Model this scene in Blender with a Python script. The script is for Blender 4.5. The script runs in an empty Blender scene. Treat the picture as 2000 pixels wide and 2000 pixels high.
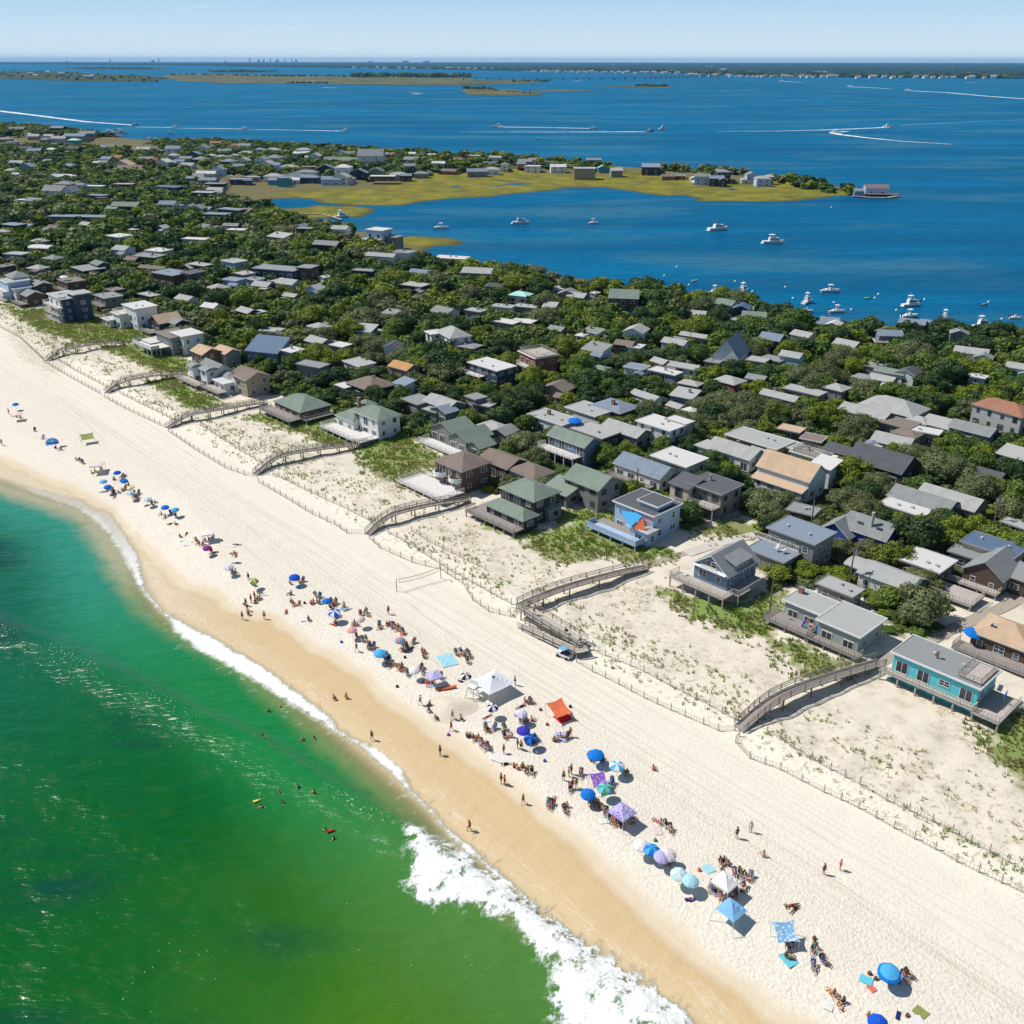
import bpy, bmesh, math, random
import numpy as np
from mathutils import Matrix, Vector

# ---------------------------------------------------------------- camera, world, sun, exposure
FPX, CAMH = 1921.0, 85.0
PITCH = math.atan(882.5 / FPX)
SP, CP = math.sin(PITCH), math.cos(PITCH)
scene = bpy.context.scene
cam_data = bpy.data.cameras.new("camera")
cam_data.sensor_width = 36.0
cam_data.lens = FPX / 2000 * 36.0
cam_data.clip_start = 1.0
cam_data.clip_end = 300000.0
cam = bpy.data.objects.new("camera", cam_data)
scene.collection.objects.link(cam)
cam.location = (0, 0, CAMH)
cam.rotation_euler = (math.radians(90) - PITCH, math.radians(-0.06), 0)
scene.camera = cam

SUN_EL, SUN_AZ = math.radians(52), math.radians(162)   # direction towards the sun, azimuth from +x
world = bpy.data.worlds.new("World")
scene.world = world
world.use_nodes = True
wn, wl = world.node_tree.nodes, world.node_tree.links
wn.clear()
sky = wn.new("ShaderNodeTexSky")
sky.sky_type = 'NISHITA'
sky.sun_disc = False
sky.sun_elevation = SUN_EL
sky.sun_rotation = math.radians(90) - SUN_AZ
sky.altitude = 80
sky.air_density = 1.0
sky.dust_density = 0.6
sky.ozone_density = 1.6
bg = wn.new("ShaderNodeBackground")
bg.inputs[1].default_value = 0.085
wo = wn.new("ShaderNodeOutputWorld")
wtc = wn.new("ShaderNodeTexCoord")
wsep = wn.new("ShaderNodeSeparateXYZ")
wl.new(wtc.outputs['Generated'], wsep.inputs[0])
wr = wn.new("ShaderNodeValToRGB")
K = 1 / 0.085
for i, (pos, c) in enumerate(((0.0, (0.66, 0.78, 0.88)), (0.12, (0.57, 0.72, 0.85)), (0.30, (0.42, 0.63, 0.81)), (0.62, (0.29, 0.51, 0.74)), (1.0, (0.17, 0.36, 0.66)))):
    e = wr.color_ramp.elements[i] if i < 2 else wr.color_ramp.elements.new(pos)
    e.position = pos
    e.color = c + (1,)
wm1 = wn.new("ShaderNodeMath"); wm1.operation = 'MULTIPLY'; wm1.inputs[1].default_value = 6.0; wm1.use_clamp = True
wl.new(wsep.outputs[2], wm1.inputs[0])
wl.new(wm1.outputs[0], wr.inputs[0])
wsc = wn.new("ShaderNodeVectorMath"); wsc.operation = 'SCALE'; wsc.inputs['Scale'].default_value = K
wl.new(wr.outputs[0], wsc.inputs[0])
wbl = wn.new("ShaderNodeMapRange"); wbl.inputs[1].default_value = 0.12; wbl.inputs[2].default_value = 0.35
wl.new(wsep.outputs[2], wbl.inputs[0])
wmx = wn.new("ShaderNodeMix"); wmx.data_type = 'RGBA'
wl.new(wbl.outputs[0], wmx.inputs[0])
wl.new(wsc.outputs[0], wmx.inputs[6])
wl.new(sky.outputs[0], wmx.inputs[7])
wmp = wn.new("ShaderNodeMapping"); wmp.inputs['Scale'].default_value = (5, 5, 90)
wl.new(wtc.outputs['Generated'], wmp.inputs[0])
wnz = wn.new("ShaderNodeTexNoise"); wnz.inputs['Scale'].default_value = 3.2; wnz.inputs['Detail'].default_value = 6
wl.new(wmp.outputs[0], wnz.inputs['Vector'])
wcr = wn.new("ShaderNodeMapRange"); wcr.interpolation_type = 'SMOOTHSTEP'
for i_, v_ in enumerate((0.60, 0.80, 0.0, 0.55)): wcr.inputs[i_ + 1].default_value = v_
wl.new(wnz.outputs['Fac'], wcr.inputs[0])
wcm = wn.new("ShaderNodeMix"); wcm.data_type = 'RGBA'
wcm.inputs[7].default_value = (0.80 * K, 0.84 * K, 0.90 * K, 1)
wl.new(wcr.outputs[0], wcm.inputs[0])
wl.new(wmx.outputs[2], wcm.inputs[6])
wl.new(wcm.outputs[2], bg.inputs[0])
wl.new(bg.outputs[0], wo.inputs[0])

sun_data = bpy.data.lights.new("sun", 'SUN')
sun_data.energy = 4.9
sun_data.angle = math.radians(0.5)
sun_data.color = (1.0, 0.955, 0.89)
sun = bpy.data.objects.new("sun", sun_data)
scene.collection.objects.link(sun)
tosun = Vector((math.cos(SUN_EL) * math.cos(SUN_AZ), math.cos(SUN_EL) * math.sin(SUN_AZ), math.sin(SUN_EL)))
sun.rotation_euler = tosun.to_track_quat('Z', 'Y').to_euler()

scene.view_settings.view_transform = 'Standard'
scene.view_settings.look = 'None'
scene.view_settings.exposure = 0.10
scene.view_settings.gamma = 1.0
scene.render.engine = 'CYCLES'
cy = scene.cycles
cy.use_denoising = True
cy.max_bounces = 6
cy.diffuse_bounces = 2
cy.glossy_bounces = 2
cy.transmission_bounces = 2
cy.transparent_max_bounces = 8
cy.volume_bounces = 0
cy.caustics_reflective = False
cy.caustics_refractive = False

# ---------------------------------------------------------------- helpers: coordinates
WZ = -2.0
ANG = math.radians(-47.6)
CA, SA = math.cos(ANG), math.sin(ANG)
RNG = np.random.default_rng(7)
random.seed(11)


def raw_at(px, py, z):
    u, v = (px - 1000) / FPX, (py - 1000) / FPX
    dy, dz = CP - v * SP, -SP - v * CP
    t = (z - CAMH) / dz
    return u * t, dy * t


def to_st(x, y):
    return x * CA + y * SA, -x * SA + y * CA


def from_st(s, t):
    return s * CA - t * SA, s * SA + t * CA


def proj(x, y, z):
    z = z - CAMH
    dep = y * CP - z * SP
    return 1000 + FPX * x / dep, 1000 - FPX * (y * SP + z * CP) / dep


def lattice(x, y, seed=0):
    """smooth value noise, 0..1"""
    xi, yi = np.floor(x).astype(np.int64), np.floor(y).astype(np.int64)
    xf, yf = x - xi, y - yi
    xf = xf * xf * (3 - 2 * xf)
    yf = yf * yf * (3 - 2 * yf)

    def h(i, j):
        n = (i * 374761393 + j * 668265263 + seed * 974634777) & 0x7fffffff
        n = ((n ^ (n >> 13)) * 1274126177) & 0x7fffffff
        return ((n ^ (n >> 16)) & 0xffff) / 65535.0
    a, b, c, d = h(xi, yi), h(xi + 1, yi), h(xi, yi + 1), h(xi + 1, yi + 1)
    return (a * (1 - xf) + b * xf) * (1 - yf) + (c * (1 - xf) + d * xf) * yf


def fbm(x, y, seed=0, octaves=3):
    x, y = np.asarray(x, float), np.asarray(y, float)
    r, a, tot = 0, 1.0, 0
    for o in range(octaves):
        r = r + a * lattice(x * 2 ** o, y * 2 ** o, seed + o)
        tot += a
        a *= 0.5
    return r / tot


def sstep(a, b, x):
    k = np.clip((np.asarray(x, float) - a) / (b - a), 0, 1)
    return k * k * (3 - 2 * k)


def sdf(poly, X, Y):
    """signed distance to a closed polygon, positive inside"""
    P = np.asarray(poly, float)
    d2 = np.full(X.shape, 1e18)
    ins = np.zeros(X.shape, bool)
    n = len(P)
    for i in range(n):
        ax, ay = P[i]
        bx, by = P[(i + 1) % n]
        ex, ey = bx - ax, by - ay
        L = ex * ex + ey * ey
        if L < 1e-9:
            continue
        wx, wy = X - ax, Y - ay
        k = np.clip((wx * ex + wy * ey) / L, 0, 1)
        dx, dy = wx - k * ex, wy - k * ey
        d2 = np.minimum(d2, dx * dx + dy * dy)
        if ay != by:
            cond = (ay > Y) != (by > Y)
            xc = ax + (Y - ay) / (by - ay) * ex
            ins ^= cond & (X < xc)
    d = np.sqrt(d2)
    return np.where(ins, d, -d)


def wpoly(pts, z=WZ):
    return [raw_at(a, b, z) for a, b in pts]


# lines along the beach, in (s, t): sea edge, wet-sand edge, swell crest
WL_S = [-600, -300, -234.6, -217.9, -207.5, -196.7, -184, -174.4, -159.4, -150.4, -135.5, -125.5, -114.8, -101.8, -86.5, -79.3, -72.9, -63.7, -55.2, -45.8, -37.3, 60]
WL_T = [40, 47, 53.5, 58.3, 61.8, 64.6, 62.9, 61.3, 57.0, 55.6, 57.7, 59.3, 59.6, 59.4, 59.2, 59.0, 58.4, 58.2, 57.8, 58.8, 59.6, 61]
WET_S = [-600, -248, -226, -215, -197, -185.7, -175, -155.5, -146.6, -141.2, -132.5, -119.9, -109.6, -98, -87.6, -79, -65.2, -51.1, -41, -34.4, 60]
WET_T = [50, 57.5, 61, 63.8, 66.0, 64.8, 64.1, 62.4, 64.7, 64.2, 67.9, 68.2, 69.4, 68.4, 69.2, 69.0, 68.4, 66.9, 65.7, 66.4, 68]
CR_S = [-400, -163.6, -152.2, -136.8, -123.8, -107.1, -93.7, -82.3, -79, -60, -40, 60]
CR_T = [16, 32.4, 36.6, 40.6, 43.6, 48.4, 50.6, 53.0, 53.6, 54.6, 55.5, 56]

BAY_SHORE = [(2500, 690), (2000, 662), (1900, 650), (1820, 640), (1640, 628), (1560, 612), (1500, 600), (1440, 588), (1375, 577), (1336, 573), (1298, 563), (1259, 561), (1181, 555), (1145, 544), (1078, 541), (1000, 530), (940, 521), (914, 512), (870, 506), (847, 500), (836, 492), (838, 486), (850, 481), (893, 480), (909, 473), (893, 467), (860, 463), (805, 461), (780, 463), (759, 455), (720, 452), (681, 453), (645, 441), (593, 435), (588, 428), (655, 426), (704, 425), (735, 413), (730, 407), (690, 403.5), (640, 402), (616, 401), (603, 405), (557, 408), (523, 404), (520, 397), (534, 389), (578, 388), (614, 391), (622, 397), (650, 399), (681, 401.5), (740, 403), (785, 402), (829, 394), (888, 388), (953, 385), (1000, 379), (1078, 372), (1116, 366.5), (1181, 366.5), (1223, 372), (1259, 378), (1311, 383.5), (1331, 381), (1362, 387), (1357, 393), (1420, 393), (1500, 394), (1565, 391), (1629, 383), (1660, 382), (1700, 384), (1733, 384), (1757, 380), (1741, 375), (1690, 371), (1655, 367), (1616, 359), (1588, 353), (1513, 346), (1427, 337), (1360, 332), (1300, 331), (1200, 324), (1150, 319), (1000, 306), (900, 301), (800, 298), (700, 291), (600, 286), (500, 282), (420, 278), (321, 277), (245, 271), (225, 266), (180, 262), (100, 251), (0, 245), (-600, 234)]
LAND = wpoly(BAY_SHORE) + [from_st(-4200, 520), from_st(-4200, 0), from_st(900, 0), from_st(900, 330)]
MARSH_PX = [[(541, 372), (565, 374), (637, 369), (697, 371), (767, 362), (774, 350), (862, 339), (1000, 335), (1155, 343), (1259, 337), (1349, 351), (1414, 359), (1500, 354), (1515, 352), (1578, 367), (1655, 376), (1662, 383), (1629, 385), (1565, 393), (1500, 396), (1357, 395), (1360, 388), (1331, 383), (1311, 385), (1259, 380), (1181, 368), (1116, 368), (1078, 374), (1000, 381), (888, 390), (829, 396), (785, 404), (681, 403), (640, 398), (616, 388), (578, 385), (534, 386)],
            [(541, 417), (600, 404), (629, 401), (690, 403), (735, 406), (738, 413), (706, 427), (655, 428), (590, 430), (545, 424)],
            [(770, 470), (805, 460), (860, 462), (900, 466), (912, 473), (893, 482), (840, 483), (800, 480)]]
BROWN_PX = [[(-400, 262), (0, 268), (150, 274), (300, 279), (330, 286), (200, 288), (0, 285), (-400, 280)],
            [(430, 348), (560, 352), (700, 355), (780, 350), (790, 362), (700, 372), (637, 371), (560, 377), (540, 392), (480, 395), (440, 380), (450, 360)],
            [(690, 480), (760, 458), (805, 478), (845, 484), (830, 500), (800, 515), (730, 505), (680, 495)],
            [(1070, 540), (1145, 545), (1181, 556), (1259, 563), (1340, 575), (1320, 590), (1200, 575), (1090, 560)],
            [(1000, 335), (1150, 335), (1200, 338), (1155, 344), (1040, 342), (1000, 342)]]
GRASS_PX = [[(15, 598), (39, 606), (103, 603), (194, 624), (259, 640), (298, 655), (267, 671), (225, 670), (160, 673), (110, 655), (78, 645), (40, 620)],
            [(207, 681), (259, 676), (349, 697), (378, 715), (362, 730), (313, 728), (259, 704)],
            [(298, 748), (349, 738), (375, 764), (440, 792), (375, 800), (336, 772)],
            [(480, 818), (500, 812), (578, 818), (629, 806), (681, 842), (720, 860), (650, 865), (578, 844), (526, 829)],
            [(707, 873), (772, 857), (811, 865), (857, 888), (862, 914), (805, 924), (836, 953), (888, 976), (840, 966), (790, 945), (733, 924), (712, 896)],
            [(1047, 1054), (1129, 1026), (1194, 1015), (1202, 1049), (1310, 1085), (1259, 1101), (1181, 1085), (1103, 1096), (1060, 1088)],
            [(1298, 1158), (1349, 1166), (1383, 1181), (1440, 1181), (1520, 1160), (1540, 1200), (1500, 1240), (1440, 1233), (1388, 1207), (1336, 1189)],
            [(1513, 1261), (1552, 1259), (1653, 1300), (1625, 1318), (1591, 1323), (1565, 1305)],
            [(1930, 1440), (1975, 1400), (2060, 1380), (2100, 1520), (2000, 1530), (1960, 1490)],
            [(1365, 1045), (1440, 1015), (1480, 1030), (1475, 1055), (1400, 1052)],
            [(940, 1000), (1000, 1020), (1050, 1040), (1030, 1055), (960, 1030)], [(1060, 1010), (1140, 1000), (1195, 1005), (1190, 1025), (1100, 1030)], [(600, 850), (650, 852), (700, 868), (640, 872)]]
SCRUB_PX = [[(0, 640), (60, 610), (160, 690), (110, 735), (40, 700)], [(470, 850), (560, 850), (640, 880), (600, 900), (500, 870)],
            [(1190, 1150), (1290, 1145), (1330, 1190), (1230, 1195)], [(1000, 1090), (1060, 1110), (1120, 1130), (1050, 1150)],
            [(1780, 1350), (1880, 1400), (1990, 1480), (2000, 1540), (1900, 1470)], [(1700, 1290), (1780, 1330), (1730, 1330)],
            [(820, 1010), (930, 1050), (1000, 1090), (960, 1100), (860, 1050)], [(720, 920), (860, 975), (760, 975), (700, 940)]]
FOREST_PX = [(-900, 430), (-300, 530), (0, 567), (60, 588), (150, 602), (215, 632), (300, 652), (345, 690), (420, 712), (510, 765), (640, 800), (700, 838), (790, 858), (870, 862), (950, 965), (1060, 975), (1090, 990), (1170, 985), (1300, 1000), (1350, 1035), (1400, 1000), (1470, 1000), (1500, 1060), (1478, 1110), (1510, 1160), (1570, 1150), (1700, 1165), (1745, 1250), (1800, 1232), (1830, 1180), (1960, 1130), (2100, 1150), (2700, 1300),
             (2700, 690), (2000, 668), (1900, 655), (1820, 645), (1640, 632), (1560, 616), (1440, 594), (1336, 580), (1259, 572), (1078, 552), (1000, 538), (930, 530), (860, 512), (800, 505), (740, 490), (700, 470), (660, 460), (600, 445), (560, 430), (530, 418), (480, 402), (440, 385), (380, 345), (300, 300), (180, 292), (0, 290), (-900, 284)]
SPIT_PX = [[(-900, 240), (0, 248), (100, 253), (180, 264), (225, 268), (215, 272), (150, 270), (0, 268), (-900, 262)],
           [(290, 280), (420, 282), (500, 286), (600, 290), (700, 296), (800, 303), (900, 306), (1000, 311), (1150, 324), (1200, 329), (1190, 335), (1000, 332), (860, 336), (760, 348), (620, 350), (450, 345), (380, 325), (330, 300)],
           [(1255, 328), (1300, 333), (1420, 340), (1470, 346), (1410, 346), (1350, 342), (1260, 336)],
           [(1500, 347), (1520, 349), (1588, 357), (1660, 370), (1670, 376), (1640, 376), (1578, 366), (1515, 354)]]
wp = lambda L, z=0.6: [wpoly(p, z) for p in L]
MARSH, BROWN, GRASS, SCRUB, SPIT = wp(MARSH_PX, -1.8), wp(BROWN_PX, -1.5), wp(GRASS_PX), wp(SCRUB_PX), wp(SPIT_PX, -0.5)
FOREST = wpoly(FOREST_PX, 0.5)


def umax(polys, X, Y):
    r = np.full(X.shape, -1e9)
    for p in polys:
        r = np.maximum(r, sdf(p, X, Y))
    return r


def gz(x, y, land=None, marsh=None):
    x, y = np.asarray(x, float), np.asarray(y, float)
    s, t = to_st(x, y)
    d = t - np.interp(s, WL_S, WL_T)
    z = np.where(d > 0, WZ + 0.15 * d, WZ + 0.11 * d)
    z = np.clip(z, -6, 0) - 0.0
    dune = sstep(96, 101, t) * (1 - 0.6 * sstep(112, 126, t))
    z = z + dune * (0.35 + 1.1 * fbm(x / 6, y / 6, 3, 3)) + 0.75 * sstep(112, 132, t)
    z = z + 0.12 * (fbm(x / 3.1, y / 3.1, 9, 2) - 0.5) * sstep(66, 72, t)
    if land is None:
        land = sdf(LAND, x, y)
    if marsh is None:
        marsh = umax(MARSH + BROWN, x, y)
    zb = WZ + np.clip(land * 0.10, -3, 3.4)
    z = np.where(t > 150, np.minimum(z, zb), z)
    z = np.where(marsh > 0, np.minimum(z, WZ + np.clip(0.25 * np.maximum(land, -1), -0.4, 0.35)), z)
    return z


def at(px, py, h=0.0):
    """point of the place whose image is (px, py) at height h above the ground; returns x, y, ground z"""
    z = 0.3
    for _ in range(5):
        x, y = raw_at(px, py, z + h)
        z = float(gz(np.array([x]), np.array([y]))[0])
    return x, y, z


# ---------------------------------------------------------------- helpers: objects
COL = scene.collection


def link(name, data, parent=None, loc=(0, 0, 0), rz=0.0):
    o = bpy.data.objects.new(name, data)
    COL.objects.link(o)
    if parent is not None:
        o.parent = parent
    o.location = loc
    if rz:
        o.rotation_euler = (0, 0, rz)
    return o


def tag(o, label=None, cat=None, group=None, kind=None):
    if label: o['label'] = label
    if cat: o['category'] = cat
    if group: o['group'] = group
    if kind: o['kind'] = kind
    return o


def empty(name, loc, rz=0.0, label=None, cat=None, group=None):
    o = link(name, None, None, loc, rz)
    o.empty_display_size = 0.5
    return tag(o, label, cat, group)


def kids(o):
    return [c for c in ALLKIDS.get(o.name, [])]


ALLKIDS = {}


def copy_tree(src, tree):
    """tree: list of (object, [sub objects]) that hang under src"""
    r = src.copy()
    COL.objects.link(r)
    out = []
    for ch, subs in tree:
        c = ch.copy()
        COL.objects.link(c)
        c.parent = r
        so = []
        for g in subs:
            d = g.copy()
            COL.objects.link(d)
            d.parent = c
            so.append(d)
        out.append((c, so))
    return r, out


class MB:
    def __init__(self):
        self.v, self.f, self.m = [], [], []

    def add(self, vs, fs, mi=0):
        b = len(self.v)
        self.v += [tuple(p) for p in vs]
        for f in fs:
            self.f.append(tuple(b + i for i in f))
            self.m.append(mi)

    def box(self, cx, cy, cz, sx, sy, sz, rz=0.0, mi=0):
        c, s = math.cos(rz), math.sin(rz)
        vs = []
        for dz in (-.5, .5):
            for dx, dy in ((-.5, -.5), (.5, -.5), (.5, .5), (-.5, .5)):
                x, y = dx * sx, dy * sy
                vs.append((cx + x * c - y * s, cy + x * s + y * c, cz + dz * sz))
        self.add(vs, [(0, 3, 2, 1), (4, 5, 6, 7), (0, 1, 5, 4), (1, 2, 6, 5), (2, 3, 7, 6), (3, 0, 4, 7)], mi)

    def beam(self, p, q, w, h=None, mi=0):
        """square bar from p to q"""
        h = h or w
        p, q = Vector(p), Vector(q)
        d = (q - p)
        if d.length < 1e-6:
            return
        d.normalize()
        side = d.cross(Vector((0, 0, 1)))
        if side.length < 1e-3:
            side = Vector((1, 0, 0))
        side.normalize()
        up = side.cross(d)
        side, up = side * (w / 2), up * (h / 2)
        vs = [p - side - up, p + side - up, p + side + up, p - side + up, q - side - up, q + side - up, q + side + up, q - side + up]
        self.add(vs, [(0, 1, 2, 3), (7, 6, 5, 4), (0, 4, 5, 1), (1, 5, 6, 2), (2, 6, 7, 3), (3, 7, 4, 0)], mi)

    def tube(self, p, q, r0, r1=None, n=6, mi=0):
        r1 = r0 if r1 is None else r1
        p, q = Vector(p), Vector(q)
        d = (q - p).normalized()
        a = d.cross(Vector((0, 0, 1)))
        if a.length < 1e-3:
            a = Vector((1, 0, 0))
        a.normalize()
        b = d.cross(a)
        vs = []
        for c, r in ((p, r0), (q, r1)):
            for i in range(n):
                w = 2 * math.pi * i / n
                vs.append(c + a * (r * math.cos(w)) + b * (r * math.sin(w)))
        fs = [(i, (i + 1) % n, n + (i + 1) % n, n + i) for i in range(n)]
        fs += [tuple(range(n - 1, -1, -1)), tuple(range(n, 2 * n))]
        self.add(vs, fs, mi)

    def mesh(self, name, mats, smooth=False):
        me = bpy.data.meshes.new(name)
        me.from_pydata(self.v, [], self.f)
        for m in (mats if isinstance(mats, (list, tuple)) else [mats]):
            me.materials.append(m)
        if max(self.m, default=0) > 0:
            me.polygons.foreach_set('material_index', self.m)
        if smooth:
            me.polygons.foreach_set('use_smooth', [True] * len(me.polygons))
        me.update()
        return me

    def build(self, name, mats, parent=None, loc=(0, 0, 0), rz=0.0, smooth=False):
        return link(name, self.mesh(name, mats, smooth), parent, loc, rz)


def np_mesh(name, V, F, mats, mat_idx=None, smooth=False, attrs=None):
    """V (n,3), F (m,4) quads or (m,3)"""
    me = bpy.data.meshes.new(name)
    V = np.ascontiguousarray(V, np.float32)
    F = np.ascontiguousarray(F, np.int32)
    k = F.shape[1]
    me.vertices.add(len(V))
    me.vertices.foreach_set('co', V.ravel())
    me.loops.add(F.size)
    me.loops.foreach_set('vertex_index', F.ravel())
    me.polygons.add(len(F))
    me.polygons.foreach_set('loop_start', np.arange(0, F.size, k, dtype=np.int32))
    for m in (mats if isinstance(mats, (list, tuple)) else [mats]):
        me.materials.append(m)
    if mat_idx is not None:
        me.polygons.foreach_set('material_index', np.ascontiguousarray(mat_idx, np.int32))
    me.polygons.foreach_set('use_smooth', np.full(len(F), smooth))
    for an, av in (attrs or {}).items():
        a = me.attributes.new(an, 'FLOAT', 'POINT')
        a.data.foreach_set('value', np.ascontiguousarray(av, np.float32))
    me.update(calc_edges=True)
    me.validate()
    return me


# ---------------------------------------------------------------- helpers: materials
class NT:
    def __init__(self, name):
        self.mat = bpy.data.materials.new(name)
        self.mat.use_nodes = True
        self.n, self.l = self.mat.node_tree.nodes, self.mat.node_tree.links
        self.n.clear()
        self.out = self.n.new("ShaderNodeOutputMaterial")

    def add(self, typ, inp=None, **kw):
        nd = self.n.new("ShaderNode" + typ)
        for k, v in kw.items():
            setattr(nd, k, v)
        for k, v in (inp or {}).items():
            self.set(nd.inputs[k], v)
        return nd

    def set(self, sock, v):
        if isinstance(v, bpy.types.NodeSocket):
            self.l.new(v, sock)
        elif isinstance(v, bpy.types.Node):
            self.l.new(v.outputs[0], sock)
        else:
            if hasattr(sock, 'default_value'):
                try:
                    sock.default_value = v
                except Exception:
                    sock.default_value = tuple(v) + (1.0,)

    def math(self, op, a, b=0.0, c=None, clamp=False):
        nd = self.add("Math", operation=op)
        nd.use_clamp = clamp
        self.set(nd.inputs[0], a)
        self.set(nd.inputs[1], b)
        if c is not None:
            self.set(nd.inputs[2], c)
        return nd.outputs[0]

    def ss(self, v, a, b, lo=0.0, hi=1.0):
        nd = self.add("MapRange", interpolation_type='SMOOTHSTEP')
        self.set(nd.inputs[0], v)
        for i, x in enumerate((a, b, lo, hi)):
            nd.inputs[i + 1].default_value = x
        return nd.outputs[0]

    def mix(self, f, a, b, blend='MIX'):
        nd = self.add("Mix", data_type='RGBA', blend_type=blend)
        self.set(nd.inputs[0], f)
        for s, v in ((nd.inputs[6], a), (nd.inputs[7], b)):
            if isinstance(v, (tuple, list)):
                s.default_value = tuple(v)[:3] + (1.0,)
            else:
                self.set(s, v)
        return nd.outputs[2]

    def attr(self, name):
        return self.add("Attribute", attribute_name=name).outputs['Fac']

    def noise(self, vec, scale, detail=3.0, rough=0.55, stretch=None, loc=None):
        if stretch or loc:
            mp = self.add("Mapping")
            self.set(mp.inputs[0], vec)
            if stretch: mp.inputs['Scale'].default_value = stretch
            if loc: mp.inputs['Location'].default_value = loc
            vec = mp.outputs[0]
        nd = self.add("TexNoise", {'Scale': scale, 'Detail': detail, 'Roughness': rough})
        if vec is not None:
            self.set(nd.inputs['Vector'], vec)
        return nd.outputs['Fac']

    def bsdf(self, color, rough=0.8, spec=0.3, normal=None, **kw):
        nd = self.add("BsdfPrincipled")
        if isinstance(color, (tuple, list)):
            nd.inputs['Base Color'].default_value = tuple(color)[:3] + (1.0,)
        else:
            self.set(nd.inputs['Base Color'], color)
        self.set(nd.inputs['Roughness'], rough)
        self.set(nd.inputs['Specular IOR Level'], spec)
        if normal is not None:
            self.set(nd.inputs['Normal'], normal)
        for k, v in kw.items():
            self.set(nd.inputs[k], v)
        return nd.outputs[0]

    def bump(self, h, strength=0.3, dist=0.1):
        nd = self.add("Bump", {'Strength': strength, 'Distance': dist})
        self.set(nd.inputs['Height'], h)
        return nd.outputs[0]

    def done(self, shader):
        self.l.new(shader, self.out.inputs[0])
        return self.mat


MATS = {}


def cached(f):
    def g(*a, **k):
        key = (f.__name__, a, tuple(sorted(k.items())))
        if key not in MATS:
            MATS[key] = f(*a, **k)
        return MATS[key]
    return g


def sc(c, k):
    return tuple(min(0.95, x * k) for x in c[:3])


@cached
def plain(name, c, rough=0.7, spec=0.3, var=0.12, scale=1.5):
    t = NT(name)
    tc = t.add("TexCoord").outputs['Object']
    n = t.noise(tc, scale, 4)
    col = t.mix(n, sc(c, 1 - var), sc(c, 1 + var))
    return t.done(t.bsdf(col, rough, spec))


@cached
def siding(name, c, pitch=0.2, vertical=False, wear=0.2):
    t = NT(name)
    tc = t.add("TexCoord").outputs['Object']
    wv = t.add("TexWave", {'Scale': 1.0 / pitch / 3.1, 'Distortion': 0.3, 'Detail': 2.0}, wave_type='BANDS', bands_direction='X' if vertical else 'Z', wave_profile='SAW')
    t.set(wv.inputs['Vector'], tc)
    n = t.noise(tc, 0.7, 5, 0.65)
    n2 = t.noise(tc, 3.0, 3, 0.6, stretch=(0.6, 0.6, 6))
    col = t.mix(n, sc(c, 1 - wear), sc(c, 1 + wear * 0.6))
    col = t.mix(t.math('MULTIPLY', n2, 0.3), col, sc(c, 0.65))
    return t.done(t.bsdf(col, 0.75, 0.2, t.bump(wv.outputs[0], 0.5, 0.03)))


@cached
def shingles(name, c, wear=0.18):
    t = NT(name)
    tc = t.add("TexCoord").outputs['Object']
    br = t.add("TexBrick", {'Scale': 3.0, 'Mortar Size': 0.015, 'Bias': 0.1, 'Color1': sc(c, 1 - wear) + (1,), 'Color2': sc(c, 1 + wear) + (1,), 'Mortar': sc(c, 0.6) + (1,)})
    t.set(br.inputs['Vector'], tc)
    n = t.noise(tc, 0.45, 5, 0.65)
    col = t.mix(t.ss(n, 0.35, 0.7), br.outputs[0], sc(c, 0.78))
    n2 = t.noise(tc, 7.0, 2)
    col = t.mix(t.math('MULTIPLY', n2, 0.25), col, sc(c, 1.35))
    return t.done(t.bsdf(col, 0.9, 0.15, t.bump(n2, 0.4, 0.03)))


@cached
def wood(name, c, axis='X', pitch=0.16):
    t = NT(name)
    tc = t.add("TexCoord").outputs['Object']
    wv = t.add("TexWave", {'Scale': 1.0 / pitch / 3.1, 'Distortion': 0.4, 'Detail': 2.0}, wave_type='BANDS', bands_direction=axis)
    t.set(wv.inputs['Vector'], tc)
    n = t.noise(tc, 1.2, 5, 0.7)
    col = t.mix(n, sc(c, 0.7), sc(c, 1.3))
    col = t.mix(t.math('MULTIPLY', t.ss(wv.outputs[0], 0.75, 1.0), 0.5), col, sc(c, 0.45))
    return t.done(t.bsdf(col, 0.85, 0.15))


@cached
def glass():
    t = NT("window_glass")
    tc = t.add("ObjectInfo").outputs['Random']
    col = t.mix(tc, (0.015, 0.022, 0.03), (0.06, 0.075, 0.085))
    return t.done(t.bsdf(col, 0.08, 0.6))


@cached
def cloth(name, c, rough=0.85, c2=None, pat=0.0):
    t = NT(name)
    tc = t.add("TexCoord").outputs['Object']
    n = t.noise(tc, 2.0, 3)
    col = t.mix(n, sc(c, 0.9), sc(c, 1.08))
    if c2:
        v = t.add("TexVoronoi", {'Scale': pat})
        t.set(v.inputs['Vector'], tc)
        col = t.mix(t.ss(v.outputs['Distance'], 0.3, 0.42), c2, col)
    b = t.bsdf(col, rough, 0.15)
    tr = t.add("BsdfTranslucent")
    t.set(tr.inputs[0], col)
    mx = t.add("MixShader", {0: 0.25})
    t.l.new(b, mx.inputs[1])
    t.l.new(tr.outputs[0], mx.inputs[2])
    return t.done(mx.outputs[0])


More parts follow.
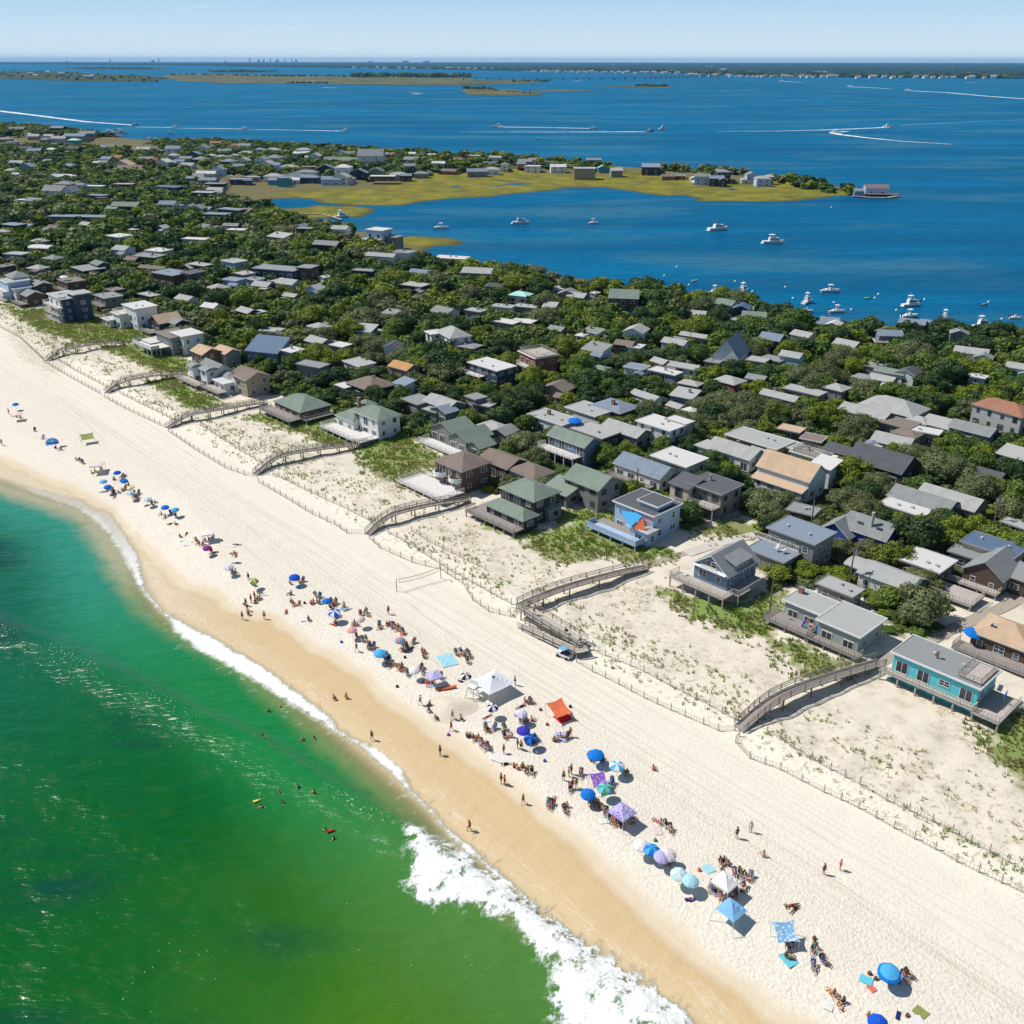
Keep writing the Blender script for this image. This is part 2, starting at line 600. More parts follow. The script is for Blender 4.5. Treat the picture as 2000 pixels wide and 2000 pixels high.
# ---------------------------------------------------------------- setting: ground
def ground_material():
    t = NT("ground_material")
    geo = t.add("NewGeometry").outputs['Position']
    sx = t.attr('bs')
    tx = t.attr('bt')
    st = t.add("CombineXYZ")
    t.set(st.inputs[0], sx)
    t.set(st.inputs[1], tx)
    stv = st.outputs[0]
    wet, sea, grass, scrub = t.attr('wet'), t.attr('sea'), t.attr('grass'), t.attr('scrub')
    forest, marsh, brown, land = t.attr('forest'), t.attr('marsh'), t.attr('brown'), t.attr('land')
    n_big = t.noise(geo, 0.05, 5)
    n_mid = t.noise(geo, 0.35, 5, 0.6)
    n_fine = t.noise(geo, 2.2, 4, 0.65)
    # dry sand with raked vehicle tracks along the beach
    dry = t.mix(n_mid, (0.645, 0.595, 0.50), (0.715, 0.67, 0.575))
    dry = t.mix(t.math('MULTIPLY', t.ss(n_fine, 0.42, 0.7), 0.3), dry, (0.49, 0.43, 0.34))
    trk = t.noise(stv, 1.0, 4, 0.6, stretch=(0.014, 1.5, 1))
    trk_m = t.math('MULTIPLY', t.ss(trk, 0.47, 0.62), t.ss(tx, 72, 84))
    trk_m = t.math('MULTIPLY', trk_m, t.ss(tx, 96, 93, 0, 1))
    dry = t.mix(t.math('MULTIPLY', trk_m, 0.30), dry, (0.47, 0.405, 0.31))
    rut = t.noise(stv, 1.0, 3, 0.6, stretch=(0.03, 0.9, 1), loc=(40, 7, 0))
    rutb = t.noise(t.add('VectorRotate', {'Vector': stv, 'Angle': 0.10}, rotation_type='Z_AXIS').outputs[0], 1.0, 2, 0.5, stretch=(0.01, 1.9, 1))
    rm_ = t.math('MULTIPLY', t.math('MULTIPLY', t.ss(rutb, 0.58, 0.66), t.ss(rut, 0.45, 0.6)), t.ss(tx, 66, 74))
    dry = t.mix(t.math('MULTIPLY', rm_, 0.4), dry, (0.46, 0.39, 0.29))
    # sand behind the dune line is a little darker and mottled
    back = t.ss(tx, 97, 104)
    inl = t.mix(n_big, (0.57, 0.515, 0.42), (0.66, 0.605, 0.505))
    inl = t.mix(t.math('MULTIPLY', t.ss(n_mid, 0.5, 0.68), 0.45), inl, (0.40, 0.335, 0.22))
    sand = t.mix(back, dry, inl)
    # damp and wet sand
    wn_ = t.math('ADD', wet, t.math('MULTIPLY', t.math('SUBTRACT', t.noise(stv, 0.16, 4), 0.5), 3.0))
    streak = t.noise(stv, 0.5, 4, 0.6, stretch=(1.0, 0.35, 1))
    wetc = t.mix(streak, (0.46, 0.335, 0.175), (0.57, 0.435, 0.255))
    pale = t.ss(sx, -128, -165)
    wetc = t.mix(pale, wetc, (0.52, 0.435, 0.31))
    damp = t.mix(streak, (0.555, 0.455, 0.315), (0.60, 0.52, 0.39))
    wetc = t.mix(t.ss(sea, 4.5, 0.5, 0.0, 0.3), wetc, (0.62, 0.52, 0.36))
    # darker water mark just below the wet edge, lighter below it
    mark = t.math('MULTIPLY', t.ss(wn_, -3.4, -1.8), t.ss(wn_, -0.4, -1.4))
    wetc = t.mix(t.math('MULTIPLY', mark, 0.5), wetc, (0.41, 0.28, 0.11))
    k1 = t.ss(wn_, -2.8, -1.0)
    col = t.mix(k1, wetc, damp)
    col = t.mix(t.ss(wn_, -0.8, 1.6), col, sand)
    prints = t.math('MULTIPLY', t.ss(t.noise(geo, 1.7, 4, 0.7), 0.52, 0.66), t.math('MULTIPLY', t.ss(wn_, 0.0, 2.0), t.ss(tx, 92, 76, 0.15, 1.0)))
    col = t.mix(t.math('MULTIPLY', prints, 0.30), col, (0.44, 0.375, 0.27))
    # thin lace of old foam lines on the wet sand
    fl = t.noise(stv, 0.09, 5, 0.6, stretch=(0.5, 2.0, 1))
    line = t.math('SUBTRACT', 1.0, t.ss(t.math('ABSOLUTE', t.math('SUBTRACT', fl, 0.5)), 0.0, 0.010))
    line = t.math('MULTIPLY', line, t.math('MULTIPLY', t.ss(sea, 6, 1.0), t.ss(sea, 0.0, 1.0)))
    col = t.mix(t.math('MULTIPLY', line, 0.35), col, (0.72, 0.68, 0.6))
    # plants: colour of sparse low growth between the modelled tufts
    gm = t.ss(t.math('ADD', t.math('ADD', grass, 1.0), t.math('MULTIPLY', t.math('SUBTRACT', n_mid, 0.5), 12.0)), -1.2, 1.8)
    gcol = t.mix(n_fine, (0.10, 0.18, 0.022), (0.20, 0.27, 0.045))
    gcol = t.mix(t.ss(n_big, 0.4, 0.65), gcol, (0.20, 0.20, 0.07))
    col = t.mix(t.math('MULTIPLY', gm, 0.92), col, gcol)
    scm = t.ss(t.math('ADD', scrub, t.math('MULTIPLY', t.math('SUBTRACT', n_mid, 0.5), 16.0)), -1.0, 3.0)
    scf = t.math('MULTIPLY', scm, t.ss(n_fine, 0.47, 0.56))
    col = t.mix(t.math('MULTIPLY', scf, 0.7), col, (0.22, 0.205, 0.10))
    # dune-front specks
    dune = t.math('MULTIPLY', t.ss(tx, 96.5, 98), t.ss(tx, 118, 108, 0, 1))
    sp = t.math('MULTIPLY', dune, t.ss(t.noise(geo, 1.1, 4, 0.7), 0.55, 0.62))
    col = t.mix(t.math('MULTIPLY', sp, 0.55), col, (0.24, 0.22, 0.11))
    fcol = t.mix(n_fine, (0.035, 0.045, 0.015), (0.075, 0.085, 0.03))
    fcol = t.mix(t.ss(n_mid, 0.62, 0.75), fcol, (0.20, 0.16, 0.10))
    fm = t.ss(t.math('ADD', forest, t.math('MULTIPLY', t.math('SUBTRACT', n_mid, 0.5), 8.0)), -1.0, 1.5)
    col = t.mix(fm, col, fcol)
    far = t.ss(tx, 150, 200)
    col = t.mix(t.math('MULTIPLY', far, t.ss(forest, 0.5, -0.5, 0, 1)), col, (0.13, 0.115, 0.06))
    bcol = t.mix(t.noise(geo, 0.12, 4, 0.6), (0.10, 0.088, 0.036), (0.155, 0.135, 0.05))
    col = t.mix(t.ss(t.math('ADD', brown, t.math('MULTIPLY', t.math('SUBTRACT', n_big, 0.5), 14.0)), -3.0, 3.0), col, bcol)
    mn = t.noise(geo, 0.06, 5, 0.62)
    mcol = t.mix(t.ss(mn, 0.35, 0.65), (0.115, 0.125, 0.01), (0.22, 0.19, 0.012))
    mcol = t.mix(t.math('MULTIPLY', t.ss(t.noise(geo, 0.03, 4, 0.6, loc=(9, 2, 0)), 0.52, 0.64), 0.7), mcol, (0.10, 0.082, 0.02))
    mcol = t.mix(t.math('MULTIPLY', t.ss(t.noise(geo, 0.2, 4, 0.7), 0.5, 0.62), 0.35), mcol, (0.08, 0.085, 0.012))
    col = t.mix(t.ss(t.math('ADD', marsh, t.math('MULTIPLY', t.math('SUBTRACT', n_big, 0.5), 6.0)), -1.0, 1.5), col, mcol)
    edge = t.math('MULTIPLY', t.ss(land, 7, 1, 0, 1), t.ss(tx, 200, 210))
    col = t.mix(t.math('MULTIPLY', edge, 0.75), col, (0.045, 0.045, 0.02))
    rough = t.ss(wn_, -4.0, -0.5, 0.32, 0.95)
    # footprints churn the sand between the wet edge and the raked part
    fp = t.noise(geo, 2.6, 3, 0.65)
    fstr = t.math('MULTIPLY', t.ss(wn_, -0.5, 1.5), t.ss(tx, 90, 80, 0.25, 1.0))
    h = t.math('MULTIPLY', fp, fstr)
    h = t.math('ADD', h, t.math('MULTIPLY', trk, 0.25))
    h = t.math('ADD', h, t.math('MULTIPLY', n_fine, 0.3))
    return t.done(t.bsdf(col, rough, 0.25, t.bump(h, 0.75, 0.3)))


def build_ground():
    pys = np.concatenate([np.arange(2420, 420, -5.0), np.arange(420, 222, -2.5)])
    us = np.linspace(-0.80, 0.80, 620)
    v = (pys - 1000) / FPX
    tt = (0 - CAMH) / (-SP - v * CP)
    yy = (CP - v * SP) * tt
    X = us[None, :] * tt[:, None]
    Y = np.repeat(yy[:, None], len(us), 1)
    s, t = to_st(X, Y)
    land, marsh, brown = sdf(LAND, X, Y), umax(MARSH, X, Y), umax(BROWN, X, Y)
    forest = np.maximum(sdf(FOREST, X, Y), umax(SPIT, X, Y))
    grass, scrub = umax(GRASS, X, Y), umax(SCRUB, X, Y)
    Z = gz(X, Y, land, np.maximum(marsh, brown))
    nr, nc = X.shape
    i = np.arange(nr * nc).reshape(nr, nc)
    F = np.stack([i[:-1, :-1], i[:-1, 1:], i[1:, 1:], i[1:, :-1]], -1).reshape(-1, 4)
    V = np.stack([X, Y, Z], -1).reshape(-1, 3)
    cl = lambda a: np.clip(a, -60, 60).ravel()
    at_ = {'bs': s.ravel(), 'bt': t.ravel(), 'wet': cl(t - np.interp(s, WET_S, WET_T)), 'sea': cl(t - np.interp(s, WL_S, WL_T)),
           'grass': cl(grass), 'scrub': cl(scrub), 'forest': cl(forest), 'marsh': cl(marsh), 'brown': cl(brown), 'land': cl(land)}
    me = np_mesh('ground', V, F, ground_material(), smooth=True, attrs=at_)
    tag(link('ground', me), 'barrier island of pale beach sand, dunes, thicket floor and golden marsh', kind='structure')
    m = MB()   # sea floor far out under the water sheets, to the horizon
    m.add([(-60000, -3000, -7.5), (60000, -3000, -7.5), (60000, 46000, -7.5), (-60000, 46000, -7.5)], [(0, 1, 2, 3)])
    tag(m.build('sea_floor', plain('sea_floor_sand', (0.2, 0.18, 0.12))), 'sandy sea floor under the water', kind='structure')


# ---------------------------------------------------------------- setting: water
FOAM_BIG = [(790, 1621), (823, 1631), (860, 1649), (888, 1659), (919, 1679), (953, 1702), (1000, 1739), (1045, 1768), (1090, 1805), (1145, 1842), (1235, 1905), (1310, 1952), (1380, 2030), (1240, 2080), (1150, 2050), (1110, 2010), (1085, 1985), (1085, 1940), (1095, 1908), (1070, 1880), (1038, 1852), (1018, 1815), (995, 1798), (979, 1798), (940, 1785), (904, 1769), (862, 1772), (836, 1762), (808, 1752), (800, 1730), (810, 1700), (808, 1676), (812, 1650)]
SH_OUT = [(52, 953), (90, 959), (129, 970), (160, 976), (191, 997), (220, 1003), (248, 1047), (272, 1083), (277, 1116), (287, 1155), (323, 1194), (375, 1225), (424, 1249), (466, 1274), (500, 1290), (544, 1321), (572, 1345), (609, 1371), (645, 1399), (663, 1422), (689, 1441), (720, 1453), (748, 1466), (785, 1500), (810, 1545), (849, 1581), (875, 1614), (904, 1638), (927, 1653), (950, 1679), (1000, 1721), (1026, 1746), (1060, 1780), (1096, 1809), (1142, 1840), (1181, 1871), (1233, 1902), (1305, 1948), (1370, 1998), (1440, 2050)]
SH_IN = [(1400, 2050), (1300, 1975), (1220, 1915), (1130, 1850), (1060, 1795), (1000, 1741), (966, 1715), (914, 1668), (880, 1635), (862, 1611), (830, 1580), (805, 1556), (775, 1525), (733, 1486), (697, 1458), (655, 1432), (616, 1406), (578, 1382), (539, 1357), (500, 1331), (440, 1297), (388, 1270), (344, 1235), (318, 1200), (282, 1162), (258, 1122), (240, 1085), (215, 1045), (180, 1012), (145, 990), (90, 972), (52, 958)]


def ocean_material():
    t = NT("ocean_material")
    sx, tx, d = t.attr('bs'), t.attr('bt'), t.attr('dist')
    fo, sh, cr = t.attr('foam'), t.attr('shore'), t.attr('crest')
    st = t.add("CombineXYZ")
    t.set(st.inputs[0], sx)
    t.set(st.inputs[1], tx)
    v = st.outputs[0]
    geo = t.add("NewGeometry").outputs['Position']
    nb = t.noise(v, 0.035, 5, 0.55)
    nm = t.noise(v, 0.25, 5, 0.6)
    dd = t.math('ADD', d, t.math('MULTIPLY', t.math('SUBTRACT', nm, 0.5), 5.0))
    deep = t.mix(t.ss(sx, -95, -175), (0.0004, 0.084, 0.010), (0.0004, 0.098, 0.048))
    olive = t.math('MULTIPLY', t.ss(t.math('ADD', sx, t.math('MULTIPLY', nb, 40)), -80, -25), t.ss(dd, 56, 22, 0, 1))
    deep = t.mix(olive, deep, (0.050, 0.150, 0.008))
    # darker weed drifts below the surface
    wd = t.noise(geo, 0.03, 4, 0.5, stretch=(0.55, 1.9, 1), loc=(3.1, 7.7, 0))
    deep = t.mix(t.math('MULTIPLY', t.ss(wd, 0.50, 0.66), t.ss(dd, 14, 24, 0, 0.8)), deep, (0.0, 0.042, 0.03))
    mid = t.mix(nm, (0.002, 0.145, 0.028), (0.012, 0.185, 0.05))
    mid = t.mix(t.ss(sx, -120, -180), mid, (0.018, 0.20, 0.13))
    mid = t.mix(t.ss(sx, -100, -60), mid, (0.055, 0.165, 0.03))
    col = t.mix(t.ss(dd, 9, 24), mid, deep)
    shal = t.mix(nm, (0.15, 0.20, 0.06), (0.26, 0.27, 0.12))
    bigsh = t.ss(sx, -150, -178)
    d2 = t.math('SUBTRACT', dd, t.math('MULTIPLY', bigsh, 3.0))
    shal = t.mix(bigsh, shal, (0.33, 0.31, 0.19))
    col = t.mix(t.ss(d2, 1.0, 6.5), shal, col)
    mott = t.noise(geo, 0.4, 4, 0.7)
    col = t.mix(t.math('MULTIPLY', t.ss(mott, 0.54, 0.70), 0.07), col, (0.16, 0.17, 0.04))
    # foam: broken wave
    lace = t.noise(v, 0.55, 7, 0.68, stretch=(1.0, 0.75, 1))
    lace2 = t.noise(v, 2.2, 4, 0.7)
    fin = t.math('ADD', t.math('MINIMUM', t.math('MULTIPLY', fo, 0.9), 1.05), t.math('MULTIPLY', t.math('SUBTRACT', lace, 0.47), 12.0))
    fin = t.math('ADD', fin, t.math('MULTIPLY', t.math('SUBTRACT', lace2, 0.5), 3.2))
    f1 = t.math('MULTIPLY', t.ss(fin, -0.5, 1.1), t.ss(fo, -1.8, 0.3))
    sin_ = t.math('ADD', t.math('MULTIPLY', sh, 1.15), t.math('MULTIPLY', t.math('SUBTRACT', lace, 0.47), 3.0))
    sin_ = t.math('ADD', sin_, t.math('MULTIPLY', t.math('SUBTRACT', lace2, 0.5), 1.0))
    f2 = t.ss(sin_, -0.4, 1.0)
    f2 = t.math('MULTIPLY', f2, t.ss(sx, -205, -150, 0.5, 1.0))
    tail = t.math('MULTIPLY', t.ss(sh, -4.0, 0.0), t.ss(t.noise(v, 0.9, 5, 0.7, stretch=(1, 0.35, 1)), 0.56, 0.68))
    f2 = t.math('MAXIMUM', f2, t.math('MULTIPLY', tail, 0.4))
    fl = t.noise(v, 2.6, 3, 0.6, stretch=(0.8, 1.3, 1))
    seg = t.ss(t.noise(v, 0.05, 2), 0.45, 0.6)
    crest_glints = t.math('MULTIPLY', t.math('MULTIPLY', t.ss(fl, 0.60, 0.66), t.ss(cr, 1.5, 0.4, 0, 1)), seg)  # white flecks along the swell crest, sun sparkle painted as colour
    gl = t.noise(geo, 3.2, 2, 0.5)
    sea_glitter = t.math('MULTIPLY', t.ss(gl, 0.735, 0.76), t.ss(t.noise(geo, 0.05, 2, loc=(5, 1, 0)), 0.50, 0.62))  # patches of sun glitter painted as tiny white specks
    foam = t.math('MAXIMUM', t.math('MAXIMUM', f1, f2), t.math('MAXIMUM', crest_glints, t.math('MULTIPLY', sea_glitter, 0.6)))  # real foam together with the painted glints
    col = t.mix(foam, col, (0.80, 0.82, 0.80))
    wv = t.noise(geo, 0.9, 4, 0.6, stretch=(0.6, 1.8, 1))
    wv2 = t.noise(geo, 0.22, 3, 0.55, stretch=(0.6, 1.6, 1))
    hh = t.math('ADD', t.math('MULTIPLY', wv, 0.5), t.math('MULTIPLY', wv2, 1.6))
    hh = t.math('ADD', hh, t.math('MULTIPLY', t.math('MULTIPLY', foam, lace2), 0.8))
    rough = t.math('ADD', 0.20, t.math('MULTIPLY', foam, 0.7))
    b = t.bsdf(col, rough, 0.26, t.bump(hh, 0.6, 0.4), IOR=1.33)
    alpha = t.math('MAXIMUM', t.ss(t.math('ADD', d, t.math('MULTIPLY', nm, 1.2)), -0.2, 4.5, 0.0, 1.0), foam)
    tr = t.add("BsdfTransparent")
    mx = t.add("MixShader")
    t.set(mx.inputs[0], alpha)
    t.l.new(tr.outputs[0], mx.inputs[1])
    t.l.new(b, mx.inputs[2])
    return t.done(mx.outputs[0])


def swell(s, t):
    dt = t - np.interp(s, CR_S, CR_T)
    amp = 1.0 + 0.3 * sstep(-170, -90, s) - 0.25 * sstep(-75, -60, s)
    return WZ + amp * np.exp(-np.where(dt > 0, dt / 2.0, dt / 4.8) ** 2) + 0.3 * np.exp(-((dt + 17 + 3 * np.sin(s / 23)) / 3.5) ** 2)


def build_ocean():
    S = np.arange(-420, 40, 0.4)
    T = np.concatenate([np.arange(-70, 0, 1.0), np.arange(0, 67, 0.3)])
    s, t = np.meshgrid(S, T, indexing='ij')
    x, y = from_st(s, t)
    d = np.interp(s, WL_S, WL_T) - t
    big = sdf(wpoly(FOAM_BIG), x, y)
    sh = sdf(wpoly(SH_OUT + SH_IN), x, y)
    dt = t - np.interp(s, CR_S, CR_T)
    z = swell(s, t)
    z += (0.16 * (fbm(s / 5 + t / 9, t / 2.6, 21, 3) - 0.5)) * sstep(1, 8, d)
    fm = sstep(-0.5, 2.0, big)
    z += fm * (0.15 + 0.55 * (fbm(s / 1.1, t / 1.1, 5, 3) - 0.35))
    z += sstep(-0.3, 0.6, sh) * 0.12 * fbm(s / 0.8, t / 0.8, 6, 2)
    # the thin edge of the swash lies on the sand
    G = gz(x, y, land=np.full(x.shape, 99.0), marsh=np.full(x.shape, -9.0))
    z = np.maximum(z, np.where(d < 3, G + 0.03, -9))
    keep = d > -1.2
    i = np.arange(s.size).reshape(s.shape)
    F = np.stack([i[:-1, :-1], i[1:, :-1], i[1:, 1:], i[:-1, 1:]], -1).reshape(-1, 4)
    k = keep[:-1, :-1].ravel()
    F = F[k]
    V = np.stack([x, y, z], -1).reshape(-1, 3)
    at_ = {'bs': s.ravel(), 'bt': t.ravel(), 'dist': np.clip(d, -9, 300).ravel(), 'foam': np.clip(big, -30, 30).ravel(), 'shore': np.clip(sh, -30, 30).ravel(), 'crest': np.abs(dt + 0.8).clip(0, 30).ravel()}
    me = np_mesh('ocean', V, F, ocean_material(), smooth=True, attrs=at_)
    tag(link('ocean_water', me), 'green ocean with a breaking wave and white foam along the sand', kind='structure')
    m = MB()
    pts = [from_st(-50000, -69), from_st(9000, -69), from_st(9000, -9000), from_st(-50000, -9000)]
    pts2 = [from_st(-50000, 40), from_st(-419, 40), from_st(-419, -69.5), from_st(-50000, -69.5)]
    m.add([(a, b, -2.3) for a, b in pts], [(0, 3, 2, 1)])
    m.add([(a, b, -2.32) for a, b in pts2], [(0, 3, 2, 1)])
    tag(m.build('open_sea', plain('open_sea_water', (0.003, 0.10, 0.07), 0.15, 0.5)), 'open green sea beyond the surf', kind='structure')


def bay_material():
    t = NT("bay_material")
    geo = t.add("NewGeometry").outputs['Position']
    n1 = t.noise(geo, 0.0016, 5, 0.6, stretch=(1.0, 2.2, 1))
    n2 = t.noise(geo, 0.011, 5, 0.6, stretch=(0.35, 2.5, 1))
    n3 = t.noise(geo, 0.0075, 4, 0.62, stretch=(0.7, 1.6, 1), loc=(11, 3, 0))
    col = t.mix(t.ss(n1, 0.35, 0.65), (0.0, 0.080, 0.180), (0.0, 0.118, 0.245))
    col = t.mix(t.math('MULTIPLY', t.ss(n2, 0.5, 0.68), 0.55), col, (0.002, 0.13, 0.26))
    col = t.mix(t.math('MULTIPLY', t.ss(n3, 0.48, 0.64), 0.62), col, (0.045, 0.14, 0.20))
    n4 = t.noise(geo, 0.006, 5, 0.6, stretch=(0.3, 3.0, 1), loc=(3, 30, 0))
    col = t.mix(t.math('MULTIPLY', t.ss(n4, 0.48, 0.62), 0.55), col, (0.0, 0.058, 0.145))
    fine = t.noise(geo, 0.28, 5, 0.72, stretch=(0.6, 1.4, 1))
    col = t.mix(t.math('MULTIPLY', t.ss(fine, 0.46, 0.66), 0.40), col, (0.001, 0.035, 0.095))
    w = t.noise(geo, 0.55, 4, 0.65, stretch=(0.7, 1.5, 1))
    w2 = t.noise(geo, 0.09, 4, 0.6, stretch=(0.7, 1.5, 1))
    h = t.math('ADD', w, t.math('MULTIPLY', w2, 2.5))
    bp = t.bump(h, 0.6, 0.5)
    df = t.add("BsdfDiffuse", {'Color': col, 'Normal': bp}).outputs[0]
    gl = t.add("BsdfGlossy", {'Color': (0.38, 0.85, 1.0, 1), 'Roughness': 0.25, 'Normal': bp}).outputs[0]
    fr = t.add("Fresnel", {'IOR': 1.33, 'Normal': bp}).outputs[0]
    mx = t.add("MixShader")
    t.set(mx.inputs[0], t.math('MINIMUM', t.math('MULTIPLY', fr, 0.30), 0.16))
    t.l.new(df, mx.inputs[1])
    t.l.new(gl, mx.inputs[2])
    return t.done(mx.outputs[0])


def build_bay():
    m = MB()
    a = [from_st(-54000, 200), from_st(8000, 200), (55000, 3000), (60000, 45500), (-60000, 45500)]
    m.add([(x, y, WZ) for x, y in a], [(0, 1, 2, 3, 4)])
    tag(m.build('bay_water', bay_material()), 'wide blue bay behind the barrier island', kind='structure')


def slab(name, poly, z0, z1, mat, label, kind='structure'):
    m = MB()
    n = len(poly)
    vs = [(x, y, z1) for x, y in poly] + [(x, y, z0) for x, y in poly]
    m.add(vs, [tuple(range(n))] + [(i, (i + 1) % n, n + (i + 1) % n, n + i) for i in range(n)])
    return tag(m.build(name, mat), label, kind=kind)


ISLANDS = [
    ([(-700, 158), (-300, 157), (0, 155), (60, 157), (160, 160), (240, 160), (310, 161), (300, 157), (330, 154), (300, 150), (250, 147), (180, 146), (130, 141), (60, 140), (-100, 139), (-700, 141)], 'wooded bay island with sandy shore and small buildings', 'wood'),
    ([(120, 133), (250, 132), (330, 135), (300, 137), (150, 136)], 'thin wooded strip of land far across the bay', 'wood'),
    ([(310, 152), (350, 159), (430, 163), (500, 163), (640, 165), (760, 166), (900, 166), (1000, 164), (1072, 159), (1040, 156), (960, 157), (900, 152), (780, 150), (640, 150), (500, 147), (400, 144), (330, 146)], 'long flat marsh island across the bay', 'marsh'),
    ([(400, 139), (470, 138), (560, 140), (520, 142), (420, 142)], 'small dark marsh islet in the far bay', 'wood'),
    ([(902, 178), (912, 172), (925, 171), (960, 174), (1000, 175), (1065, 184), (1045, 187), (1000, 188), (920, 187)], 'small green islet with scrub and a landing', 'marsh'),
    ([(1035, 177), (1110, 176), (1180, 178), (1110, 179), (1050, 179.5)], 'thin sand bar beside the green islet', 'marsh'),
    ([(1170, 169), (1230, 168), (1280, 167), (1320, 170), (1300, 171.5), (1240, 171)], 'flat scrub covered islet near the causeway', 'marsh'),
]


def far_land_material(a, b, name):
    t = NT(name)
    geo = t.add("NewGeometry").outputs['Position']
    n = t.noise(geo, 0.004, 6, 0.65)
    col = t.mix(t.ss(n, 0.35, 0.65), a, b)
    return t.done(t.bsdf(col, 0.95, 0.1))


def build_far():
    mm = far_land_material((0.06, 0.075, 0.03), (0.15, 0.135, 0.06), 'marsh_island_material')
    wm = far_land_material((0.02, 0.04, 0.015), (0.07, 0.08, 0.03), 'wooded_island_material')
    for pts, lab, k in ISLANDS:
        slab('island', wpoly(pts), WZ - 1, WZ + 0.8, mm if k == 'marsh' else wm, lab)
    edge = [(-1200, 127), (0, 126.5), (300, 128), (500, 130.5), (700, 133), (850, 135.5), (1000, 138), (1150, 139.5), (1300, 142), (1400, 146), (1500, 149.5), (2000, 152.5), (3200, 156)]
    E = wpoly(edge)
    far = [(x / y * 45400, 45400) for x, y in reversed(E)]
    slab('mainland', E + far, WZ - 1, WZ + 4, far_land_material((0.008, 0.026, 0.022), (0.022, 0.042, 0.032), 'mainland_material'), 'low wooded mainland along the horizon')
    return E


build_ground()
build_ocean()
build_bay()
MAIN_EDGE = build_far()
hz = MB()
hz.box(0, 18000, 70.5, 130000, 58000, 159)
tv = NT('haze_volume')
pv = tv.add("VolumePrincipled", {'Density': 2.3e-5, 'Anisotropy': 0.0})
pv.inputs['Color'].default_value = (0.20, 0.58, 1.0, 1)
tv.l.new(pv.outputs[0], tv.out.inputs[1])
tag(hz.build('haze', tv.mat), 'thin blue sea haze over the whole bay', kind='stuff')

# ---------------------------------------------------------------- labels: what tells look-alikes apart
HOUSE_MARKS = [(1840, 1310, 'turquoise beach house'), (1650, 1200, 'long deck-chair house'), (1410, 1110, 'blue stilt house'), (1270, 1010, 'shade-sail house'),
               (1665, 1030, 'royal blue house'), (1550, 905, 'tan-roofed white house'), (1035, 975, 'dark green-roofed house'), (904, 910, 'brick balcony house'), (720, 810, 'green-roofed white house'),
               (590, 785, 'low green-roofed house'), (480, 745, 'tan two-storey house'), (336, 660, 'white modernist house'), (267, 600, 'stepped white house'), (129, 592, 'navy balconied house'),
               (961, 720, 'navy box house'), (1050, 697, 'red brick terrace house'), (886, 652, 'solar-roofed house'), (1220, 578, 'brown bay barn'), (740, 470, 'white tower house'),
               (1966, 790, 'red hip-roofed house'), (1715, 890, 'dark gabled house'), (1430, 685, 'A-shaped house'), (523, 678, 'big blue slanted house'), (544, 531, 'long grey-blue building'),
               (334, 545, 'dark brown modern house'), (110, 375, 'white gabled hall'), (155, 424, 'long blue-grey roof'), (748, 350, 'raised marsh house'), (1142, 332, 'marsh box house'),
               (1295, 835, 'strip-windowed house'), (1122, 860, 'sun-terrace house'), (1748, 790, 'big grey hip roof'), (1704, 370, 'dock house'), (725, 303, 'white spit house'), (1800, 970, 'twin grey roofs')]
BEACH_MARKS = [(963, 1335, 'big white lifeguard tent'), (1096, 1390, 'orange sail tent'), (820, 1140, 'volleyball net'), (1217, 1590, 'lavender peaked canopy'), (1419, 1725, 'white peaked canopy'), (1431, 1785, 'pale blue domed shelter'),
               (171, 858, 'green sun sail'), (190, 912, 'pink flat canopy'), (1536, 1830, 'patterned blue sun sail'), (1172, 1530, 'purple sun sail'), (872, 1344, 'orange rescue board'), (1738, 1905, 'blue-bordered umbrella'),
               (849, 1322, 'pale lavender canopy'), (406, 1046, 'white flat canopy'), (875, 1290, 'big aqua beach sheet'), (655, 1202, 'blue and white umbrella'), (575, 1135, 'lone royal blue umbrella'), (1166, 1480, 'big bright blue umbrella'),
               (102, 862, 'pale blue beach tent'), (235, 945, 'far umbrella cluster'), (1110, 1260, 'boardwalk ramp'), (1290, 1665, 'row of blue umbrellas'), (1640, 1920, 'coral and aqua towels')]
BAY_MARKS = [(1018, 436, 'dark-topped cruiser'), (1403, 448, 'large cove cruiser'), (1511, 474, 'white flybridge boat'), (1704, 375, 'dock house'), (1452, 570, 'boat off the marsh'), (1780, 598, 'boat off the thicket'), (1622, 570, 'long white motorboat'), (862, 447, 'boat by the marsh tip')]
ORD = ['', 'second ', 'third ', 'fourth ', 'fifth ', 'sixth ', 'seventh ', 'eighth ', 'ninth ', 'tenth ', 'eleventh ', 'twelfth ', 'thirteenth ', 'fourteenth ', 'fifteenth ', 'sixteenth ']
PENDING = []


def later(o, phrase, px, py, marks, own=None):
    PENDING.append((o, phrase, px, py, marks, own))


def resolve_labels():
    buckets = {}
    for o, phrase, px, py, marks, own in PENDING:
        best = None
        for mx, my, mn in marks:
            if mn == own:
                continue
            dx, dy = px - mx, (py - my) * 1.6
            d = math.hypot(dx, dy)
            if best is None or d < best[0]:
                best = (d, dx, dy, mn)
        d, dx, dy, mn = best
        if abs(dx) > abs(dy):
            rel = 'left of' if dx < 0 else 'right of'
        else:
            rel = 'behind' if dy < 0 else 'in front of'
        buckets.setdefault((phrase, rel, mn), []).append((d, o))
    for (phrase, rel, mn), lst in buckets.items():
        lst.sort(key=lambda q: q[0])
        for i, (d, o) in enumerate(lst):
            pre = ORD[i] if i < len(ORD) else '%dth ' % (i + 1)
            if len(lst) > 1 and i == 0:
                pre = 'nearest '
            elif i:
                pre = pre.strip() + '-nearest '
            o['label'] = f"{pre}{phrase} {rel} the {mn}"


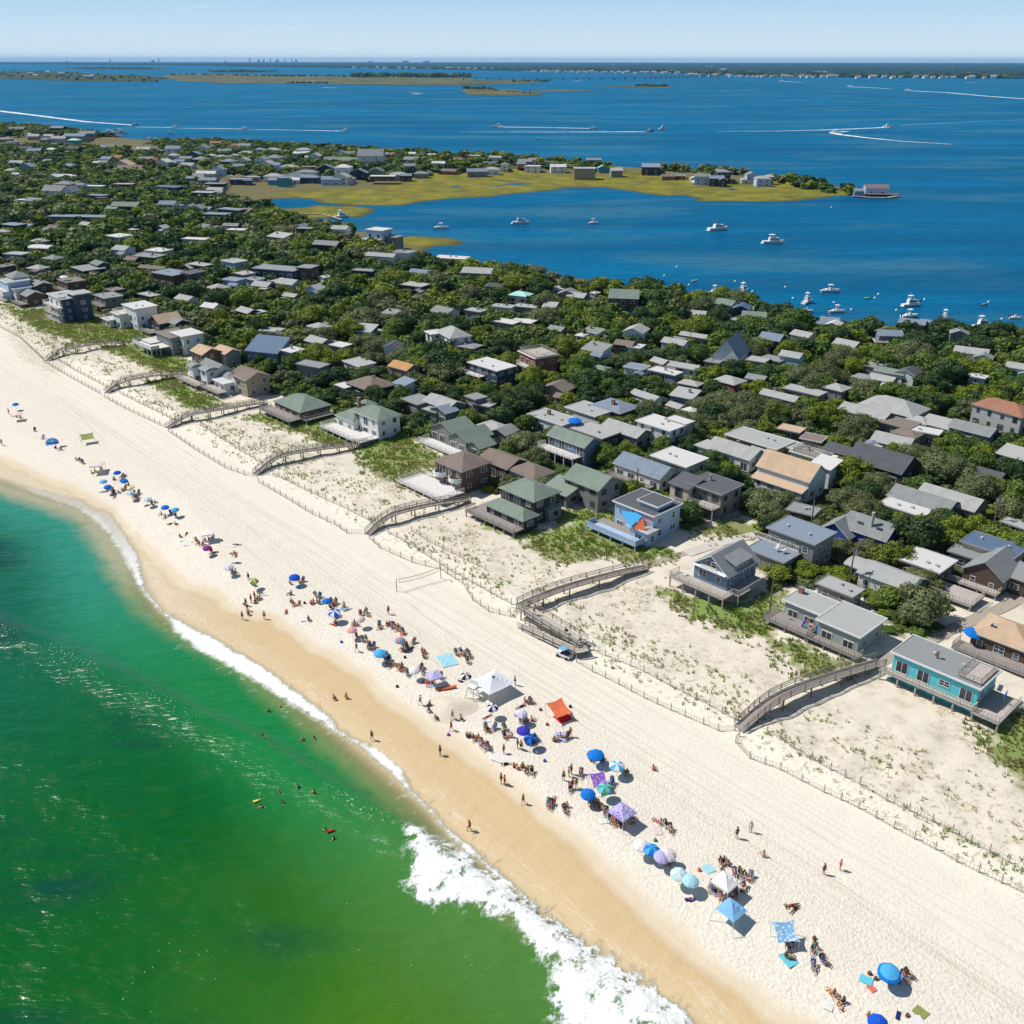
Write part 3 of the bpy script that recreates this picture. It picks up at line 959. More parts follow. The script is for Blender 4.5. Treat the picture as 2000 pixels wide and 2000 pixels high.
# ---------------------------------------------------------------- houses
WALLC = {'white': (0.74, 0.74, 0.72), 'cream': (0.60, 0.54, 0.42), 'grey': (0.25, 0.25, 0.245), 'brown': (0.12, 0.085, 0.06), 'dark': (0.055, 0.055, 0.06), 'blue': (0.17, 0.24, 0.34), 'navy': (0.055, 0.075, 0.12),
         'turquoise': (0.13, 0.60, 0.66), 'pale blue': (0.42, 0.55, 0.71), 'red': (0.33, 0.10, 0.065), 'russet': (0.15, 0.085, 0.068), 'tan': (0.36, 0.29, 0.20), 'royal blue': (0.05, 0.10, 0.42), 'grey-green': (0.36, 0.39, 0.36), 'silver': (0.42, 0.43, 0.43), 'teal': (0.03, 0.33, 0.37)}
ROOFC = {'grey': (0.225, 0.24, 0.24), 'pale grey': (0.34, 0.345, 0.335), 'green': (0.185, 0.23, 0.19), 'brown': (0.20, 0.16, 0.135), 'tan': (0.47, 0.345, 0.235), 'dark': (0.09, 0.095, 0.105), 'slate': (0.19, 0.235, 0.29), 'white': (0.52, 0.515, 0.50), 'orange': (0.46, 0.25, 0.11), 'red': (0.30, 0.15, 0.10), 'blue': (0.085, 0.135, 0.21), 'aqua': (0.35, 0.62, 0.56)}
DECKC = {'grey': (0.28, 0.255, 0.23), 'white': (0.62, 0.60, 0.57), 'pale': (0.42, 0.38, 0.34), 'blue': (0.36, 0.47, 0.62)}
ROOFNAME = {'F': 'flat', 'S': 'slanted', 'X': 'gabled', 'Y': 'gabled', 'H': 'hipped', 'B': 'arched'}


def wall_mesh(name, L, D, h, roof, mat, rise):
    m = MB()
    x, y = L / 2, D / 2
    if roof == 'X':
        vs = [(-x, -y, 0), (x, -y, 0), (x, y, 0), (-x, y, 0), (-x, -y, h), (x, -y, h), (x, y, h), (-x, y, h), (-x, 0, h + rise), (x, 0, h + rise)]
        fs = [(0, 1, 5, 4), (2, 3, 7, 6), (1, 2, 6, 9, 5), (3, 0, 4, 8, 7), (4, 5, 9, 8), (6, 7, 8, 9)]
    elif roof == 'Y':
        vs = [(-x, -y, 0), (x, -y, 0), (x, y, 0), (-x, y, 0), (-x, -y, h), (x, -y, h), (x, y, h), (-x, y, h), (0, -y, h + rise), (0, y, h + rise)]
        fs = [(0, 1, 5, 8, 4), (2, 3, 7, 9, 6), (1, 2, 6, 5), (3, 0, 4, 7), (4, 8, 9, 7), (5, 6, 9, 8)]
    elif roof == 'S':
        vs = [(-x, -y, 0), (x, -y, 0), (x, y, 0), (-x, y, 0), (-x, -y, h), (x, -y, h), (x, y, h + rise), (-x, y, h + rise)]
        fs = [(0, 1, 5, 4), (1, 2, 6, 5), (2, 3, 7, 6), (3, 0, 4, 7), (4, 5, 6, 7)]
    else:
        m.box(0, 0, h / 2, L, D, h)
        return m.mesh(name, mat)
    m.add(vs, fs)
    return m.mesh(name, mat)


def roof_mesh(L, D, h, roof, rise, mat, trim, ov=0.4, th=0.16):
    m = MB()
    x, y = L / 2 + ov, D / 2 + ov
    if roof == 'F':
        m.box(0, 0, h + th / 2 + 0.01, 2 * x, 2 * y, th)
        e = 0.10   # low upstand around the edge
        for sx_, sy_, lx, ly in ((0, -1, 2 * x + .06, e), (0, 1, 2 * x + .06, e), (-1, 0, e, 2 * y - e * 2 - .02), (1, 0, e, 2 * y - e * 2 - .02)):
            m.box(sx_ * (x - e / 2 + 0.03), sy_ * (y - e / 2 + 0.03), h + 0.12, lx, ly, 0.30, mi=1)
    elif roof in 'XY':
        n = y if roof == 'X' else x
        hd = D / 2 if roof == 'X' else L / 2
        k = rise / hd
        l = x if roof == 'X' else y
        zt, ze = h + rise + 0.03, h - k * (n - hd) + 0.03
        for sgn in (-1, 1):
            prof = [(0, zt), (sgn * n, ze), (sgn * n, ze + th), (0, zt + th)]
            vs = []
            for q in (-l, l):
                for a, z in prof:
                    vs.append((q, a, z) if roof == 'X' else (a, q, z))
            m.add(vs, [(3, 2, 6, 7), (0, 4, 5, 1)], 0)
            m.add(vs, [(1, 5, 6, 2), (0, 1, 2, 3), (7, 6, 5, 4)], 1)
    elif roof == 'S':
        k = rise / D
        vs = []
        for a, b in ((-x, -y), (x, -y), (x, y), (-x, y)):
            vs.append((a, b, h + k * (b + D / 2) + 0.02))
        vs += [(a, b, z + th) for a, b, z in vs]
        m.add(vs, [(4, 5, 6, 7), (3, 2, 1, 0)], 0)
        m.add(vs, [(0, 1, 5, 4), (1, 2, 6, 5), (2, 3, 7, 6), (3, 0, 4, 7)], 1)
    elif roof == 'H':
        r = max(0.0, x - y) if x >= y else 0
        ry = max(0.0, y - x)
        vs = [(-x, -y, h), (x, -y, h), (x, y, h), (-x, y, h), (-r, -ry, h + rise), (r, ry, h + rise)]
        z = 0.02
        vs = [(a, b, c + z) for a, b, c in vs]
        if x >= y:
            m.add(vs, [(0, 1, 5, 4), (1, 2, 5), (2, 3, 4, 5), (3, 0, 4)], 0)
        else:
            m.add(vs, [(0, 1, 4), (1, 2, 5, 4), (2, 3, 5), (3, 0, 4, 5)], 0)
        m.box(0, 0, h - 0.06, 2 * x - .01, 2 * y - .01, 0.16, mi=1)
    elif roof == 'B':
        n = 8
        vs = []
        for q in (-x, x):
            for i in range(n + 1):
                w = math.pi * i / n
                vs.append((q, -y * math.cos(w), h + rise * math.sin(w)))
        m.add(vs, [(i, n + 1 + i, n + 2 + i, i + 1) for i in range(n)] + [tuple(range(n, -1, -1)), tuple(range(n + 1, 2 * n + 2))], 0)
    return m.mesh('roof', [mat, trim])


WIN = {}


def window_meshes(w, h, tier, trimc):
    key = (round(w, 1), round(h, 1), tier, trimc)
    if key not in WIN:
        fm = plain('window_trim_' + trimc, {'white': (0.75, 0.75, 0.73), 'dark': (0.10, 0.10, 0.10), 'blue': (0.10, 0.25, 0.45)}[trimc], 0.5)
        f, p = MB(), MB()
        b = 0.065
        f.box(0, -0.03, h / 2 - b / 2, w, 0.09, b)
        f.box(0, -0.03, -h / 2 + b / 2, w + 0.1, 0.12, b)
        for sgn in (-1, 1):
            f.box(sgn * (w / 2 - b / 2), -0.03, 0, b, 0.09, h - 2 * b)
        nm = max(1, int(round(w / 0.9)))
        for i in range(1, nm + 1 if nm > 1 else 1):
            if i < nm or nm == 1:
                f.box(-w / 2 + w * i / nm, -0.035, 0, 0.06, 0.07, h - 2 * b)
        if h < 1.7 and nm <= 2:
            f.box(0, -0.033, 0.0, w - 2 * b, 0.05, 0.035)
        p.box(0, -0.01, 0, w - 2 * b + .02, 0.05, h - 2 * b + .02)
        if tier >= 2:
            q = MB()
            q.box(0, -0.02, 0, w, 0.08, h, mi=0)
            q.box(0, -0.04, 0, w - 0.22, 0.07, h - 0.22, mi=1)
            WIN[key] = (q.mesh('window', [fm, glass()]), None)
        else:
            WIN[key] = (f.mesh('window', fm), p.mesh('pane', glass()))
    return WIN[key]


def put_window(par, name, x, y, z, rz, w, h, tier, trimc):
    a, b = window_meshes(w, h, tier, trimc)
    o = link(name, a, par, (x, y, z), rz)
    if b:
        link('pane', b, o)


def facade(par, cx, cy, rz, W, z0, h, tier, trimc, style, rnd):
    """windows along one wall; rz = 0 faces -y"""
    c, s = math.cos(rz), math.sin(rz)
    storeys = max(1, int((h + 0.3) // 2.6))
    for k in range(storeys):
        zc = z0 + 2.6 * k + 1.45
        if zc + 0.7 > z0 + h:
            zc = z0 + h - 0.85
        doors = style == 'doors' or (style == 'mix' and rnd.random() < 0.5)
        pitch = 2.5 if tier == 1 else 3.1
        n = max(1, int((W - 0.8) / pitch))
        if tier == 3:
            n = min(n, 2)
        for i in range(n):
            u = -W / 2 + W * (i + 0.5) / n + rnd.uniform(-.15, .15)
            big = doors and (i % 3 != 2)
            w_, h_ = (1.8, 2.0) if big else (rnd.choice((0.9, 1.2, 1.6)), rnd.choice((1.0, 1.3)))
            if tier == 3:
                w_, h_ = 1.7, 1.3
            w_ = min(w_, W / n - 0.3)
            zz = z0 + 2.6 * k + (1.12 if big else 1.5)
            if zz + h_ / 2 > z0 + h - 0.12:
                zz = z0 + h - 0.15 - h_ / 2
            put_window(par, 'sliding_door' if big else 'window', cx + u * c, cy + u * s, zz, rz, w_, h_, tier, trimc)


def railing(par, pts, z, mat, closed=False, hh=0.95, solid=False):
    m = MB()
    for (a, b) in zip(pts[:-1], pts[1:]):
        Ld = math.hypot(b[0] - a[0], b[1] - a[1])
        if solid:
            m.beam((a[0], a[1], z + hh / 2), (b[0], b[1], z + hh / 2), 0.08, hh)
            continue
        m.beam((a[0], a[1], z + hh), (b[0], b[1], z + hh), 0.09, 0.06)
        m.beam((a[0], a[1], z + 0.15), (b[0], b[1], z + 0.15), 0.05, 0.05)
        m.beam((a[0], a[1], z + 0.55), (b[0], b[1], z + 0.55), 0.04, 0.04)
        n = max(1, int(Ld / 0.5))
        for i in range(n + 1):
            k = i / n
            w = 0.09 if i % 4 == 0 else 0.045
            m.box(a[0] + (b[0] - a[0]) * k, a[1] + (b[1] - a[1]) * k, z + hh / 2 - 0.02, w, w, hh - 0.05)
    return m.build('railing', mat, par)


def deck(par, x0, y0, x1, y1, z, col='grey', rail='front', posts=True, solid=False, th=0.22):
    dm = wood('deck_boards_' + col, DECKC[col], 'X')
    rm = wood('deck_rail_' + col, sc(DECKC[col], 1.05), 'Z', 0.3)
    m = MB()
    m.box((x0 + x1) / 2, (y0 + y1) / 2, z - th / 2, x1 - x0, y1 - y0, th)
    for i in range(int((x1 - x0) / 1.5) + 1):
        m.box(min(x0 + 0.1 + 1.5 * i, x1 - .1), (y0 + y1) / 2, z - th - 0.09, 0.12, y1 - y0 - 0.1, 0.18)
    m.build('deck', dm, par)
    e = 0.08
    if rail == 'front':
        railing(par, [(x0 + e, y1 - e), (x0 + e, y0 + e), (x1 - e, y0 + e), (x1 - e, y1 - e)], z, rm, solid=solid)
    elif rail == 'all':
        railing(par, [(x0 + e, y1 - e), (x0 + e, y0 + e), (x1 - e, y0 + e), (x1 - e, y1 - e), (x0 + e, y1 - e)], z, rm, solid=solid)
    if posts and z > 0.8:
        me = None
        n = max(2, int((x1 - x0) / 2.8) + 1)
        for i in range(n):
            if me is None:
                q = MB()
                q.box(0, 0, -0.4 + (z - th) / 2 - .1, 0.2, 0.2, z - th + 0.6)
                me = q.mesh('post', rm)
            link('post', me, par, (x0 + 0.2 + (x1 - x0 - 0.4) * i / (n - 1), y0 + 0.2, 0))


def block(par, b, tier, trimc, rnd, win='mix'):
    """b: dx, dy, L, D, h, roof, wall, roofcol, rise, z0"""
    dx, dy, L, D, h, roof, wall, rc, rise, z0 = b
    wm = siding('siding_' + wall.replace(' ', '_').replace('-', '_'), WALLC[wall], 0.2, wall in ('brown', 'dark', 'navy') and rnd.random() < 0.4)
    rmf = (shingles if roof in 'XYH' else plain)('roofing_' + rc.replace(' ', '_') + ('' if roof in 'XYH' else '_felt'), ROOFC[rc])
    trim = plain('roof_trim_' + ('white' if wall in ('white', 'blue', 'turquoise', 'pale blue', 'grey-green', 'tan', 'navy', 'red', 'royal blue') else 'grey'), (0.7, 0.7, 0.68) if wall in ('white', 'blue', 'turquoise', 'pale blue', 'grey-green', 'tan', 'navy', 'red', 'royal blue') else (0.30, 0.29, 0.28))
    w = link('wall', wall_mesh('wall', L, D, h, roof, wm, rise), par, (dx, dy, z0))
    r = link('roof', roof_mesh(L, D, h, roof, rise, rmf, trim), par, (dx, dy, z0))
    if tier <= 3 and win:
        facade(par, dx, dy - D / 2, 0.0, L, z0, h, tier, trimc, win, rnd)
        facade(par, dx + L / 2, dy, math.pi / 2, D, z0, h, tier, trimc, 'windows', rnd)
        if tier == 1:
            facade(par, dx - L / 2, dy, -math.pi / 2, D, z0, h, tier, trimc, 'windows', rnd)
    return w, r


def chimney(roof_obj, x, y, z, h=1.6, red=True, w=0.8):
    m = MB()
    m.box(x, y, z + h / 2, w, w * 0.8, h)
    m.box(x, y, z + h + 0.06, w + 0.15, w * 0.8 + 0.15, 0.12, mi=1)
    m.build('chimney', [plain('chimney_brick' if red else 'chimney_stone', (0.30, 0.12, 0.08) if red else (0.35, 0.34, 0.32)), plain('chimney_cap', (0.2, 0.19, 0.18))], roof_obj)


FOOT = []      # world x, y, cos, sin, half L, half D, height, ground z  of every house
N_HOUSES = 0


def house(px, py, L, D, h, roof='F', wall='grey', rc='grey', r=0.0, rise=None, nm=None, label=None, ex=(), dk=None, ch=None, tier=None, win='mix', z0=0.0, cat='house', name=None):
    """px, py is the centre of the main roof in the photograph (2000 px)"""
    global N_HOUSES
    N_HOUSES += 1
    rnd = random.Random(int(px * 7 + py * 131))
    if rise is None:
        rise = {'F': 0, 'S': D * 0.2, 'X': D * 0.5 * 0.42, 'Y': L * 0.5 * 0.42, 'H': min(L, D) * 0.5 * 0.42, 'B': 1.0}[roof]
    x, y, g = at(px, py, z0 + h + rise * 0.45)
    if tier is None:
        tier = 1 if py > 690 or nm and py > 590 else 2 if py > 430 else 3 if py > 330 else 3
    ang = ANG + math.radians(r if r else rnd.uniform(-5, 5))
    trimc = 'dark' if wall in ('grey', 'cream', 'silver') and rnd.random() < 0.5 else 'white'
    size = 'large' if L * D > 110 else 'small' if L * D < 40 else ''
    kind = 'house' if L * D >= 40 else 'cottage'
    par = empty(name or ('house' if kind == 'house' else 'cottage'), (x, y, g), ang, None, kind, 'houses of the barrier island village')
    w, ro = block(par, (0, 0, L, D, h, roof, wall, rc, rise, z0), tier, trimc, rnd, win)
    for b in ex:
        b = list(b) + [None] * (10 - len(b))
        b[6] = b[6] or wall
        b[7] = b[7] or rc
        if b[8] is None:
            b[8] = {'F': 0, 'S': b[3] * 0.2, 'X': b[3] * 0.21, 'Y': b[2] * 0.21, 'H': min(b[2], b[3]) * 0.21, 'B': 1.0}[b[5]]
        b[9] = b[9] or 0.0
        block(par, b, tier, trimc, rnd, win)
    if ch:
        chimney(ro, ch[0], ch[1], z0 * 0 + h + rise * 0.3, *(ch[2:] or ()))
    elif tier <= 2 and nm is None and rnd.random() < 0.35:
        chimney(ro, rnd.uniform(-L / 4, L / 4), D * 0.1, h + rise * 0.4, 1.2, rnd.random() < 0.5, 0.6)
    for d in (dk or ()):
        deck(par, *d[:5], **(d[5] if len(d) > 5 else {}))
    if tier <= 2 and roof == 'F' and rnd.random() < 0.6:    # vents and hatches on flat roofs
        for k in range(2):
            vm = MB()
            vm.box(rnd.uniform(-L / 3, L / 3), rnd.uniform(-D / 4, D / 4), h + 0.35, 0.5, 0.5, 0.4)
            vm.build('roof_vent', plain('vent_metal', (0.4, 0.4, 0.4)), ro)
    if label:
        par['label'] = label
    else:
        shade = 'white' if wall == 'white' else wall
        ph = f"{size + ' ' if size and ' ' not in shade + rc else ''}{shade} {kind} with {rc} {ROOFNAME[roof]} roof"
        later(par, ph, px, py, HOUSE_MARKS, nm)
    FOOT.append((x, y, math.cos(ang), math.sin(ang), L / 2, D / 2, z0 + h + rise, g))
    for b in ex:
        bx = x + b[0] * math.cos(ang) - b[1] * math.sin(ang)
        by = y + b[0] * math.sin(ang) + b[1] * math.cos(ang)
        FOOT.append((bx, by, math.cos(ang), math.sin(ang), b[2] / 2, b[3] / 2, b[4], g))
    for d in (dk or ()):
        cx_, cy_ = (d[0] + d[2]) / 2, (d[1] + d[3]) / 2
        FOOT.append((x + cx_ * math.cos(ang) - cy_ * math.sin(ang), y + cx_ * math.sin(ang) + cy_ * math.cos(ang), math.cos(ang), math.sin(ang), (d[2] - d[0]) / 2, (d[3] - d[1]) / 2, 1.5, g))
    return par, ro


# --- the houses that show largest, one by one
# turquoise house on the dune
T, TR = house(1848, 1292, 12.5, 6.2, 3.0, 'F', 'turquoise', 'grey', r=1, z0=1.7, nm='turquoise beach house', label='turquoise flat-roofed beach house on stilts with narrow front deck and roof terrace', cat='house',
              win='doors', dk=[(-7.6, -4.3, 6.6, -3.12, 1.7, dict(col='pale')), (6.3, -4.6, 10.2, 3.0, 1.55, dict(col='pale'))])
mm = MB()
mm.box(0, 0, 0.8, 12.3, 6.0, 1.6)
mm.build('skirt', siding('siding_teal', WALLC['teal'], 0.2, True), T)
mm = MB()
mm.box(0, -3.13, 4.55, 12.5, 0.05, 0.28)
mm.build('trim_band', plain('teal_band', (0.02, 0.42, 0.5)), T)
rb = MB()
rb.box(4.6, 0.2, 4.96, 3.3, 5.4, 0.10)
rb.build('roof_deck', wood('deck_boards_pale', DECKC['pale']), TR, (0, 0, -1.7))
railing(T, [(3.0, 2.8), (3.0, -2.6), (6.1, -2.6), (6.1, 2.8)], 5.05, wood('deck_rail_grey', sc(DECKC['grey'], 1.05), 'Z', 0.3), hh=0.9)
vm = MB()
vm.tube((-1.2, -0.2, 3.1), (-1.2, -0.2, 4.2), 0.16, n=8)
vm.tube((-1.2, -0.2, 4.2), (-1.2, -0.2, 4.3), 0.28, n=8)
vm.build('stove_pipe', plain('rusty_pipe', (0.25, 0.14, 0.08)), TR)

# long low flat-roofed house with the deck chairs
house(1602, 1182, 9.5, 5.2, 3.3, 'F', 'grey-green', 'pale grey', r=1, nm='long deck-chair house', label='long pale grey-green flat-roofed house with wide front deck and brick chimney', ch=(-4.2, 1.2, 1.1),
      ex=[(6.0, -0.7, 7.0, 7.6, 3.5, 'F', 'grey-green', 'pale grey')], dk=[(-6.2, -6.4, 1.8, -2.6, 0.9, dict(col='grey')), (1.8, -6.4, 10.6, -4.55, 0.88, dict(col='grey'))], win='doors')
house(1642, 1146, 6.2, 3.4, 2.7, 'F', 'grey', 'pale grey', r=1)
house(1743, 1118, 9.0, 5.6, 3.0, 'X', 'white', 'pale grey', r=1, label='white gabled cottage with pale roof and blue-shaded side deck', ex=[(-6.2, 1.0, 3.6, 3.6, 2.5, 'B', 'white', 'pale grey', 0.6)], dk=[(4.6, -3, 8.4, 2.6, 0.7, dict(col='grey'))])
house(1813, 1094, 7.0, 6.6, 3.2, 'F', 'brown', 'white', r=1, label='dark brown open-sided pavilion house with white flat roof', win='doors', dk=[(3.5, -6.5, 11.0, -1.0, 1.0, dict(col='pale'))])
house(1944, 1095, 6.6, 8.6, 3.1, 'Y', 'brown', 'grey', r=1, rise=2.3, label='dark shingled gabled house with white trim beside a pavilion', ex=[(4.4, 1.2, 3.6, 5.2, 2.9, 'S', 'brown', 'grey', 0.6)], dk=[(-6.2, -6.2, 3.5, -4.35, 1.0, dict(col='pale'))])
house(1942, 1064, 9.0, 5.5, 4.2, 'F', 'cream', 'blue', r=1, label='cream house with blue-grey flat roof behind a shingled gable')
# royal blue house
RB, RR = house(1705, 1022, 8.6, 6.0, 3.6, 'X', 'royal blue', 'grey', r=2, rise=2.1, nm='royal blue house', label='royal blue house with grey gabled roofs, skylights and a tall flue', ex=[(-4.8, -2.0, 6.0, 6.4, 2.6, 'Y', None, None, 2.2)], win='windows')
vm = MB()
vm.tube((0.6, -1.6, 4.2), (0.6, -1.6, 7.6), 0.30, n=10)
vm.build('flue', plain('flue_metal', (0.42, 0.40, 0.36)), RR)
for q in (-1.6, 2.2):
    vm = MB()
    vm.box(q, -1.45, 4.86, 1.2, 1.1, 0.1)
    o = vm.build('skylight', glass(), RR)
# grey two-storey with slate flat roofs
house(1566, 1036, 9.4, 6.8, 5.7, 'F', 'grey', 'slate', r=1, label='grey two-storey house with slate flat roofs and a terrace between them', ex=[(-1.6, -6.2, 7.4, 5.0, 3.0, 'F', 'grey', 'slate')], dk=[(-6.8, -3.7, 2.0, -3.42, 3.4, dict(col='white', posts=False))], win='doors')
# tan roof shingle house at the right edge
TN, TNR = house(1975, 1226, 8.4, 7.4, 2.9, 'H', 'brown', 'tan', r=2, rise=1.9, label='brown shingled cottage with tan roof, skylight and deck with blue umbrella', dk=[(-5.8, -6.8, 6.0, -3.72, 0.75, dict(col='grey'))])
vm = MB()
vm.box(-1.9, -1.5, 3.95, 1.0, 0.9, 0.25)
vm.build('skylight', glass(), TNR)
# blue gabled house on stilts
BG, BGR = house(1420, 1084, 6.9, 8.6, 2.9, 'Y', 'blue', 'grey', r=1, rise=2.5, z0=1.9, nm='blue stilt house', label='blue gabled house on stilts with wide dormer and wraparound deck', dk=[(-6.6, -7.2, 4.9, -4.32, 1.9, dict(col='pale')), (3.46, -4.3, 6.0, 4.0, 1.88, dict(col='pale'))], win='windows')
dm = MB()
dm.add([(1.2, -2.2, 4.9), (1.2, 2.6, 4.9), (3.3, 2.6, 5.9), (3.3, -2.2, 5.9), (3.3, -2.2, 4.7), (3.3, 2.6, 4.7), (0.1, -2.2, 6.9), (0.1, 2.6, 6.9)], [(6, 3, 2, 7), (3, 4, 5, 2), (6, 0, 4, 3), (7, 2, 5, 1)])
d_ = dm.build('dormer', siding('siding_blue', WALLC['blue']), BG)
dm = MB()
dm.add([(-0.05, -2.45, 7.02), (-0.05, 2.85, 7.02), (3.6, 2.85, 5.92), (3.6, -2.45, 5.92), (-0.05, -2.45, 7.12), (-0.05, 2.85, 7.12), (3.6, 2.85, 6.04), (3.6, -2.45, 6.04)], [(4, 5, 6, 7), (0, 3, 2, 1), (0, 1, 5, 4), (1, 2, 6, 5), (2, 3, 7, 6), (3, 0, 4, 7)])
dm.build('dormer_roof', shingles('roofing_grey', ROOFC['grey']), BG)
for q in range(4):
    put_window(d_, 'window', 3.32, -1.5 + q * 1.1, 5.35, math.pi / 2, 0.8, 0.75, 1, 'white')
put_window(BG, 'window', 0.0, -4.33, 5.7, 0, 2.2, 1.1, 1, 'white')
dm = MB()
dm.box(0, -4.75, 4.86, 6.9, 0.9, 0.12)
dm.box(0, -5.1, 5.2, 3.4, 0.08, 0.5)
dm.build('balcony', plain('white_paint', (0.75, 0.75, 0.73)), BG)
for q in (-5.5, -3.6, -1.7, 0.4, 2.4):
    for p_ in (-2.9, 0.5, 3.6):
        dm = MB()
        dm.box(p_ if p_ > -2.9 else q + 2, q * .6 if p_ > -2.9 else -3.8, 0.85, 0.2, 0.2, 2.1)
        dm.build('post', wood('deck_rail_pale', sc(DECKC['pale'], 1.05), 'Z', 0.3), BG)
# pale blue mural house with shade sails
MH, MHR = house(1266, 982, 9.6, 8.2, 5.6, 'F', 'pale blue', 'dark', r=1, nm='shade-sail house', label='pale blue two-storey box house with painted wall and walled sun terrace',
                ex=[(3.2, -5.0, 4.6, 2.6, 3.0, 'F', 'pale blue', 'pale grey'), (1.8, 0.2, 4.4, 4.4, 6.6, 'F', 'pale blue', 'dark')], dk=[(-7.6, -9.3, 5.0, -6.35, 1.2, dict(col='blue', solid=True)), (-7.6, -6.35, 0.85, -4.12, 1.2, dict(col='grey', rail='none'))])
mu = MB()   # painted waves and stripes high on the seaward wall
for i in range(9):
    a = i / 8
    mu.box(-0.6 + 0.38 * i, -4.125, 4.3 + 0.55 * math.sin(i * 1.9), 0.22, 0.03, 1.0, mi=i % 2)
mu.box(3.6, -4.125, 4.6, 2.0, 0.03, 1.3, mi=2)
mu.build('wall_painting', [plain('mural_white', (0.78, 0.78, 0.78)), plain('mural_navy', (0.04, 0.07, 0.25)), plain('mural_pink', (0.62, 0.36, 0.52))], MH)
# white house with tan roof
WH, WHR = house(1549, 905, 12.4, 6.8, 4.8, 'X', 'white', 'tan', r=1, rise=2.6, nm='tan-roofed white house', label='big white two-storey house with tan gabled roof standing on bare sand', ex=[(-0.2, -4.2, 11.8, 1.7, 2.5, 'S', 'white', 'tan', 0.5)], win='windows')
house(1614, 903, 4.6, 4.2, 4.6, 'S', 'white', 'white', r=1, label='small white shed-roofed annexe beside the white house with tan roof')
house(1585, 884, 7.2, 5.0, 3.0, 'F', 'white', 'pale grey', r=1, dk=[(-3.4, -2.3, 3.4, 2.3, 3.25, dict(col='grey', rail='all', posts=False, th=0.08))])
# dark green-roofed house
house(1036, 948, 9.6, 7.2, 5.2, 'H', 'dark', 'green', r=1, rise=2.0, nm='dark green-roofed house', label='dark two-storey house with green hipped roofs and deck full of blue furniture', ex=[(0.6, -5.6, 10.6, 4.0, 2.7, 'H', 'dark', 'green', 1.5)], dk=[(-8.2, -10.4, 6.2, -7.62, 1.1, dict(col='grey')), (-8.2, -7.6, -4.75, -1.0, 1.1, dict(col='grey', rail='none'))])
house(1074, 984, 3.4, 3.4, 2.7, 'H', 'grey', 'green', r=1)
house(1160, 928, 9.4, 7.4, 5.0, 'X', 'grey', 'green', r=1, rise=1.9, label='grey shingled two-storey house with green-grey gabled roof and small balcony', ex=[(-4.4, -4.6, 6.4, 4.4, 2.8, 'S', None, None, 1.2)])
house(1264, 905, 12.6, 6.6, 3.2, 'X', 'white', 'slate', r=1, rise=1.6, label='white-fronted cottage with slate gabled roof and a row of windows', dk=[(-6.6, -5.4, 5.0, -3.32, 1.0, dict(col='grey'))])
house(1327, 893, 9.6, 7.4, 3.0, 'F', 'white', 'white', r=1)
house(1396, 945, 8.4, 7.0, 5.4, 'F', 'grey', 'dark', r=1, label='grey two-storey house with dark roofs, skylights and a cream slanted side', ex=[(-4.6, -3.2, 4.6, 4.6, 5.2, 'S', 'cream', 'dark', 0.8)], dk=[(-2, -6.2, 4.4, -3.55, 2.9, dict(col='pale'))])
house(1122, 850, 11.4, 5.2, 5.2, 'X', 'blue', 'green', r=1, rise=1.4, nm='sun-terrace house', label='blue house with grey-green gabled roof and an upper terrace of lounging people', dk=[(-6.6, -5.4, 4.8, -2.65, 2.7, dict(col='white'))], win='doors')
house(1164, 841, 9.8, 6.4, 3.2, 'F', 'brown', 'pale grey', r=1, dk=[(-4.6, -5.0, 4.9, -3.25, 0.9, dict(col='grey'))])
house(1293, 826, 9.8, 6.2, 5.0, 'F', 'white', 'white', r=1, nm='strip-windowed house', label='white flat-roofed house with a long strip of windows and dark end wall', ex=[(2.2, 4.2, 5.6, 3.0, 5.2, 'F', 'grey', 'white')])
house(1225, 834, 11.0, 5.8, 3.2, 'X', 'grey', 'pale grey', r=1)
house(1203, 788, 9.6, 7.6, 3.0, 'H', 'brown', 'slate', r=1, rise=1.3, ch=(0.5, -1.5, 1.6))
house(1152, 799, 10.0, 6.6, 2.9, 'F', 'white', 'pale grey', r=1)
house(1082, 815, 11.5, 5.8, 3.4, 'F', 'white', 'pale grey', r=1, label='white flat-roofed house with brick chimney and a bright blue umbrella on its roof', ch=(-2, 0.4, 1.3), ex=[(5.0, 4.3, 8.0, 4.0, 2.6, 'F', 'dark', 'grey')])
house(985, 893, 9.0, 6.5, 3.1, 'X', 'brown', 'brown', r=1, label='long low house with brown-grey gabled roof behind the brick house', ex=[(8.4, 0.3, 8.0, 6.0, 3.0, 'H', 'cream', 'brown', 1.5)])
BK, BKR = house(905, 893, 8.8, 8.2, 5.3, 'H', 'russet', 'brown', r=1, rise=2.0, nm='brick balcony house', label='dark brick two-storey house with brown hipped roof, white bay balconies and terrace', dk=[(-9.5, -10.8, 5.2, -4.15, 0.9, dict(col='white', solid=False))], win='doors')
for bx in (-2.6, 2.4):
    q = MB()
    for k in range(6):
        a0, a1 = math.pi * k / 6, math.pi * (k + 1) / 6
        q.beam((bx - 1.7 * math.cos(a0), -4.12 - 1.5 * math.sin(a0), 3.05), (bx - 1.7 * math.cos(a1), -4.12 - 1.5 * math.sin(a1), 3.05), 0.1, 0.9)
    q.box(bx, -4.6, 2.55, 3.0, 0.9, 0.14)
    q.build('balcony', plain('white_paint', (0.75, 0.75, 0.73)), BK)
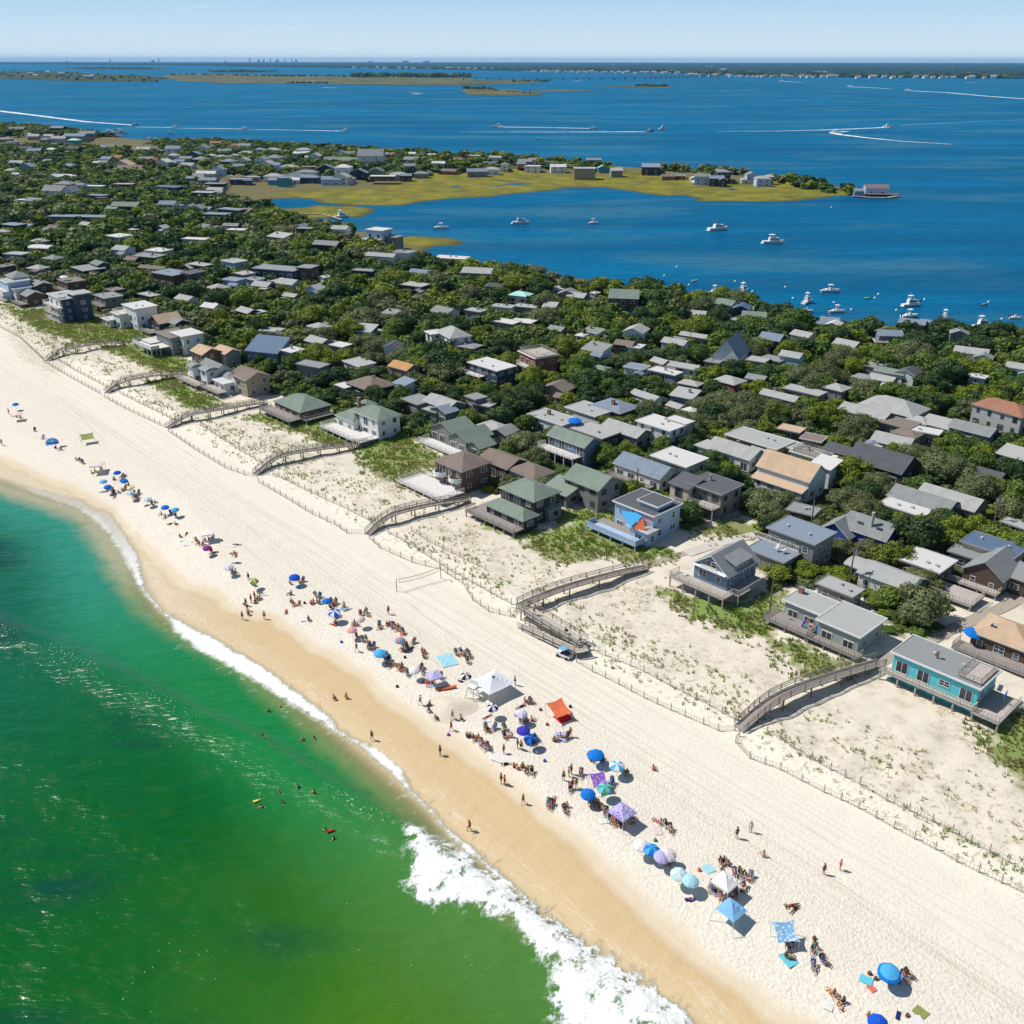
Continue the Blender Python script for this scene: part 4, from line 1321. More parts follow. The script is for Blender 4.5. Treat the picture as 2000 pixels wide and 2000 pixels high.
house(886, 828, 8.6, 7.0, 3.2, 'Y', 'grey', 'green', r=1, rise=1.9, label='grey house with two green-grey gables and a broad white sun deck', ex=[(6.8, -0.5, 6.4, 8.2, 3.2, 'Y', 'grey', 'green', 1.6), (12.0, -1.8, 4.6, 4.6, 2.7, 'Y', 'grey', 'green', 1.1)], dk=[(-3.6, -8.2, 11.0, -4.7, 0.8, dict(col='white'))], win='doors')
house(868, 782, 9.6, 6.0, 3.4, 'X', 'grey', 'pale grey', r=1, label='grey house with pale double gables beside a cluttered roof terrace', ex=[(-6.8, -3.2, 6.6, 5.4, 3.2, 'F', 'grey', 'grey'), (3.8, -3.2, 6.0, 4.0, 3.2, 'Y', 'grey', 'slate', 1.0)])
WG, WGR = house(735, 800, 10.2, 6.6, 5.2, 'H', 'white', 'green', r=1, rise=1.6, nm='green-roofed white house', label='white two-storey house with green hipped roofs, cupola and white front terrace', ex=[(-6.6, -1.4, 7.4, 7.0, 3.2, 'H', 'white', 'green', 2.0), (-5.4, 1.0, 3.6, 3.2, 6.0, 'H', 'blue', 'green', 1.0)], dk=[(-11.6, -9.2, 5.4, -5.0, 0.9, dict(col='white')), (-3.1, -5.0, 5.4, -3.35, 0.9, dict(col='white', rail='none'))], ch=(-5.4, -1.2, 2.2))
house(590, 780, 12.6, 8.8, 3.0, 'H', 'brown', 'green', r=1, rise=2.2, nm='low green-roofed house', label='low brown house with grey-green hipped roof and raised front deck', dk=[(-8.0, -8.2, 6.6, -4.45, 1.4, dict(col='grey')), (6.4, -4.4, 8.6, 4.0, 1.3, dict(col='grey'))])
house(724, 743, 10.6, 8.6, 3.4, 'H', 'dark', 'brown', r=1, rise=1.9, label='dark house with brown hipped roof and pale awning beside tall pines', ex=[(-5.2, -5.0, 4.6, 3.0, 2.6, 'F', 'grey', 'white')])
house(786, 748, 4.6, 5.0, 3.0, 'S', 'white', 'slate', r=1)
house(488, 727, 8.4, 7.0, 5.2, 'X', 'tan', 'brown', r=1, rise=1.5, nm='tan two-storey house', label='tan two-storey house with brown roof and glazed white porch', ex=[(-6.0, -3.8, 6.0, 5.2, 3.0, 'F', 'white', 'white'), (-3.4, -0.5, 3.4, 6.4, 4.4, 'Y', 'white', 'brown', 1.2)], dk=[(-11.6, -9.4, -1.6, -6.45, 1.3, dict(col='pale'))], win='doors')
GB, GBR = house(420, 716, 9.2, 7.6, 3.4, 'X', 'white', 'grey', r=1, rise=2.6, label='white gambrel-style house with grey roof, arched dormers and front deck', ex=[(-3.6, -4.4, 2.6, 2.6, 4.8, 'B', 'white', 'grey', 0.8), (3.0, -3.4, 3.6, 3.4, 5.0, 'B', 'white', 'grey', 0.9), (7.5, 0.6, 5.6, 5.6, 2.8, 'X', 'grey', 'grey', 1.3)], dk=[(-7.4, -8.6, 4.4, -5.75, 1.5, dict(col='pale'))])
house(402, 682, 7.0, 6.0, 5.0, 'X', 'brown', 'tan', r=1, rise=1.3, label='brown house with tan gabled roof behind arched dormers', ex=[(2.6, 5.4, 7.2, 4.8, 4.6, 'X', 'grey', 'tan', 1.0)])
house(340, 652, 10.8, 6.8, 5.4, 'F', 'grey', 'brown', r=1, nm='white modernist house', label='white and concrete modernist house with walled terrace above glass doors', ex=[(4.0, 2.4, 8.0, 6.6, 5.9, 'F', 'white', 'white'), (-6.3, -3.2, 7.0, 7.0, 2.7, 'F', 'silver', 'white')], dk=[(-9.6, -9.6, 3.5, -6.75, 2.6, dict(col='white', solid=True)), (-2.75, -6.75, 3.5, -3.45, 2.6, dict(col='white', rail='none'))], win='doors')
house(323, 620, 7.6, 8.2, 3.8, 'Y', 'dark', 'tan', r=1, rise=2.1, label='small dark gabled house with tan roof and a red umbrella on its deck', ex=[(5.6, 2.0, 5.2, 5.2, 3.8, 'X', 'dark', 'grey', 1.0)], dk=[(-4.6, -8.0, 4.0, -4.2, 1.2, dict(col='grey'))])
house(273, 597, 10.2, 7.4, 7.4, 'F', 'white', 'white', r=1, nm='stepped white house', label='white modernist house stepping down in terraces to the grass', ex=[(-5.4, -3.6, 6.2, 6.0, 4.6, 'F', 'white', 'white'), (-9.6, -5.4, 6.0, 6.6, 2.2, 'F', 'white', 'white')], dk=[(-8.2, -6.5, -2.4, -0.8, 4.85, dict(col='white', posts=False, th=0.06)), (-12.5, -8.6, -6.7, -2.2, 2.45, dict(col='white', posts=False, th=0.06))], win='doors')
house(212, 578, 9.6, 6.6, 5.2, 'F', 'grey', 'grey', r=1, label='weathered grey wooden box house with upper balcony', dk=[(-5.6, -5.6, 5.0, -3.35, 2.7, dict(col='grey'))])
NB, _ = house(130, 578, 12.2, 8.0, 8.2, 'F', 'navy', 'pale grey', r=1, nm='navy balconied house', label='navy three-storey house wrapped in stacked white balconies', ex=[(5.0, 2.6, 6.2, 5.6, 9.6, 'F', 'navy', 'pale grey'), (-1.0, -3.4, 10.0, 1.5, 8.5, 'F', 'white', 'pale grey'), (-5.4, -0.4, 1.8, 6.8, 8.35, 'F', 'white', 'white')], dk=[(-7.2, -6.1, 6.3, -4.05, 5.5, dict(col='white')), (-7.2, -6.1, 6.3, -4.05, 2.9, dict(col='white')), (-7.2, -6.1, 6.3, -4.05, 0.6, dict(col='white'))], win='doors')
house(78, 553, 8.0, 6.2, 5.4, 'X', 'brown', 'grey', r=1, rise=0.9, label='brown wooden house with grey roof between white houses and navy house')
house(62, 572, 7.6, 6.2, 3.8, 'X', 'brown', 'grey', r=1, rise=1.2, dk=[(-7.6, -6.4, 4.2, -3.2, 1.2, dict(col='grey'))])
house(28, 548, 9.6, 8.0, 7.4, 'F', 'pale blue', 'pale grey', r=1, label='pale blue and white three-storey house by the left edge', ex=[(-3.0, 2.5, 8, 6, 8.4, 'H', 'pale blue', 'grey', 1.6), (6.0, 0.0, 5.0, 6.0, 5.4, 'F', 'white', 'slate')], dk=[(-5.6, -6.6, 5.0, -4.05, 4.4, dict(col='white')), (-5.6, -6.6, 5.0, -4.05, 1.2, dict(col='white'))])
house(140, 548, 9.2, 6.8, 5.6, 'F', 'brown', 'brown', r=1, label='brown flat-roofed house with a white umbrella on its roof', dk=[(-5.2, -5.8, 4.8, -3.45, 2.9, dict(col='grey'))])
house(173, 524, 13.0, 9.0, 4.2, 'F', 'dark', 'grey', r=1, label='dark low house with pale curved roof edge and skylights', ex=[(-1, 5.5, 8, 5, 5.2, 'X', 'dark', 'green', 0.9)])
house(1484, 856, 13.6, 7.0, 3.1, 'F', 'tan', 'pale grey', r=1)
house(1440, 872, 11.6, 6.8, 3.1, 'X', 'white', 'pale grey', r=1, label='white rambling cottage with several pale grey gables and patio', ex=[(-6.0, -1.6, 5.0, 4.6, 2.9, 'H', 'white', 'pale grey', 0.9), (5.6, 1.8, 5.0, 5.0, 3.0, 'X', 'blue', 'pale grey', 1.2)])
house(1966, 789, 12.6, 7.8, 5.3, 'H', 'silver', 'red', r=-6, rise=1.8, nm='red hip-roofed house', label='grey two-storey house with red-brown hipped roof and white fence', dk=[(-7.4, -9.6, 7, -7.2, 0.5, dict(col='white', solid=True))])
house(1904, 832, 9.6, 5.6, 3.4, 'X', 'blue', 'grey', r=1, ex=[(-8.4, -0.5, 7.0, 4.8, 2.6, 'S', 'white', 'pale grey', 0.8)])
house(1728, 889, 12.6, 8.6, 3.4, 'X', 'dark', 'dark', r=1, rise=2.6, nm='dark gabled house', label='dark grey gabled house with a low dark wing and white umbrella', ex=[(-9.6, 0.8, 8.0, 5.0, 2.9, 'X', 'dark', 'dark', 1.0)])
house(1808, 969, 12.0, 6.8, 3.0, 'X', 'grey', 'grey', r=1, nm='twin grey roofs', label='wide low house under a grey gabled roof left of its twin')
house(1862, 966, 11.6, 6.8, 3.2, 'X', 'grey', 'pale grey', r=1, nm='twin grey roofs', label='wide low house under a pale grey gabled roof right of its twin')
house(1772, 989, 8.6, 4.6, 2.9, 'F', 'white', 'white', r=1)
house(1748, 785, 14.4, 9.4, 3.0, 'H', 'tan', 'pale grey', r=1, rise=2.4, nm='big grey hip roof', label='broad low house under a big pale grey hipped roof', ex=[(9.0, -4.0, 5.2, 4.8, 2.6, 'H', 'tan', 'pale grey', 0.9)])
house(1694, 800, 12.0, 6.2, 3.0, 'X', 'grey', 'pale grey', r=1, rise=1.2, ex=[(9.6, -1.6, 7.4, 5.6, 3.0, 'F', 'grey', 'brown')])
house(961, 712, 12.0, 6.8, 5.2, 'F', 'navy', 'white', r=1, nm='navy box house', label='navy blue box house with white flat roof and white corner deck', dk=[(-7.6, -5.6, 1.0, -3.45, 2.8, dict(col='white'))])
RBK, _ = house(1052, 690, 9.2, 7.6, 5.8, 'F', 'red', 'tan', r=-12, nm='red brick terrace house', label='red brick flat-roofed house with furnished roof terrace and balcony', dk=[(-4.5, -3.7, 4.5, 3.7, 6.1, dict(col='pale', rail='all', posts=False, th=0.06)), (-3.2, -5.6, 4.4, -3.85, 2.9, dict(col='white'))], win='doors')
house(886, 645, 10.6, 7.2, 5.2, 'H', 'white', 'pale grey', r=-14, rise=2.2, nm='solar-roofed house', label='white two-storey house with pale hipped roof carrying dark solar panels', ex=[(-4.6, -4.6, 4.6, 4.0, 5.0, 'F', 'white', 'white')])
mm = MB()
mm.add([(0.2, -3.2, 5.75), (3.3, -3.2, 5.75), (2.2, -0.8, 7.1), (0.2, -0.8, 7.1)], [(0, 1, 2, 3), (3, 2, 1, 0)])
house(1220, 572, 10.4, 8.6, 5.4, 'X', 'brown', 'green', r=38, rise=2.3, nm='brown bay barn', label='brown barn-like house with grey-green gabled roof overlooking the bay')
house(740, 448, 10.0, 8.6, 9.2, 'F', 'pale blue', 'white', r=20, nm='white tower house', label='tall white and pale blue tower house by the cove', ex=[(0.0, -7.0, 9.6, 6.0, 5.2, 'F', 'white', 'pale grey'), (8.2, 1.5, 6.2, 6.6, 6.0, 'F', 'grey', 'grey')])
house(523, 674, 10.8, 7.0, 4.0, 'S', 'blue', 'blue', r=28, rise=2.8, nm='big blue slanted house', label='big blue house with one slanted blue roof', win='windows')
house(544, 524, 19.0, 8.0, 6.0, 'F', 'slate' if False else 'navy', 'grey', r=28, nm='long grey-blue building', label='long dark grey-blue two-storey building with flat roof', ex=[(12.0, 3.0, 6.5, 7.0, 6.8, 'F', 'brown', 'grey')])
house(334, 533, 13.0, 8.6, 7.4, 'F', 'brown', 'slate', r=14, nm='dark brown modern house', label='dark brown modernist house with slate flat roof and deep loggia', ex=[(9.0, 3.4, 6.0, 6.6, 8.0, 'F', 'brown', 'dark')])
house(110, 368, 16.0, 8.6, 5.0, 'X', 'white', 'grey', r=32, rise=3.0, nm='white gabled hall', label='white hall-like house with grey gabled roofs among distant trees', ex=[(12.0, -1.0, 8.0, 9.6, 5.0, 'Y', 'white', 'grey', 3.0)])
house(155, 423, 34.0, 8.0, 4.4, 'F', 'grey', 'slate', r=42, nm='long blue-grey roof', label='very long blue-grey roofed building among distant trees')
house(748, 344, 19.0, 9.0, 3.2, 'F', 'brown', 'white', r=46, z0=2.4, nm='raised marsh house', label='long raised brown house with white flat roof beside the golden marsh')
house(1142, 328, 17.0, 12.0, 8.4, 'F', 'tan', 'pale grey', r=46, nm='marsh box house', label='large weathered box house with flat roof beside the marsh')
house(725, 298, 22.0, 12.0, 9.0, 'X', 'white', 'grey', r=44, rise=5, nm='white spit house', label='large white gabled house on the spit between marsh and bay')
house(1712, 362, 16.0, 8.0, 4.4, 'X', 'pale blue', 'brown', r=44, rise=2.0, nm='dock house', label='dock house with brown roof on the tip of the marsh point', dk=[(-12.0, -9.0, 14.0, -4.1, 0.9, dict(col='grey'))])
house(1430, 674, 7.6, 11.0, 4.0, 'Y', 'white', 'slate', r=18, rise=4.6, nm='A-shaped house', label='white-fronted house under one steep slate gabled roof')

# --- all the others: x, y of the roof, length, depth, eaves height, roof, wall, roof colour, turn
MORE = """
611 712 11 6 4.6 F grey grey 14|567 683 9 7 5.4 F grey white 10|849 800 6 5 3 F grey pale_grey 2|769 672 6 7 5 Y white navy_dark 30|702 708 10 7 3.2 F white pale_grey 8|790 712 9 7 3.4 X tan orange 16|666 674 7 6 3.6 F blue white 12|624 663 10 7 3.2 X grey pale_grey 12|531 645 10 5 3 F white pale_grey 30|624 634 9 7 3.2 H white pale_grey 12|712 641 10 7 3.4 S blue pale_grey 24|764 610 8 6 3.2 S white grey 16|870 604 11 8 4.0 X white grey 8|930 606 9 6 4.6 F grey pale_grey 22|984 598 9 6 4.4 F white pale_grey 26|917 676 9 7 3.4 F brown grey 4|930 775 6 5 4.4 F grey grey 4|948 788 7 6 3.0 F grey pale_grey 4|966 829 11 7 3.2 H grey pale_grey 3|985 838 7 6 3.0 Y grey grey 3|989 628 11 7 3.6 F grey white 22|1023 627 12 8 3.4 F brown white 24|1166 678 9 7 4.4 S white grey 10|1243 641 9 9 5.0 Y white pale_grey 16|1222 668 8 6 3.6 X brown brown 24|1243 676 6 5 3.2 F white white 18|1321 665 10 6 3.6 X pale_blue pale_grey 4|1357 653 11 5 3.6 X grey pale_grey 4|1111 569 10 8 4.0 Y grey grey 20|1092 562 7 5 3.4 F white pale_grey 20|1130 575 9 7 3.6 X grey pale_grey 24|1018 572 9 7 3.6 H white aqua 30|1028 598 12 6 3.6 F grey pale_grey 30|1075 596 6 6 4.0 S white pale_grey 24|1163 572 3 3 3.4 F white white 10|1419 588 9 8 5.4 X white green 20|1450 597 8 8 5.0 Y navy blue 20|1474 612 11 7 4.4 X grey green 24|1366 610 6 6 3 X white pale_grey 16|1432 622 5 4 3 F white white 16|1090 752 9 7 3.2 Y tan brown 14|1264 770 12 5 3.6 X white pale_grey 2|1339 768 9 7 3.4 S blue pale_grey 8|1336 712 13 5 3.0 X white pale_grey 4|1300 725 11 4.5 3.0 F blue white 4|1292 703 6 5 3.2 X white pale_grey 6|1244 716 8 6 3.2 F white slate 6|1427 738 9 8 3.2 H red pale_grey 10|1481 702 8 6 3.6 F grey pale_grey 8|1175 716 6 5 3 H grey green 8|1160 645 8 5 3.2 S white green 12|1137 652 4 4 2.8 H white white 12|1350 798 4 4 2.8 H white white 4|1322 790 5 4 2.8 X cream pale_grey 4|1548 690 8 5.5 5.0 X pale_blue pale_grey 4|1512 700 8 5 3.2 F grey grey 4|1657 668 9 7 3.4 X grey pale_grey 10|1738 648 10 7 5.2 X blue slate 30|1622 622 9 6 4.6 X grey slate 16|1630 630 6 6 4.0 Y white white 16|1784 626 10 6 5.0 X grey slate 16|1875 646 7 6 4.6 Y grey grey 20|1570 650 9 6 4.0 X white pale_grey 10|1510 655 9 8 5 X navy slate 8|1526 770 12 6 3.4 X blue pale_grey 2|1572 762 13 6 3.0 F grey pale_grey 2|1635 752 9 7 3.4 H grey pale_grey 2|1741 722 11 5 3.6 X white green 4|1776 722 7 6 4.2 Y white dark 4|1707 713 6 5 3.2 F grey grey 4|1726 736 10 6 3.2 X grey pale_grey 4|1690 733 8 6 3.0 H grey grey 4|1748 855 11 8 3.4 X grey pale_grey 3|1808 840 9 5 3.4 F tan white 3|1774 842 8 6 3.2 H grey brown 3|1523 862 11 6 3.2 F tan pale_grey 2|1937 922 8 6 3.0 X brown dark 3|1986 884 8 7 3.6 S grey pale_grey 3|1899 682 11 7 4.0 X white pale_grey 8|1911 734 6 4 3.0 F white white 8|1990 712 7 6 3.6 X white pale_grey 8|1570 995 7 5 3.2 F brown grey 2|1990 1022 6 5 3.2 F dark pale_grey 2|1885 1078 5 4 3.4 F grey grey 2|1590 855 7 5 2.9 F tan brown 2|1546 837 7 5 2.8 F brown tan 2|1700 872 5 5 2.9 F dark pale_grey 2
1480 735 7 5 3 X grey grey 6|1395 705 6 5 3 F grey grey 6|1090 640 7 5 3 X grey grey 12|1350 745 7 5 3 H grey pale_grey 6
544 548 8 6 3.4 F white pale_grey 20|565 549 12 8 3.6 X white pale_grey 16|616 560 9 7 3.6 Y pale_blue pale_grey 14|515 554 11 7 3.6 X navy pale_grey 16|570 576 8 5 3 X grey pale_grey 14|712 528 11 7 4.2 F dark grey 30|812 556 13 8 5.0 F dark pale_grey 16|823 529 11 6 3.8 X white slate 26|935 527 15 9 5.0 X grey pale_grey 38|966 555 9 7 4.0 H dark dark 30|883 503 21 11 3.2 F cream white 36|746 497 19 7 4.4 X white pale_grey 30|790 492 10 8 5.4 F white grey 30|666 444 10 9 7.0 X white pale_grey 24|640 474 15 9 5.0 X dark grey 28|547 460 13 9 6.0 S grey pale_grey 24|596 446 12 8 5.6 F dark grey 30|590 440 6 7 5 Y white slate 30|634 540 4 4 4 Y white white 10|427 558 10 8 4.2 H white pale_grey 14|365 581 11 7 3.6 X white pale_grey 16|414 596 8 7 3.4 X white white 14|484 605 11 7 3.6 X navy pale_grey 14|292 500 16 10 4.6 F brown grey 24|300 522 16 6 3.8 X brown brown 24|391 517 13 7 4.0 F dark pale_grey 20|458 510 12 9 6.2 F pale_blue pale_grey 14|479 534 9 8 4.6 F grey pale_grey 14|292 576 12 6 3.6 F brown pale_grey 14|225 566 8 6 4 F dark brown 10|456 546 10 7 4 F pale_blue slate 14|498 545 8 6 4 F pale_blue grey 14
34 496 13 8 4.6 F blue pale_grey 30|83 482 13 8 4.0 B blue white 26|78 469 10 7 3.6 H grey pale_grey 26|104 502 10 9 4.0 H navy grey 26|75 521 9 9 3.6 H grey pale_grey 24|10 520 8 8 4 F brown brown 20|233 461 14 10 5.6 F white white 24|241 484 12 8 4.0 X pale_blue pale_grey 24|311 489 13 9 3.8 F white white 24|383 467 15 8 4.6 F white white 26|463 449 14 9 4.0 F dark white 28|453 439 12 7 4.4 X brown grey 28|401 441 9 8 5 X white grey 28|26 439 18 10 5.0 F dark slate 28|8 452 12 9 4.4 H grey pale_grey 24|110 443 10 7 4 X brown brown 24|170 437 9 7 4 X grey pale_grey 24|248 399 17 9 4.6 X dark green 40|318 443 9 6 3.8 Y grey pale_grey 22|262 449 6 5 3.6 F grey white 22|329 396 12 9 6.0 X white slate 34|386 404 11 10 6.0 Y cream grey 30|372 402 9 8 6.0 Y cream grey 30|424 418 20 9 5.0 F navy slate 36|453 409 20 11 6.0 F dark slate 30|192 382 16 8 4.2 F dark slate 40|70 390 14 8 4.6 X pale_blue grey 36|44 391 6 5 4 F white white 30|128 357 13 9 6 H red grey 34|181 364 19 8 4.0 F pale_blue white 38|155 360 10 7 5.0 X white slate 36|243 360 14 8 5.0 F brown pale_grey 38|331 365 21 9 5.2 F navy blue 38|399 376 15 8 5 F navy pale_grey 34|422 369 12 8 3.8 X grey pale_grey 34|422 359 17 8 5 F dark grey 38|471 350 18 9 5.4 F navy slate 40|492 346 13 8 4.6 F grey pale_grey 40|124 343 19 9 4.2 F white white 40|104 344 11 8 4.6 F white white 40|34 317 14 9 6.0 X white pale_grey 36|54 323 15 9 7.0 Y grey slate 36|23 332 11 8 4.2 H white pale_grey 34|32 340 6 5 5 F white white 34|137 322 12 9 5.2 H brown slate 34|241 318 22 12 6.6 F cream tan 36|256 326 22 10 5 F brown brown 36|210 309 12 9 7 X grey slate 36|232 306 10 8 6 X tan red 36|321 314 12 11 8 Y white white 36|333 318 14 8 5 X white pale_grey 34|300 312 9 8 6.0 Y red red 36|287 309 16 9 5 X grey grey 40|339 302 13 9 5.0 H white pale_grey 38|367 321 14 9 4.4 X white pale_grey 40|393 309 16 10 6.0 H navy grey 40|380 299 12 9 8 S slate_w slate 40|448 313 15 10 7.0 H navy slate 40|468 323 10 9 6 X grey slate 40|476 311 13 8 4.4 S white pale_grey 40|427 328 11 9 8.0 Y pale_blue slate 40|404 337 15 9 5 F cream white 40|388 342 9 8 5 X grey grey 40|408 350 16 8 5.0 X grey slate 40|373 347 6 6 7 F navy grey 40|364 308 11 8 5 X grey grey 40|352 314 10 8 5 X grey slate 40|101 291 13 8 4.4 F white white 38|95 314 9 7 5 X grey grey 38|52 289 16 10 7.0 X dark dark 38|69 293 14 10 7 X dark slate 38|145 289 16 10 6 X dark dark 38|202 316 10 7 5 X grey grey 38|190 318 8 6 4 X white white 38|116 269 18 10 6 X pale_blue pale_grey 42|145 273 14 9 6 H teal aqua 42|148 259 30 14 9 X grey slate 44|172 259 22 12 7 X grey grey 44|114 249 20 12 10 X dark slate 44|34 251 20 10 6 F red grey 44|10 271 17 10 5 H tan grey 44|24 278 15 9 5 F pale_blue slate 42|96 260 14 9 6 X white pale_grey 42|67 265 16 12 6 X tan pale_grey 42|55 262 8 7 6 Y white white 42|88 272 12 8 5 H grey slate 42|212 286 16 9 5 X grey slate 42|282 290 14 9 7 X pale_blue pale_grey 42|305 293 12 8 4 F red brown 42|339 288 14 10 8 X white slate 42|396 286 16 11 8 Y white grey 42|422 278 13 9 6 X red red 42|440 294 14 10 5 X pale_blue slate 42|479 283 13 10 7 X white slate 42|481 297 14 9 5 H white pale_grey 42|462 283 10 9 6 X red red 42|434 305 14 8 5 H white pale_grey 42|460 303 12 9 5 H white pale_grey 42|413 303 12 8 4 F white pale_grey 42
508 291 14 9 5 H grey slate 42|534 291 14 10 6 H pale_blue pale_grey 42|511 309 11 12 8 Y white grey 42|522 317 11 12 7 Y white pale_grey 42|537 305 15 12 8 H white grey 42|531 320 15 10 6 X pale_blue slate 42|534 334 16 10 6 H white pale_grey 42|565 324 14 8 5 H white pale_grey 42|574 333 14 10 7 Y white green 42|568 342 16 8 4 X white white 42|547 350 18 9 5 X teal slate 42|553 346 8 6 9 F teal slate 42|601 344 19 9 6 H navy slate 42|601 334 16 9 5 F white grey 42|603 326 14 8 5 F brown grey 42|593 291 14 10 9 H white pale_grey 42|590 298 16 8 5 F white white 42|616 302 11 9 7 Y white pale_grey 42|608 306 12 8 5 X white pale_grey 42|637 333 18 10 6 S dark slate 42|648 340 18 9 6 X pale_blue slate 42|660 310 24 11 4.6 X grey green 42|690 311 24 11 4.6 X grey green 42|671 324 14 12 10 F white white 42|668 335 12 9 8 S white pale_grey 42|680 339 10 8 5 F pale_blue grey 42|702 334 17 11 5 Y dark slate 42|666 297 11 9 7 Y white slate 42|684 298 12 9 5 X grey grey 42|712 296 12 9 5 X red slate 42|716 307 9 9 7 Y white white 42|748 300 16 10 7 X dark slate 42|764 300 10 9 5 X red red 42|735 331 16 13 6 Y grey green 42|779 331 17 12 6 H silver pale_grey 42|793 334 13 9 6 X dark slate 42|805 309 17 12 6 X grey grey 42|800 322 12 10 7 X dark slate 42|823 330 17 12 5 H grey slate 42|835 336 12 6 3 F brown grey 42|806 299 10 8 5 X white white 42|844 301 13 7 4 F aqua_w white 42|857 317 14 10 6 X white white 42|878 325 18 10 4 F red brown 42|927 304 14 8 6 F white white 42|914 304 6 8 7 Y red red 42|968 306 14 8 7 X white pale_grey 42|932 332 20 11 6 X grey slate 42|961 328 17 11 6 F white pale_grey 42|986 320 9 10 8 Y white pale_grey 42|957 317 14 8 4 F pale_blue slate 42|895 310 10 8 5 X tan brown 42
1026 313 18 11 6 X grey grey 44|1018 318 10 8 5 X red slate 44|1041 324 17 11 7 F white white 44|1040 310 10 7 7 X white grey 44|1090 323 17 13 7 F white white 44|1068 315 6 5 5 F cream cream_r 44|1160 317 16 9 7 X grey grey 44|1178 325 11 9 6 Y teal pale_grey 44|1204 323 14 13 7 X grey pale_grey 44|1272 323 18 13 9 S dark slate 44|1306 335 13 8 4 X red brown 44|1325 334 16 9 4 X red green 44|1318 341 6 4 3 F white white 44|1373 334 15 12 9 X pale_blue green 44|1357 339 8 6 4 F white white 44|1366 347 14 6 2 F white white 44|1400 345 14 11 8 X dark slate 44|1414 333 14 10 8 H dark slate 44|1405 339 10 8 6 X grey grey 44|1468 338 11 10 9 Y pale_blue grey 44|1466 348 16 9 4 F white pale_grey 44|1490 345 15 10 8 H pale_blue pale_grey 44|1503 342 10 9 8 H grey pale_grey 44|1679 364 8 7 5 X blue slate 44
"""
for row in MORE.replace('\n', '|').split('|'):
    f = row.split()
    if len(f) < 9:
        continue
    px_, py_, L_, D_, h_ = [float(q) for q in f[:5]]
    wc_, rc_ = f[6].replace('_', ' '), f[7].replace('_', ' ')
    wc_ = {'slate w': 'navy', 'aqua w': 'teal'}.get(wc_, wc_)
    rc_ = {'navy dark': 'dark', 'cream r': 'tan'}.get(rc_, rc_)
    kf = 0.74 if py_ > 400 else 0.88 if py_ > 345 else 0.92 if px_ < 700 else 0.74
    if py_ < 350 and f[5] in 'FS' and int(px_) % 3: f[5] = 'XYH'[int(px_ + py_) % 3]
    if py_ < 350 and int(px_ * 3 + py_) % 3 == 0: f[6] = 'white'
    rr_ = random.Random(int(px_ * 13 + py_))
    L_, D_, h_ = L_ * kf * rr_.uniform(.85, 1.12), D_ * kf * rr_.uniform(.85, 1.12), h_ * (0.88 if py_ > 350 else 0.72)
    wing = ()
    if py_ > 340 and L_ > 5.5 and rr_.random() < .6:
        sx_ = rr_.choice((-1, 1))
        wing = [(sx_ * L_ * .42, rr_.choice((-.62, .55)) * D_, L_ * rr_.uniform(.35, .6), D_ * rr_.uniform(.5, .8), h_ * rr_.uniform(.62, .9), rr_.choice('FXYS'), None, rr_.choice((None, None, 'grey', 'brown', 'slate')))]
    house(px_, py_, L_, D_, h_, f[5], wc_, rc_, r=float(f[8]) + rr_.uniform(-11, 11), ex=wing)

# ---------------------------------------------------------------- trees, thicket, grasses
KINDS = {'pine': ((0.025, 0.058, 0.017), (0.065, 0.118, 0.028)), 'bush': ((0.066, 0.124, 0.018), (0.140, 0.200, 0.030)),
         'lime': ((0.11, 0.165, 0.012), (0.19, 0.24, 0.02)), 'olive': ((0.100, 0.128, 0.050), (0.175, 0.200, 0.082))}
KNAMES = {'pine': 'dark green pine', 'bush': 'leafy green tree', 'lime': 'yellow-green tree', 'olive': 'grey-green willow-like tree'}
KLIST = list(KINDS)


@cached
def leaf_mat(kind):
    a, b = KINDS[kind]
    t = NT('foliage_' + kind)
    rnd = t.add("ObjectInfo").outputs['Random']
    tint = t.attr('tint')
    geo = t.add("NewGeometry").outputs['Position']
    f = t.math('FRACT', t.math('ADD', rnd, tint))
    n = t.noise(geo, 0.55, 4, 0.7)
    col = t.mix(f, a, b)
    col = t.mix(t.math('MULTIPLY', t.ss(n, 0.5, 0.72), 0.55), col, sc(b, 1.35))
    col = t.mix(t.math('MULTIPLY', t.ss(t.noise(geo, 0.02, 3), 0.55, 0.7), 0.3), col, (0.11, 0.10, 0.03))
    bs = t.bsdf(col, 0.65, 0.25)
    tr = t.add("BsdfTranslucent")
    t.set(tr.inputs[0], t.mix(0.5, col, sc(b, 1.3)))
    mx = t.add("MixShader", {0: 0.22})
    t.l.new(bs, mx.inputs[1])
    t.l.new(tr.outputs[0], mx.inputs[2])
    return t.done(mx.outputs[0])


def ball_quads(c, r, rough, rng):
    """small closed cube-sphere, 24 quads, as (24,4,3)"""
    out = []
    g = np.linspace(-1, 1, 3)
    for ax in range(3):
        for sg in (-1, 1):
            for i in range(2):
                for j in range(2):
                    q = []
                    for a, b in ((0, 0), (1, 0), (1, 1), (0, 1)):
                        p = np.zeros(3)
                        p[ax] = sg
                        p[(ax + 1) % 3] = g[i + a] * sg
                        p[(ax + 2) % 3] = g[j + b]
                        p /= np.linalg.norm(p)
                        q.append(p)
                    out.append(q)
    q = np.array(out) * np.asarray(r) * (1 - rough * 0.5) + np.asarray(c)
    return q


